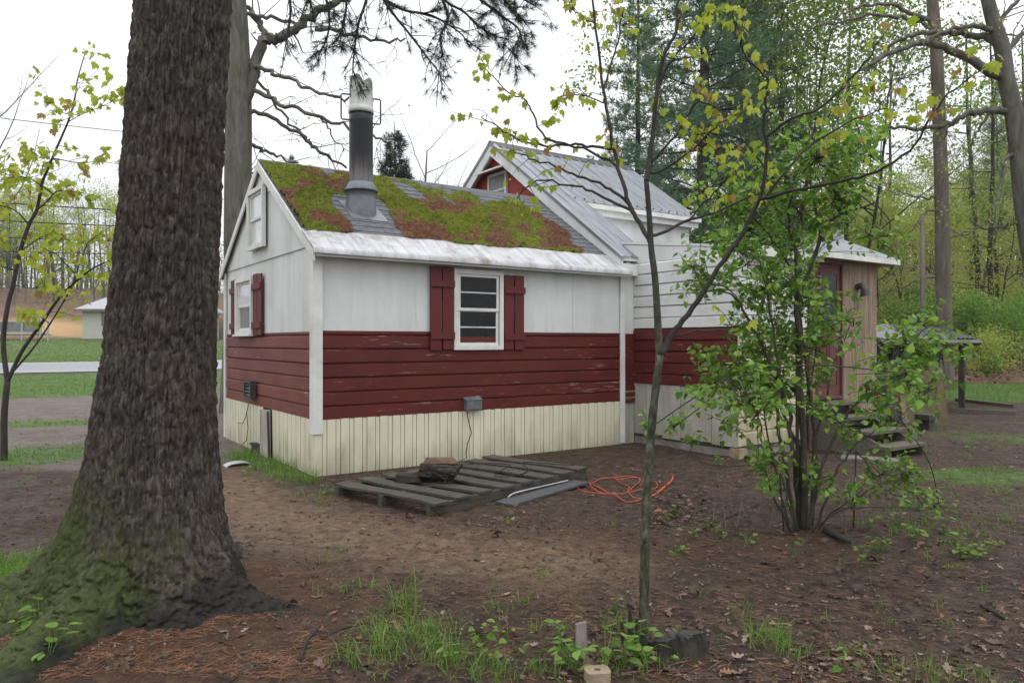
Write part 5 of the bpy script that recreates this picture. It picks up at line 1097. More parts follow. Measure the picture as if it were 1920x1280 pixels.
# ------------------------------------------------------------------ woods
def woods():
    rng = np.random.default_rng(88)
    wp = conifer(101, 22, 0.27, 3.0, 3.6, 'pine_needle', 'dark_bark', 0.30, 1.05, 0.05, 0.30); wp2 = conifer(107, 18, 0.22, 4.0, 3.0, 'pine_needle', 'dark_bark', 0.30, 0.8, 0.0, 0.30); spr = conifer(111, 9, 0.15, 0.4, 2.0, 'dark_needle', 'dark_bark', 0.22, 1.6, 0.25, 0.5)
    A = decid(201, 15, 0.16, 9, 0.5, 0.25, 'young_leaf', 'dark_bark', start=0.22); Bq = decid(203, 17, 0.20, 9, 0.5, 0.25, 'mid_leaf', 'grey_bark', start=0.28); Cq = decid(205, 11, 0.10, 12, 0.50, 0.23, 'young_leaf', 'thin_bark', (9, 5, 3), 0.12)
    Dq = decid(207, 16, 0.24, 2, 0.25, 0.085, 'young_leaf', 'grey_bark', (12, 6, 4), 0.25); Eq = decid(209, 13, 0.09, 12, 0.35, 0.13, 'mid_leaf', 'thin_bark', (12, 5, 3), 0.35)
    def at(px, d, dx=0): return (px-960)/F*d
    # the white pines behind the main block
    place('white_pine', wp, at(1318, 24), 24, 'dense blue green white pine rising behind the metal roof', s=1.0, rz=0.4)
    place('white_pine', wp2, at(1392, 29), 29, 'thin white pine with a bare dark trunk right of the dense one', s=1.15, rz=2.0)
    place('white_pine', wp2, at(1195, 36), 36, 'farther white pine half hidden behind the dense pine', s=1.15, rz=1.0)
    L = {'A': 'young leafing tree with yellow green foliage in the hillside woods', 'B': 'tall green leafing tree in the hillside woods', 'C': 'low bushy yellow green tree in the hillside woods', 'D': 'tall nearly bare grey tree in the hillside woods', 'E': 'slim tree with small green leaves behind the wing roof'}
    for (px, d, t, s) in ((1465, 27, Eq, 1.1), (1492, 30, Eq, 1.2), (1528, 26, Eq, 1.15), (1560, 33, Eq, 1.2), (1440, 34, Eq, 1.3), (1615, 30, Eq, 1.05)):
        place('slim_tree', t, at(px, d), d, L['E'], group='slim trees behind the wing', s=s, rz=rng.uniform(0, 6.28))
    kinds = (('yellow_tree', A, 'A'), ('green_tree', Bq, 'B'), ('bushy_tree', Cq, 'C'), ('bare_tree', Dq, 'D'))
    n = 0; pts = []
    while n < 60:
        d = 33+47*rng.random()**1.2; px = rng.uniform(1400, 2080); x = at(px, d)
        if any(math.hypot(x-a, d-b) < 1.9 for a, b in pts): continue
        pts.append((x, d)); k = kinds[int(rng.choice(4, p=(0.24, 0.32, 0.30, 0.14)))]
        place(k[0], k[1], x, d, L[k[2]], group='hillside woods '+k[0], s=(rng.uniform(0.40, 0.66) if k[2] != 'D' else rng.uniform(0.7, 1.0)), rz=rng.uniform(0, 6.28)); n += 1
    place('white_pine', wp2, at(1870, 60), 60, 'far white pine rising among the hillside woods', s=0.95, rz=3)
    # trunks of the understory: bushes on the bank
    b1 = decid(301, 2.6, 0.04, 17, 0.28, 0.11, 'bush_leaf', 'thin_bark', (8, 5), 0.05, 0.05, wob=0.12); b2 = decid(303, 1.5, 0.03, 13, 0.26, 0.10, 'bush_leaf', 'thin_bark', (8, 4), 0.02, 0.0, wob=0.15); b3 = decid(305, 1.6, 0.03, 11, 0.30, 0.10, 'young_leaf', 'thin_bark', (9, 4), 0.02, 0.0, wob=0.15)
    for (px, d, s) in ((1850, 31, 1.15), (1810, 32, 1.0), (1890, 33, 1.1), (1930, 30, 1.0), (1700, 34, 0.9), (1680, 33, 0.9)):
        place('green_bush', b1, at(px, d), d, 'fresh green bush with layered branches on the bank', 'bush', 'green bushes on the bank', s, rng.uniform(0, 6.28), names=('stems', 'crown'))
    for k in range(120):
        d = rng.uniform(27.2, 36) if k < 55 else rng.uniform(33, 56); px = rng.uniform(1640, 2010); yb = k % 5 > 1; place('low_bush', b3 if yb else b2, at(px, d), d, ('low yellow green brush growing out of the leaf-strewn bank' if yb else 'low bright green brush growing out of the leaf-strewn bank'), 'bush', 'low yellow brush on the bank' if yb else 'low green brush on the bank', rng.uniform(0.45, 0.9)*(1 if k < 55 else 1.7), rng.uniform(0, 6.28), names=('stems', 'crown'))
    # behind the cottage, above the ridge
    place('arborvitae', spr, at(735, 30), 30, 'dark conical evergreen beyond the cottage ridge', s=1.14, z=0.2, rz=1)
    place('bare_tree', (Dq[0], None), at(775, 34), 34, 'spreading bare tree right of the dark evergreen beyond the cottage ridge', s=0.66, rz=0.3)
    place('bare_tree', (Dq[0], None), at(700, 38), 38, 'spreading bare tree partly hidden by the stove pipe', s=0.66, rz=1.3)
    place('white_pine', wp2, at(545, 70), 70, 'small distant pine above the cottage ridge left of the stove pipe', s=1.0, rz=1)
    # straight dark trunks standing in the hillside woods
    sp = []
    for q in range(3):
        mbt = MB(); rr = np.random.default_rng(500+q); zz = np.linspace(-0.4, 17, 12); ax = np.cumsum(rr.normal(0, 0.07, 12)); ay = np.cumsum(rr.normal(0, 0.07, 12)); pts = np.stack([ax, ay, zz], 1); mbt.tube(pts, np.linspace(0.17, 0.04, 12), 8, cap=False)
        for k in range(13):
            i = int(rr.integers(2, 11)); a = rr.uniform(0, 6.28); L_ = rr.uniform(0.8, 2.6); dd = np.array([math.cos(a), math.sin(a), rr.uniform(-0.15, 0.35)]); mbt.tube([pts[i], pts[i]+dd*L_*0.5+rr.normal(0, .06, 3), pts[i]+dd*L_+[0, 0, 0.1]], [0.035, 0.022, 0.008], 4, cap=False)
        me_ = mbt.mesh('trunk', True); me_.materials.append(MT['dark_bark']); sp.append(me_)
    for k in range(18):
        d = 29+30*rng.random(); px = rng.uniform(1420, 1960); place('dead_tree', (sp[k % 3],), at(px, d), d, 'straight dark trunk with short dead branches in the hillside woods', group='dark trunks in the hillside woods', s=rng.uniform(0.7, 1.15), rz=rng.uniform(0, 6.28), names=('trunk',))
    # far woods closing the view up the hill: one mass
    fw = MB(); tr = MB()
    for (x0, x1, y0, y1, n, zt) in ((16, 105, 76, 108, 900, 7), (-110, 10, 100, 125, 800, 11)):
        X = rng.uniform(x0, x1, n); Y = rng.uniform(y0, y1, n); Z = H(X, Y); hh = rng.uniform(3, zt, n)
        for x, y, z, h in zip(X[::4], Y[::4], Z[::4], hh[::4]): tr.tube([(x, y, z-0.3), (x+rng.normal(0, .2), y, z+h*0.6), (x+rng.normal(0, .4), y, z+h+3)], [0.14, 0.10, 0.03], 4, cap=False)
        E = np.stack([X, Y, Z+hh*rng.uniform(0.1, 1.0, n)], 1); E = np.repeat(E, 34, 0)+rng.normal(0, 1, (n*34, 3))*[1.3, 1.3, 0.9]
        D = rng.normal(0, 1, (len(E), 3)); fw.inst(*LEAF_RHOMB, scale_m(dirmats(D, rng, jit=0.8), rng.uniform(0.2, 0.42, len(E))), E, np.repeat(rng.random(n), 34)*0.6+rng.random(len(E))*0.39+0.001)
    o = fw.build('far_woods', MT['mid_leaf']); tag(o, 'hazy yellow green mass of distant woods closing the view', 'woods', kind='stuff')
    o = tr.build('far_trunks', MT['dark_bark']); tag(o, 'thin dark trunks inside the distant mass of woods', 'woods', kind='stuff')
    # left background on the far bank
    pts = []; n = 0
    while n < 34:
        d = rng.uniform(74, 112); px = rng.uniform(-140, 330); x = at(px, d)
        if uv_of(x, d)[1] < 74.0 or any(math.hypot(x-a, d-b) < 2.5 for a, b in pts): continue
        pts.append((x, d)); k = int(rng.choice(4, p=(0.22, 0.18, 0.40, 0.20))); t = (A, Bq, Dq, wp2)[k]
        nm, lb = (('yellow_tree', 'pale yellow leafing tree on the bank across the road'), ('green_tree', 'pale green leafing tree on the bank across the road'), ('bare_tree', 'thin bare grey tree on the bank across the road'), ('white_pine', 'hazy white pine on the bank across the road'))[k]
        place(nm, t, x, d, lb, group='trees across the road '+nm, s=rng.uniform(0.62, 0.9) if k != 3 else rng.uniform(0.7, 0.95), rz=rng.uniform(0, 6.28)); n += 1
    for k in range(46):
        d = rng.uniform(73.5, 92); px = rng.uniform(-60, 210); x = at(px, d)
        if uv_of(x, d)[1] > 72.6: place('bare_brush', (Dq[0], None) if k % 3 else Cq, x, d, 'low leafless brush on the brown bank across the road' if k % 3 else 'low pale green brush on the brown bank across the road', 'bush', 'brush on the bank across the road', rng.uniform(0.12, 0.3), rng.uniform(0, 6.28), names=('stems', 'crown'))
    place('bare_tree', (Dq[0], None), at(-40, 42), 42, 'big bare tree whose fine twigs spread above the road', s=1.0, rz=2.2)
woods()
# ------------------------------------------------------------------ things lying in the yard
rngP = np.random.default_rng(99)
def one(name, mb, mat, label, cat, group=None, smooth=False, loc=None, rz=0.0):
    o = mb.build(name, MT[mat] if isinstance(mat, str) else [MT[x] for x in mat], None, smooth)
    if loc is not None: o.location = loc; o.rotation_euler = (0, 0, rz)
    return tag(o, label, cat, group)
def rough_lump(sx, sy, sz, seed, n=18, m=14, amp=0.25, flat=0.0):
    th = np.linspace(0, 2*np.pi, n+1); ph = np.linspace(0.02, np.pi-0.02, m); T, Q = np.meshgrid(th, ph, indexing='ij')
    r = 1+amp*2*(fbm(np.cos(T)*1.8*np.sin(Q)+9, np.sin(T)*1.8*np.sin(Q)+Q, 4, seed)-0.5)
    V = np.stack([sx*r*np.cos(T)*np.sin(Q)**0.6, sy*r*np.sin(T)*np.sin(Q)**0.6, sz*r*np.cos(Q)], -1); V[-1] = V[0]
    mb = MB(); mb.grid(V); return mb
def pallet():
    ang = math.radians(50); c = np.array([-0.45, 7.62]); L, W = 2.36, 1.34; gz_ = Hs(*c)
    root = empty('pallet', (c[0], c[1], gz_-0.01), ang); tag(root, 'long mossy wooden pallet lying on the dirt against the cream skirt', 'pallet')
    for y in (-W/2+0.03, 0.0, W/2-0.03):
        mb = MB(); mb.box(-L/2, L/2, y-0.025, y+0.025, -0.04, 0.10); mb.build('stringer', MT['pallet_wood'], root)
    n = 8; st = (L-0.18)/(n-1)
    for k in range(n):
        x = -L/2+k*st; mb = MB(); jag = rngP.uniform(-0.03, 0.05); nn = 7; V = []
        w = 0.180+rngP.uniform(-0.02, 0.025); tilt = rngP.normal(0, 0.006); sk = rngP.normal(0, 0.012)
        ys = np.linspace(-W/2-0.02+rngP.normal(0, 0.012), W/2+0.03+rngP.normal(0, 0.012), nn); A = []; B = []
        for i, y in enumerate(ys):
            x0 = x+sk*i/nn+(0.03*abs(math.sin(i*1.9+k))+0.015*(i == 3) if k == 0 else rngP.normal(0, 0.002)); x1 = x+w+sk*i/nn+rngP.normal(0, 0.003); z = 0.101+0.006*math.sin(i+k)+tilt*(i-3)*0.3
            V.append([(x0, y, z), (x1, y, z), (x1, y, z+0.022), (x0, y, z+0.022)])
        V = np.array(V).reshape(-1, 3); i, j = np.meshgrid(np.arange(nn-1), np.arange(4), indexing='ij'); j2 = (j+1) % 4
        mb.add(V, [np.stack([i*4+j, (i+1)*4+j, (i+1)*4+j2, i*4+j2], -1).reshape(-1, 4), np.arange(4).reshape(1, -1), (np.arange(4)+(nn-1)*4)[::-1].reshape(1, -1)]); mb.build('plank', MT['pallet_wood'], root)
    for x in (-L/2+0.05, 0, L/2-0.15): MB().box(x, x+0.1, -W/2, W/2, -0.06, -0.041).build('bottom_board', MT['pallet_wood'], root)
    ca, sa = math.cos(ang), math.sin(ang)
    def wp(x, y, z): return (c[0]+x*ca-y*sa, c[1]+x*sa+y*ca, gz_-0.01+z)
    # bark-covered log chunk and a slab beside it
    root = empty('log_chunk', wp(-0.42, -0.02, 0.118), ang-1.0); tag(root, 'chunk of split log with rough bark resting on the pallet', 'log')
    n_, m_ = 60, 34; T, S = np.meshgrid(np.linspace(0, 2*np.pi, n_+1), np.linspace(-0.19, 0.17, m_), indexing='ij')
    R = 0.115*(1+0.55*(fbm(np.cos(T)*2+4, np.sin(T)*2+S*5, 4, 4)-0.5)-0.22*np.clip((1-np.abs(2*fbm(T*3.2, S*9, 3, 8)-1)-0.6)/0.4, 0, 1))*(1-0.25*np.exp(-((T-1.6)/0.7)**2))
    V = np.stack([S+0.05*np.sin(T)*(S > 0.1), R*np.cos(T)*1.15, R*np.sin(T)*0.95+0.105], -1); V[-1] = V[0]; V[..., 2] = np.maximum(V[..., 2], 0); lm = MB(); lm.grid(V); lm.build('bark', MT['dark_bark'], root, True)
    for s_ in (0, -1):
        e = V[:-1, s_]; c_ = e.mean(0); rr = np.array([c_+(e-c_)*k+[0.012*math.sin(9*k)*(1 if s_ else -1), 0, 0] for k in (1.0, 0.7, 0.4, 0.05)]); rr = np.concatenate([rr, rr[:, :1]], 1); mb = MB(); mb.grid(rr); mb.build('end_grain', MT['split_wood'], root)
    MB().hexa([(-0.16, -0.05, 0.19), (0.16, -0.06, 0.19), (0.17, 0.03, 0.20), (-0.15, 0.04, 0.20), (-0.15, -0.02, 0.235), (0.10, -0.03, 0.24), (0.12, 0.0, 0.245), (-0.15, 0.01, 0.24)]).build('split_face', MT['split_wood'], root)
    sl = MB().hexa([(-0.14, -0.05, 0), (0.12, -0.06, 0), (0.14, 0.05, 0), (-0.12, 0.06, 0), (-0.13, -0.045, 0.07), (0.10, -0.05, 0.05), (0.12, 0.03, 0.065), (-0.11, 0.05, 0.08)]); one('wood_slab', sl, 'dark_bark', 'short dark slab of wood beside the log chunk on the pallet', 'wood', loc=wp(-0.62, 0.22, 0.124), rz=ang-0.8)
    sl = MB().hexa([(-0.2, -0.07, 0), (0.2, -0.06, 0), (0.2, 0.06, 0), (-0.2, 0.05, 0), (-0.2, -0.07, 0.025), (0.2, -0.06, 0.03), (0.2, 0.06, 0.028), (-0.2, 0.05, 0.02)]); one('wood_slab', sl, 'pallet_wood', 'thin dark offcut lying at the wall side of the pallet', 'wood', loc=wp(-0.45, 0.48, 0.124), rz=ang+0.15)
    # black cable looping over the planks, from the junction box
    q = [xy_of(1.89, -0.12)+(0.05,), wp(0.30, 0.52, 0.135), wp(0.62, 0.35, 0.132), wp(0.72, 0.05, 0.132), wp(0.40, -0.10, 0.132), wp(0.10, -0.28, 0.132), wp(0.28, -0.42, 0.132), wp(0.62, -0.30, 0.132), wp(0.95, 0.05, 0.132), wp(1.10, -0.35, 0.132), wp(1.16, -0.52, 0.13)]
    mb = MB(); w = cr(q, 7); mb.tube(w, 0.005, 5); one('power_cable', mb, 'black_rubber', 'thin black cable looping over the pallet planks', 'cable', smooth=True)
    # board and strip of metal beside the pallet
    p = wp(0.15, -W/2-0.16, 0.0); mb = MB().hexa([(-0.62, -0.13, 0), (0.72, -0.10, 0), (0.72, 0.09, 0), (-0.60, 0.09, 0), (-0.62, -0.13, 0.02), (0.72, -0.10, 0.02), (0.72, 0.09, 0.02), (-0.60, 0.09, 0.02)])
    one('board', mb, 'grey_board', 'flat dark grey board on the dirt along the pallet edge', 'board', loc=(p[0], p[1], Hs(p[0], p[1])+0.004), rz=ang+0.04)
    w = cr([wp(-0.25, -W/2-0.07, 0.03), wp(-0.15, -W/2-0.075, 0.055), wp(0.2, -W/2-0.06, 0.05), wp(0.75, -W/2-0.05, 0.04)], 4); mb = MB(); A = w+np.array([0, 0, 0.014]); mb.grid(np.stack([w-np.array([.012, -.01, 0.012]), A, A+np.array([0.01, -0.02, -0.004])], 1)); one('metal_strip', mb, 'pale_metal', 'bent strip of pale metal between pallet and grey board', 'metal strip', smooth=True)
pallet()
def cord():
    z = [(275, 450), (300, 410), (380, 398), (430, 408), (540, 460), (650, 525), (740, 530), (870, 515), (1000, 510), (1100, 500), (1180, 480), (1230, 440), (1215, 395), (1150, 375), (1040, 378), (1020, 340), (960, 312), (870, 305), (760, 315), (690, 340), (720, 360), (800, 400), (880, 440), (900, 470), (880, 490), (900, 540), (950, 590), (1030, 615), (960, 632), (880, 635), (800, 600), (710, 550), (640, 520), (560, 530), (460, 530), (360, 520), (290, 480), (275, 450), (300, 412), (400, 400), (430, 420), (440, 450), (500, 495), (620, 530), (760, 538), (880, 520), (930, 470), (1010, 400), (1020, 360), (1000, 330), (880, 330), (790, 335), (690, 345), (560, 355), (450, 400)]
    def path(zz, lift):
        pts = []
        for k, (a, b) in enumerate(zz):
            px, py = 1040+a/6.4, 840+b/6.4; d = (CH-0.01)*F/(py-640); x, y, _ = P(px, py, d); pts.append((x, y, Hs(x, y)+0.010+lift*(0.5+0.5*math.sin(k*1.7))))
        return cr(pts, 4)
    mb = MB(); mb.tube(path(z, 0.012), 0.0042, 6)
    o = one('extension_cord', mb, 'orange_cord', 'orange extension cord coiled loosely on the dirt', 'cord', smooth=True)
    mb = MB(); w = path([(1420, 310), (1380, 370), (1320, 430), (1250, 490), (1180, 550), (1130, 560)], 0.0); w[0, 2] += 0.02; mb.tube(w, 0.0075, 6); mb.tube(path([(1425, 315), (1400, 370), (1330, 440), (1260, 500), (1170, 560)], 0.0)+[0, 0, 0.008], 0.0062, 6); mb.build('cord_end', MT['orange_cord'], o, True)
cord()
def stump():
    b = G(1266, 1222); root = empty('tree_stump', tuple(b-[0, 0, 0.01])); tag(root, 'low wet black stump with splintered edges beside the maple sapling', 'stump')
    n, m = 96, 22; th = np.linspace(0, 2*np.pi, n+1); zz = np.linspace(-0.06, 0.085, m); T, Z = np.meshgrid(th, zz, indexing='ij')
    R = (0.115+0.05*np.exp(-np.clip(Z+0.03, 0, 1)/0.05))*(1+0.22*np.sin(2*T+1)+0.10*np.sin(5*T))+0.03*(fbm(np.cos(T)*4, np.sin(T)*4+Z*9, 4, 9)-0.5)-0.018*np.clip((1-np.abs(2*fbm(T*7, Z*6, 3, 29)-1)-0.55)/0.45, 0, 1); Z2 = Z+0.02*np.sin(T+2.0)*(Z > 0.02)+0.05*(fbm(np.cos(T)*5+2, np.sin(T)*5, 4, 19)-0.5)*np.clip(Z/0.085, 0, 1)
    V = np.stack([R*np.cos(T), 0.75*R*np.sin(T), Z2], -1); V[-1] = V[0]; mb = MB(); mb.grid(V.transpose(1, 0, 2)[:, ::-1].copy()); mb.build('side', MT['dark_bark'], root, True)
    top = V[:-1, -1]; rings = [top*[k, k, 1]+[0, 0, -0.012*(1-k)+0.006*math.sin(k*9)] for k in (1.0, 0.75, 0.5, 0.25, 0.02)]; Vt = np.array(rings); Vt = np.concatenate([Vt, Vt[:, :1]], 1); Vt[..., 2] += 0.03*(fbm(Vt[..., 0]*32, Vt[..., 1]*32, 4, 3)-0.5)*np.array([0, .7, 1, 1, 1])[:, None]; mb = MB(); mb.grid(Vt[:, ::-1].copy()); mb.build('cut_top', MT['stump_wood'], root, True)
    for k in range(9):
        a = rngP.uniform(0, 6.28); r = 0.11; mb = MB(); p = np.array([r*math.cos(a), 0.75*r*math.sin(a), 0.0]); h = rngP.uniform(0.06, 0.11); mb.prism([p+[-.015, 0, 0], p+[.015, .004, 0], p+[0, .016, 0]], [p*1.05+[-.004, 0, h], p*1.05+[.004, .001, h], p*1.05+[0, .004, h]]); mb.build('splinter', MT['dark_bark' if k % 2 else 'split_wood'], root)
    # rotten slab leaning on the sapling
    b = G(1185, 1205); mb = MB(); 
    for k, (dx, h, w) in enumerate(((0, 0.16, 0.035), (0.03, 0.11, 0.03), (-0.035, 0.10, 0.03))): mb.prism([(dx-w/2, 0, -0.03), (dx+w/2, 0, -0.03), (dx+w/2, 0.02, -0.03), (dx-w/2, 0.02, -0.03)], [(dx*1.3-w*0.15, 0.02, h), (dx*1.3+w*.15, .02, h), (dx*1.3+w*.15, .03, h), (dx*1.3-w*.15, .03, h)])
    one('rotten_stub', mb, 'dark_bark', 'jagged rotten wood stub at the foot of the maple sapling', 'stump', loc=tuple(b), rz=0.3)
    b = G(1092, 1235); mb = MB().prism([(-0.028, 0, 0.0), (0.028, 0.0, 0.0), (0.028, 0.03, 0.0), (-0.028, 0.03, 0.0)], [(-0.026, 0.03, 0.15), (0.026, 0.03, 0.16), (0.026, 0.055, 0.16), (-0.026, 0.055, 0.15)]); mb.prism([(-0.006, 0, -0.04), (0.022, 0, -0.04), (0.022, 0.02, -0.04), (-0.006, 0.02, -0.04)], [(-0.026, 0, 0.0), (0.028, 0, 0.0), (0.028, 0.03, 0.0), (-0.026, 0.03, 0.0)])
    one('wood_stake', mb, 'plank_grey', 'weathered wooden stake stub sticking out of the weeds', 'stake', loc=tuple(b), rz=0.1)
    b = G(1120, 1272); root = empty('brick', tuple(b+[0, 0, -0.01]), 0.15); tag(root, 'pale tan brick with a round hole half sunk among the weeds', 'brick')
    mb = MB(); th = np.linspace(0, 2*np.pi, 17)[:-1]; ring = [(0.0+0.016*math.cos(t), 0.0+0.016*math.sin(t)) for t in th]
    def sq(t, a, b_): c, s = math.cos(t), math.sin(t); k = min(a/abs(c) if abs(c) > 1e-6 else 9, b_/abs(s) if abs(s) > 1e-6 else 9); return (k*c, k*s)
    sqr = [sq(t+0.0001, 0.055, 0.045) for t in np.linspace(0, 2*np.pi, 17)[:-1]]; rows = [[(x, y, 0.0) for x, y in sqr], [(x, y, 0.052) for x, y in sqr], [(x, y, 0.052) for x, y in ring], [(x, y, 0.01) for x, y in ring]]
    Vb = np.array(rows); Vb = np.concatenate([Vb, Vb[:, :1]], 1); mb.grid(Vb[:, ::-1].copy()); mb.build('brick_body', MT['old_brick'], root); MB().tube([(0, 0, 0.005), (0, 0, 0.012)], 0.017, 12).build('hole', MT['wet_block'], root)
stump()
def sticks():
    for (q, r, l) in (([(562, 1240), (575, 1205), (600, 1175)], 0.010, 'dark curved stick beside the pine root'), ([(600, 1200), (640, 1180), (690, 1168)], 0.007, 'thin dark stick beside the pine root'), ([(430, 1280), (470, 1250), (520, 1240)], 0.006, 'thin twig on needles below the pine'),
                      ([(1840, 1138), (1862, 1150), (1882, 1162)], 0.014, 'short thick broken stick lying on bare dirt'), ([(1548, 998), (1570, 1010), (1592, 1020)], 0.03, 'black rotten log end under the leafy shrub'), ([(1340, 1010), (1400, 1000), (1480, 1002)], 0.006, 'dry brown cane lying in front of the leafy shrub'), ([(1330, 985), (1390, 960), (1450, 935)], 0.006, 'dry tan cane leaning toward the shrub stems')):
        pts = []
        for a, b in q: g_ = G(a, b); pts.append(g_+[0, 0, r*0.8])
        mb = MB(); w = cr(pts, 5); mb.tube(w, np.linspace(r, r*0.6, len(w))*(1+0.1*np.sin(np.arange(len(w))*2)), 7); one('stick', mb, 'dark_bark', l, 'stick', smooth=True)
    # dead canes round the shrub
    for k in range(16):
        px = 1330+k*14+rngP.uniform(-9, 9)+(90 if k > 9 else 0); py = rngP.uniform(960, 1000); g_ = G(px, py); h = rngP.uniform(0.12, 0.5); mb = MB(); t = g_+[rngP.normal(0, .08), rngP.normal(0, .05), h]; mb.tube([g_-[0, 0, .02], 0.5*(g_+t)+rngP.normal(0, .01, 3), t], [0.004, 0.0035, 0.002], 5)
        one('dead_cane', mb, 'plank_grey', 'dry leafless cane standing upright around the leafy shrub', 'cane', 'dead canes round the shrub')
sticks()
def blocks():
    g_ = G(497, 848); root = empty('concrete_block', (g_[0], g_[1], g_[2]-0.02), HZ+0.3); tag(root, 'dark mossy concrete block beside the gable-side skirt', 'block'); MB().box(-0.10, 0.10, -0.17, 0.17, 0, 0.12).build('block', MT['wet_block'], root); MB().box(-0.115, 0.115, -0.19, 0.19, 0.121, 0.15).build('cap_slab', MT['wet_block'], root)
    g_ = G(446, 872); th = np.linspace(0.15, math.pi-0.15, 9); V = np.array([[(0.13*math.cos(t)*1.2, y, 0.05*math.sin(t)+0.02*y) for t in th] for y in (-0.09, -0.03, 0.03, 0.09)]); mb = MB(); mb.grid(V); one('metal_sheet', mb, 'pale_metal', 'curved scrap of shiny metal on the ground behind the pine', 'scrap metal', smooth=True, loc=(g_[0], g_[1], g_[2]-0.008), rz=0.6)
    g_ = G(1738, 806); x0, y0 = g_[0], g_[1]; root = empty('concrete_block', (x0, y0, g_[2]), HZ); tag(root, 'dark stepped concrete block in front of the leaning plywood', 'block'); MB().box(-0.13, 0.13, -0.10, 0.10, -0.03, 0.09).build('foot', MT['wet_block'], root); MB().box(-0.09, 0.09, -0.08, 0.08, 0.09, 0.18).build('core', MT['wet_block'], root); MB().box(-0.17, 0.17, -0.12, 0.12, 0.18, 0.27).build('cap', MT['wet_block'], root)
blocks()
def steps():
    x, y = xy_of(0, 0); root = empty('wooden_steps', (x, y, 0), HZ); tag(root, 'weathered wooden steps leading up to the dull red door', 'steps')
    for k in range(4):
        v1 = -1.92-0.27*k; z = 0.66-0.17*k; MB().box(6.40, 7.32, v1-0.30, v1-0.005, z-0.04, z).build('tread', MT['step_wood'], root)
        if k < 3: MB().box(6.44, 7.28, v1-0.025, v1-0.006, z-0.17 if k else z-0.2, z-0.041).build('riser', MT['step_wood'], root)
    for u in (6.43, 7.25): MB().prism([(u, -1.93, -0.05), (u, -3.0, -0.05), (u, -3.0, 0.10), (u, -1.93, 0.615)], [(u+0.04, -1.93, -0.05), (u+0.04, -3.0, -0.05), (u+0.04, -3.0, 0.10), (u+0.04, -1.93, 0.615)]).build('stringer', MT['step_wood'], root)
    g_ = G(1630, 862); one('flat_board', MB().hexa([(-0.32, -0.15, 0), (0.32, -0.15, 0), (0.32, 0.15, 0), (-0.32, 0.15, 0), (-0.32, -0.15, 0.025), (0.32, -0.15, 0.025), (0.32, 0.15, 0.025), (-0.32, 0.15, 0.025)]), 'plank_grey', 'pale worn board flat on the dirt before the steps', 'board', loc=(g_[0], g_[1], g_[2]+0.003), rz=-0.5)
steps()
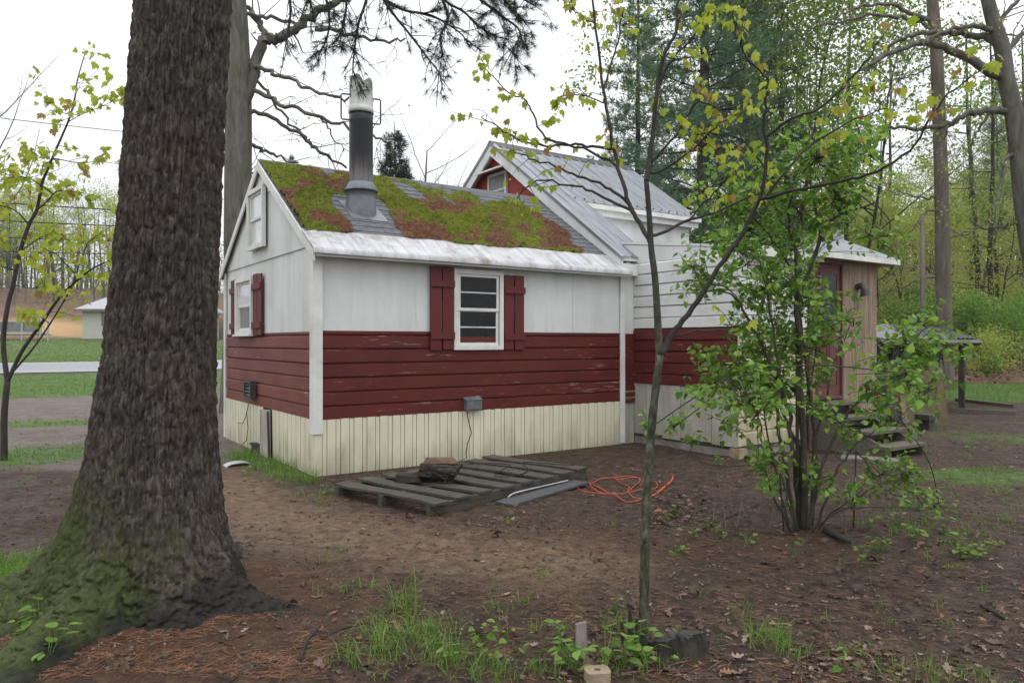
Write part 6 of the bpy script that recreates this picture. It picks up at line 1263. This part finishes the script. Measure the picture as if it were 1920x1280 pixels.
def shelter():
    # low tin-roofed shelter to the right of the house
    root = empty('tin_shelter', (9.0, 15.5, Hs(9.0, 15.5))); B = np.array(root.location); tag(root, 'low open shelter with a dark corrugated tin roof beyond the steps', 'shelter')
    nl, nr, fr, fl = P(1650, 634, 14.2), P(1836, 634, 16.6), P(1745, 611, 19.5), P(1600, 606, 17.5)
    n = 60
    for s in range(5):
        a0, a1 = s/5, (s+1)/5; V = np.zeros((13, 3, 3))
        for i, t in enumerate(np.linspace(a0, a1, 13)):
            for j, q in enumerate((0, 0.5, 1)): V[i, j] = (nl*(1-t)+nr*t)*(1-q)+(fl*(1-t)+fr*t)*q+[0, 0, 0.018*math.sin(i*math.pi/1.5)]
        mb = MB(); mb.grid(V-B); mb.build('roof_sheet', MT['tarp_grey' if s < 2 else 'dark_metal'], root, True)
    def beam(a, b, w, nm, mt):
        d = np.array(b)-np.array(a); mb = MB(); mb.tube([np.array(a)-B, np.array(b)-B], w, 4); mb.build(nm, MT[mt], root)
    dn = np.array([0, 0, -0.10]); beam(nl+dn, nr+dn, 0.07, 'front_beam', 'stump_wood'); beam(fl+dn, fr+dn, 0.06, 'back_beam', 'step_wood'); beam(nr+dn, fr+dn, 0.05, 'side_beam', 'stump_wood')
    for t, nm in ((0.03, 0), (0.45, 0), (0.80, 0)):
        p = nl*(1-t)+nr*t; q = p.copy(); q[2] = Hs(p[0], p[1])-0.1; beam(p+dn, q, 0.075, 'post', 'dark_bark')
        p = fl*(1-t)+fr*t; q = p.copy(); q[2] = Hs(p[0], p[1])-0.1; beam(p+dn, q, 0.06, 'post', 'dark_bark')
    k = 0
    for t in np.linspace(0.02, 0.86, 15):      # back wall planks
        p = fl*(1-t)+fr*t; p2 = fl*(1-t-0.052)+fr*(t+0.052); mb = MB(); h = 1.45+rngP.uniform(-0.1, 0.1); z0 = Hs(p[0], p[1])-0.05
        mb.hexa([p*[1, 1, 0]+[0, 0, z0]-B, p2*[1, 1, 0]+[0, 0, z0]-B, p2*[1, 1, 0]+[0, .03, z0]-B, p*[1, 1, 0]+[0, .03, z0]-B, p*[1, 1, 0]+[0, 0, z0+h]-B, p2*[1, 1, 0]+[0, 0, z0+h]-B, p2*[1, 1, 0]+[0, .03, z0+h]-B, p*[1, 1, 0]+[0, .03, z0+h]-B]); mb.build('wall_plank', MT['step_wood'], root)
    def leaner(name, label, px0, px1, pyb, top_py, d, mat, lean=0.25, th=0.015, cat='board'):
        a = G(px0, pyb); b = G(px1, pyb); h = (pyb-top_py)/F*a[1]; nrm = np.array([0.25, 1.0, 0]); nrm /= np.linalg.norm(nrm); o = nrm*lean; t = nrm*th
        V = [a-[0, 0, .02], b-[0, 0, .02], b+t-[0, 0, .02], a+t-[0, 0, .02], a+o+[0, 0, h], b+o+[0, 0, h], b+o+t+[0, 0, h], a+o+t+[0, 0, h]]; mb = MB(); mb.hexa(np.array(V)-a); one(name, mb, mat, label, cat, loc=tuple(a))
    leaner('plywood_sheet', 'stained brown plywood sheet leaning against the shelter post', 1702, 1782, 798, 690, 13, 'old_plywood', 0.5)
    leaner('plank', 'narrow dark plank leaning inside the shelter', 1676, 1690, 806, 690, 13, 'dark_bark', 0.4); leaner('plank', 'narrow grey plank leaning beside the plywood sheet', 1694, 1703, 800, 672, 13, 'plank_grey', 0.45); leaner('plank', 'wide dark plank leaning at the shelter corner by the house', 1655, 1674, 800, 700, 13, 'stump_wood', 0.4)
    g_ = G(1662, 770); root2 = empty('storage_bin', tuple(g_)); tag(root2, 'dark red bin under a crumpled white sheet beside the plywood wall', 'bin'); MB().hexa([(-.42, -.3, -.03), (.42, -.3, -.03), (.42, .3, -.03), (-.42, .3, -.03), (-.46, -.34, .95), (.46, -.34, .95), (.46, .34, .95), (-.46, .34, .95)]).build('bin_body', MT['red_plastic'], root2)
    X, Y = np.meshgrid(np.linspace(-.52, .52, 20), np.linspace(-.42, .42, 16), indexing='ij'); Z = 0.97+0.16*fbm(X*3+5, Y*3, 3, 3)-0.25*np.clip(np.maximum(np.abs(X)-.42, np.abs(Y)-.33), 0, 1); mb = MB(); mb.grid(np.stack([X, Y, Z], -1)); mb.build('cover_sheet', MT['white_tarp'], root2, True)
    # timbers on the ground
    for (a, b, l) in (((1790, 752), (1900, 765), 'long dark timber lying at the lawn edge'), ((1785, 772), (1905, 778), 'grey timber lying parallel on the muddy ground')):
        p, q = G(*a), G(*b); d = (q-p); n_ = np.array([-d[1], d[0], 0]); n_ = n_/np.linalg.norm(n_)*0.09; u3 = np.array([0, 0, 0.10]); mb = MB(); mb.hexa(np.array([p, q, q+n_, p+n_, p+u3, q+u3, q+n_+u3, p+n_+u3])-[p[0], p[1], p[2]]-[0, 0, 0.02]); one('timber', mb, 'step_wood', l, 'timber', loc=tuple(p))
    d = 21.0; b = P(1729, 640, d); z0 = Hs(b[0], d); root3 = empty('wooden_pole', (b[0], d, z0)); tag(root3, 'slim weathered grey pole with a small hook standing behind the shelter', 'pole'); zt = CH+(640-402)/F*d-z0; MB().tube([(0, 0, -.3), (0.02, 0, zt/2), (0, 0, zt)], [0.075, 0.07, 0.06], 8).build('shaft', MT['grey_bark'], root3, True); MB().tube(cr([(-0.04, 0, zt-0.30), (-0.12, 0, zt-0.24), (-0.17, 0, zt-0.30), (-0.13, 0, zt-0.36)], 4), 0.012, 6).build('hook', MT['dark_metal'], root3)
shelter()

# ------------------------------------------------------------------ across the road
def far_side():
    d = 65.0; x0 = P(155, 640, d)[0]; z0 = Hs(x0+5, d+3)-0.25; root = empty('grey_house', (x0, d, z0), 0.03); tag(root, 'pale grey sided house with a light shingle roof across the road', 'house'); W, D = 9.0, 8.0
    MB().box(0.02, W-.02, 0.02, D-.02, -0.5, 0.42).build('foundation', MT['concrete'], root)
    core_ = MB().box(0.03, W-0.03, 0.03, D-0.03, 0.42, 2.95); core_ = core_.build('wall', MT['vinyl_siding'], root)
    for k in range(20): MB().hexa([(0, -0.02, 0.42+k*0.127), (W, -0.02, 0.42+k*0.127), (W, 0.03, 0.42+k*0.127), (0, 0.03, 0.42+k*0.127), (0, 0.005, 0.545+k*0.127), (W, 0.005, 0.545+k*0.127), (W, 0.03, 0.545+k*0.127), (0, 0.03, 0.545+k*0.127)]).build('siding_course', MT['vinyl_siding'], core_)
    for x in (1.65, 4.0, 6.4):
        w_ = MB(); frame_box(w_, 'u', x, x+1.1, 1.55, 2.75, 0.12, -0.02, -0.06); w_ = w_.build('window', MT['plank_grey'], root); MB().box(x+.12, x+.98, -0.045, -0.025, 1.67, 2.63).build('pane', MT['screen_glass'], w_)
    oh = 0.5; rz = 2.95; pk = 4.6; dr = MB(); dr.prism([(-oh, -oh, rz-0.1), (-oh, -oh, rz+0.06), (-oh+1.3, D/2, pk), (-oh, D+oh, rz+.06), (-oh, D+oh, rz-0.1)], [(W+oh, -oh, rz-0.1), (W+oh, -oh, rz+0.06), (W+oh-1.3, D/2, pk), (W+oh, D+oh, rz+.06), (W+oh, D+oh, rz-0.1)]); dr.build('roof', MT['far_roof'], root)
    MB().box(-oh, W+oh, -oh-0.03, -oh-0.003, rz-0.13, rz+0.07).build('fascia', MT['plank_grey'], root)
    d = 62.0; x0 = P(-70, 640, d)[0]; z0 = Hs(x0+3, d)-0.12; root = empty('tarp_rack', (x0, d, z0)); tag(root, 'long grey tarp shelter on pale posts at the lawn top across the road', 'shelter'); L = 7.3
    for x in (0.1, 1.9, 3.45, 5.0, 6.55, 7.2): MB().box(x-.05, x+.05, -.05, .05, -.3, 1.75).build('post', MT['pale_metal'], root)
    MB().box(0, L, -.075, -.052, 0.62, 0.78).build('rail', MT['pale_metal'], root); MB().box(0, L, -.07, -.053, 1.66, 1.72).build('rail', MT['pale_metal'], root)
    X, Z = np.meshgrid(np.linspace(0.05, L-.7, 40), np.linspace(0.8, 1.65, 8), indexing='ij'); mb = MB(); mb.grid(np.stack([X, 0.06+0.05*fbm(X*2, Z*2, 3, 2), Z], -1)); mb.build('tarp', MT['tarp_grey'], root, True); MB().box(0.0, L-.7, 0.12, 1.4, 0.55, 0.62).build('deck', MT['step_wood'], root)
    for x in (0.5, 2.9): MB().box(x-.06, x+.06, 0.5, .62, -.3, .549).build('leg', MT['dark_bark'], root)
    # power lines along the road
    A0 = np.array([-22.97, 33.0]); U2 = np.array([0.8235, 0.5673]); pa = A0+U2*7.0; pb = A0-U2*34
    for (p, l) in ((pa, 'tall utility pole by the road behind the big pine'), (pb, 'tall utility pole farther along the road')):
        z = Hs(*p); root = empty('utility_pole', (p[0], p[1], z)); tag(root, l, 'pole'); MB().tube([(0, 0, -.5), (0, 0, 6), (0, 0, 12.2)], [0.16, 0.14, 0.11], 10).build('shaft', MT['grey_bark'], root, True); MB().box(-.08, .08, -1.1, 1.1, 11.2, 11.35).build('crossarm', MT['plank_grey'], root)
        for y in (-1.0, 0.0, 1.0): MB().tube([(0, y, 11.35), (0, y, 11.5)], 0.05, 8).build('insulator', MT['pale_metal'], root)
    for (z, sag, r) in ((11.8, 0.5, 0.018), (7.95, 0.4, 0.03), (7.2, 0.5, 0.03), (6.45, 0.5, 0.022), (5.85, 0.55, 0.02)):
        t = np.linspace(0, 1, 24); pts = np.stack([pa[0]+(pb[0]-pa[0])*t, pa[1]+(pb[1]-pa[1])*t, z-sag*4*t*(1-t)], 1); mb = MB(); mb.tube(pts, r, 5); one('power_line', mb, 'black_rubber', 'dark overhead wire strung along the road between utility poles', 'wire', 'overhead wires along the road', True)
far_side()
# ------------------------------------------------------------------ litter, weeds, grass
rngG = np.random.default_rng(123)
def ok_ground(x, y):
    u, v = uv_of(x, y); a = (u > -0.08) & (v > -0.06) & (u < 9); b = (u > 4.8) & (v > -1.98) & (u < 8.2)
    c = np.hypot(x+1.95, y-4.2) < 0.55
    return ~(a | b | c)
def screen_pts(n, x0, x1, y0, y1, rng):
    px = rng.uniform(x0, x1, n); py = rng.uniform(y0, y1, n); d = CH*F/(py-640); x = (px-960)/F*d; y = d
    k = ok_ground(x, y); return x[k], y[k]
def litter():
    rng = rngG
    # individual dead leaves
    mb = MB(); mb.add(*LEAF_OAK); me = mb.mesh('fallen_leaf'); me.materials.append(MT['dead_leaf']); mb = MB(); V = LEAF_OAK[0].copy(); V[:, 2] = 0.35*np.sin(V[:, 1]*3.0)+0.9*V[:, 0]*V[:, 1]; mb.add(V, LEAF_OAK[1]); me2 = mb.mesh('fallen_leaf'); me2.materials.append(MT['dead_leaf'])
    xs, ys = [], []
    for (n, a, b, c, d) in ((70, 0, 1920, 960, 1275), (70, 1190, 1330, 900, 1000), (45, 1600, 1920, 1000, 1275), (35, 1150, 1420, 1130, 1275), (25, 760, 1000, 950, 1010), (20, 560, 760, 1050, 1270), (20, 1000, 1200, 1180, 1270)):
        x, y = screen_pts(n, a, b, c, d, rng); xs.append(x); ys.append(y)
    x = np.concatenate(xs)[:300]; y = np.concatenate(ys)[:300]; z = H(x, y)
    for i in range(len(x)):
        o = bpy.data.objects.new('fallen_leaf', me if i % 2 else me2); COL.objects.link(o); s = rng.uniform(0.04, 0.095); o.scale = (s, s, s*rng.uniform(0.6, 1.3)); o.location = (x[i], y[i], z[i]+0.004); o.rotation_euler = (rng.normal(0, 0.25), rng.normal(0, 0.25), rng.uniform(0, 6.28))
        tag(o, 'dry brown fallen oak leaf lying on the bare dirt', 'leaf', 'fallen leaves on the dirt')
    X = []; Y = []
    for (n, a, b, c, d) in ((1300, 0, 1920, 860, 1280), (600, 1150, 1500, 870, 1010), (900, 1640, 1920, 740, 950), (300, 640, 1120, 850, 990), (900, 1000, 1920, 960, 1280), (450, 1210, 1320, 920, 990), (300, 1480, 1700, 1200, 1270)):
        p, q = screen_pts(n, a, b, c, d, rng); X.append(p); Y.append(q)
    X = np.concatenate(X); Y = np.concatenate(Y); n = len(X); O = np.stack([X, Y, H(X, Y)+0.003], 1); M = scale_m(rotmats(n, rng, 0.3), 0.012+0.045*rng.random(n)**2); mb = MB(); mb.inst(*LEAF_OAK, M, O, rng.random(n)*0.98+0.01)
    tag(mb.build('leaf_litter', MT['dead_leaf']), 'scattered crumbs of old brown leaves over the yard', 'leaf litter', kind='stuff')
    # leaves on the far bank
    n = 16000; X = rng.uniform(9, 34, n); Y = rng.uniform(26.2, 40, n); O = np.stack([X, Y, H(X, Y)+0.02], 1); M = scale_m(rotmats(n, rng, 0.5), rng.uniform(0.08, 0.16, n)); mb = MB(); mb.inst(*LEAF_RHOMB, M, O, rng.random(n)*0.98+0.01); tag(mb.build('bank_litter', MT['dead_leaf']), 'thick brown leaf litter covering the bank below the woods', 'leaf litter', kind='stuff')
    # rusty needles
    xs, ys = [], []
    for (n, a, b, c, d) in ((3600, 0, 620, 1080, 1280), (4200, 300, 1250, 860, 1280), (3200, 900, 1920, 900, 1280)):
        p, q = screen_pts(n, a, b, c, d, rng); xs.append(p); ys.append(q)
    X = np.concatenate(xs); Y = np.concatenate(ys); cl = fbm(X*3, Y*3, 3, 77); k = rng.random(len(X)) < np.clip((cl-0.40)*6+0.1, 0.05, 1); X, Y = X[k], Y[k]; n = len(X); L = 0.045
    tv = np.array([(-L, 0, 0), (L, 0.001, 0.004), (0, -0.0010, 0.003), (L*0.9, -0.005, 0.002)]); O = np.stack([X, Y, H(X, Y)+0.004], 1); M = scale_m(rotmats(n, rng, 0.12), rng.uniform(0.6, 1.3, n)); mb = MB(); mb.inst(tv, [np.array([(0, 2, 1), (0, 3, 2)])], M, O, rng.random(n)*.98+.01)
    tag(mb.build('needle_litter', MT['rust_needle']), 'rust brown pine needles strewn over the dirt', 'pine needles', kind='stuff')
    # crumbs, pebbles, twigs
    x, y = screen_pts(1100, 0, 1920, 830, 1280, rng); n = len(x); tv = np.array([(1, 0, 0), (-.5, .8, 0), (-.5, -.8, 0), (0, 0, .8), (0.1, 0.1, -.5)]); fc = [np.array([(0, 1, 3), (1, 2, 3), (2, 0, 3), (1, 0, 4), (2, 1, 4), (0, 2, 4)])]; M = scale_m(rotmats(n, rng, 0.5), rng.uniform(0.003, 0.011, n)); mb = MB(); mb.inst(tv, fc, M, np.stack([x, y, H(x, y)+0.003], 1), rng.random(n)**1.5*.98+.01); tag(mb.build('soil_crumbs', MT['pebble']), 'tiny pebbles and pale crumbs scattered over the dirt', 'pebbles', kind='stuff')
    x, y = screen_pts(700, 0, 1920, 850, 1280, rng); n = len(x); L = 0.06; tv = np.array([(-L, -.002, 0), (L, -.001, 0.004), (L, .001, .004), (-L, .002, 0), (0, 0, 0.006)]); M = scale_m(rotmats(n, rng, 0.15), rng.uniform(0.4, 1.5, n)); mb = MB(); mb.inst(tv, [np.array([(0, 1, 4), (1, 2, 4), (2, 3, 4), (3, 0, 4)])], M, np.stack([x, y, H(x, y)+0.004], 1), rng.random(n)*.98+.01); tag(mb.build('twig_litter', MT['twig_brown']), 'small broken twigs scattered over the dirt', 'twigs', kind='stuff')
    # clods along the wall foot
    n = 5200; x, y = screen_pts(n, 0, 1920, 800, 1280, rng); n = len(x); M = scale_m(rotmats(n, rng, 0.5), 0.004+0.022*rng.random(n)**3); mb = MB(); mb.inst(tv*0+np.array([(1, 0, 0), (-.5, .8, 0), (-.5, -.8, 0), (0, 0, .7), (0.1, 0.1, -.5)]), fc, M, np.stack([x, y, H(x, y)+0.002], 1), rng.random(n)*.98+.01); tag(mb.build('soil_clods', MT['twig_brown']), 'small dark clods of earth scattered over the yard', 'clods', kind='stuff')
litter()
def blades(mb, x, y, h, w, rng, lean=0.45, z=None):
    n = len(x); z = H(x, y) if z is None else z; a = rng.uniform(0, 6.28, n); b = rng.uniform(0, 6.28, n); l = np.abs(rng.normal(0, lean, n)); dx, dy = np.cos(a)*l, np.sin(a)*l; sx, sy = np.cos(b)*w, np.sin(b)*w
    P0 = np.stack([x, y, z-0.01], 1); S = np.stack([sx, sy, 0*sx], 1); m = P0+np.stack([dx*h*0.35, dy*h*0.35, h*0.55], 1); t = P0+np.stack([dx*h*1.15, dy*h*1.15, h*(0.95-0.35*np.minimum(l, 1.2))], 1)
    V = np.stack([P0-S, P0+S, m+S*0.8, m-S*0.8, t], 1).reshape(-1, 3); k = np.arange(n)*5; mb.add(V, [np.stack([k, k+1, k+2, k+3], 1), np.stack([k+3, k+2, k+4], 1)], np.repeat(rng.random(n)*.98+.01, 5))
def grass():
    rng = rngG; mb = MB()
    # tufts: (px, py, blades, radius m, height range)
    T = [(760, 1150, 90, 0.10, .12, .30), (745, 1190, 200, 0.20, .06, .16), (800, 1195, 160, 0.18, .06, .15), (700, 1225, 160, 0.16, .06, .14), (770, 1215, 160, 0.2, .05, .12), (835, 1235, 110, 0.12, .05, .13), (890, 1255, 120, 0.16, .06, .16), (930, 1270, 80, 0.12, .05, .12), (665, 1105, 60, 0.12, .05, .12), (945, 1150, 50, 0.12, .03, .08), (985, 1130, 24, 0.04, .05, .12), (955, 980, 26, 0.06, .05, .11), (1146, 985, 26, 0.05, .04, .08),
         (1440, 1205, 150, 0.13, .08, .18), (1480, 1225, 60, 0.10, .05, .1), (1260, 1040, 30, .05, .04, .08), (1720, 1270, 90, .16, .05, .12), (1840, 1275, 50, .1, .05, .1), (590, 930, 90, 0.22, .05, .12), (560, 900, 160, 0.20, .08, .22), (530, 880, 160, 0.18, .08, .22), (585, 905, 110, 0.10, .10, .26), (500, 870, 110, 0.18, .07, .2), (610, 940, 40, .1, .04, .09), (1150, 1180, 40, .08, .05, .12), (1010, 1180, 20, .05, .05, .1), (1790, 1025, 90, .15, .05, .12), (1690, 1000, 50, .12, .04, .1), (1165, 1165, 30, .08, .05, .1), (1100, 1230, 50, .12, .05, .12), (60, 1100, 240, .22, .06, .18), (25, 1120, 240, .22, .06, .2), (90, 1075, 160, .18, .05, .15), (10, 1160, 120, .15, .05, .16), (1240, 1240, 40, .1, .04, .1), (1030, 1265, 40, .1, .05, .1)]
    for k in range(70):
        T.append((rng.uniform(600, 1900), rng.uniform(960, 1275), int(rng.integers(6, 26)), rng.uniform(0.02, 0.08), .02, rng.uniform(.05, .12)))
    for k in range(60):
        T.append((rng.uniform(1620, 1915), rng.uniform(800, 1010), int(rng.integers(20, 70)), rng.uniform(0.06, 0.22), .02, rng.uniform(.05, .11)))
    for k in range(16):
        T.append((rng.uniform(20, 260), rng.uniform(880, 1040), int(rng.integers(10, 40)), rng.uniform(0.05, 0.2), .02, .07))
    for (px, py, n, r, h0, h1) in T:
        n = int(n*0.65)
        g_ = G(px, min(py, 1276)); a = rng.uniform(0, 6.28, n); q = r*np.sqrt(rng.random(n)); blades(mb, g_[0]+q*np.cos(a), g_[1]+q*np.sin(a)*0.8, rng.uniform(h0, h1, n)*1.1, rng.uniform(0.0012, 0.0026, n), rng, 0.85)
    # masked scatter over the grassy zones
    for (n, x0, x1, y0, y1, h0, h1, w) in ((60000, -28, -4, 8.2, 30, .04, .13, .006), (26000, 8, 26, 14, 27, .05, .15, .006), (9000, 3.6, 9.5, 6.5, 15, .03, .09, .003), (9000, -4, -2.2, 4.2, 5.3, .05, .16, .0025), (9000, -5.2, -2.2, 8, 12.5, .05, .18, .004)):
        x = rng.uniform(x0, x1, n); y = rng.uniform(y0, y1, n); gm = grassmask(x, y); nn = fbm(x*1.7, y*1.7, 4, 14); k = (rng.random(n) < np.clip((gm+0.9*(nn-0.5)-0.30)*2.2, 0, 1)) & ok_ground(x, y) & (uv_of(x, y)[1] < 27.3); x, y = x[k], y[k]
        blades(mb, x, y, rng.uniform(h0, h1, len(x)), w*rng.uniform(.7, 1.3, len(x)), rng, 0.5)
    tag(mb.build('grass', MT['grass_blade']), 'green grass tufts and patches growing around the yard', 'grass', kind='stuff')
    mb = MB(); n = 60000; u = rng.uniform(-70, 12, n); v = 35.2+33*rng.random(n)**1.5; x, y = xy_of(u, v); blades(mb, x, y, rng.uniform(.05, .12, n), rng.uniform(.012, .03, n), rng, 0.5); tag(mb.build('lawn', MT['lawn_blade']), 'bright mown lawn rising beyond the road', 'lawn', kind='stuff')
grass()
def weeds():
    rng = rngG; mb = MB(); mb.add(*LEAF_HEART); me = mb.mesh('leaf'); me.materials.append(MT['bush_leaf'])
    sites = [(75, 1185, 9, .055, 'a'), (60, 1205, 7, .05, 'a'), (90, 1245, 8, .06, 'a'), (1135, 1262, 10, .06, 'b'), (1170, 1255, 12, .06, 'b'), (1195, 1240, 10, .06, 'b'), (1060, 1250, 9, .045, 'b'), (1050, 1205, 7, .045, 'b'), (1080, 1262, 8, .05, 'b'), (1215, 1262, 8, .05, 'b'), (845, 1240, 8, .035, 'c'), (1150, 1150, 6, .035, 'b'), (1615, 1060, 8, .05, 'd'), (1487, 1038, 4, .045, 'd'), (1720, 1010, 9, .05, 'd'), (1800, 1040, 12, .05, 'd'), (1830, 1050, 10, .045, 'd'), (1770, 1000, 7, .05, 'd'), (1350, 878, 14, .05, 'e'), (1415, 885, 12, .05, 'e'), (1280, 1040, 7, .035, 'd'), (1300, 1010, 8, .035, 'd'), (1360, 1015, 8, .04, 'd'), (1250, 985, 6, .035, 'd'), (1400, 1020, 6, .035, 'd'), (1270, 970, 8, .035, 'd'), (1330, 990, 5, .03, 'd'), (1585, 1260, 5, .04, 'd'), (1440, 905, 10, .05, 'e'), (1285, 830, 8, .05, 'e'), (545, 895, 10, .04, 'f'), (480, 880, 9, .04, 'f'), (610, 925, 6, .035, 'f'), (465, 890, 8, .035, 'f')]
    for k in range(30): sites.append((rng.uniform(1560, 1910), rng.uniform(840, 1060), int(rng.integers(4, 9)), rng.uniform(.025, .05), 'g'))
    for k in range(14): sites.append((rng.uniform(880, 1260), rng.uniform(1170, 1272), int(rng.integers(3, 8)), rng.uniform(.025, .05), 'h'))
    lab = {'g': 'tiny leafy weed scattered on the muddy ground before the steps', 'h': 'tiny weed scattered between the grass tuft and the stump', 'a': 'round-leaved green weed among needles beside the pine root', 'b': 'broad-leaved green weed crowding the foot of the maple sapling', 'c': 'small yellow green weed in the grass tuft', 'd': 'small leafy weed sprouting from the dark dirt near the shrub', 'e': 'leafy green sprout along the wing foundation', 'f': 'low weed in the grass along the gable-side skirt'}
    for (px, py, n, s, k) in sites:
        g_ = G(px, min(py, 1274)); root = empty('weed', tuple(g_)); tag(root, lab[k], 'weed', 'weeds: '+lab[k]); st = MB()
        for i in range(n):
            a = rng.uniform(0, 6.28); h = rng.uniform(0.4, 2.0)*s*1.5; r = rng.uniform(0.2, 1.3)*s*1.4; p = np.array([r*math.cos(a), r*math.sin(a), h]); st.tube([(0, 0, -.01), p*[.4, .4, .6], p], [0.0018, 0.0015, 0.001], 4, cap=False)
            M = dirmats(np.array([[math.cos(a), math.sin(a), rng.uniform(-.5, .2)]]), rng, jit=0.3)[0]*s*rng.uniform(.6, 1.2); o = bpy.data.objects.new('leaf', me); COL.objects.link(o); o.parent = root; mm = np.eye(4); mm[:3, :3] = M; mm[:3, 3] = p; o.matrix_basis = Matrix(mm.tolist())
        st.build('stems', MT['bush_leaf'], root)
weeds()

# ------------------------------------------------------------------ damp air
def haze():
    mb = MB(); mb.box(-326, 326, -36, 426, -1.6, 40); m = bpy.data.materials.new('haze'); m.use_nodes = True; nt = m.node_tree; nt.nodes.clear()
    v = nt.nodes.new('ShaderNodeVolumePrincipled'); v.inputs['Color'].default_value = (0.92, 0.95, 1.0, 1); v.inputs['Density'].default_value = 0.0004; v.inputs['Anisotropy'].default_value = 0.2
    o = nt.nodes.new('ShaderNodeOutputMaterial'); nt.links.new(v.outputs[0], o.inputs['Volume']); h = mb.build('haze', m); tag(h, 'thin damp mist that pales the distant trees', 'haze', kind='stuff')
haze()
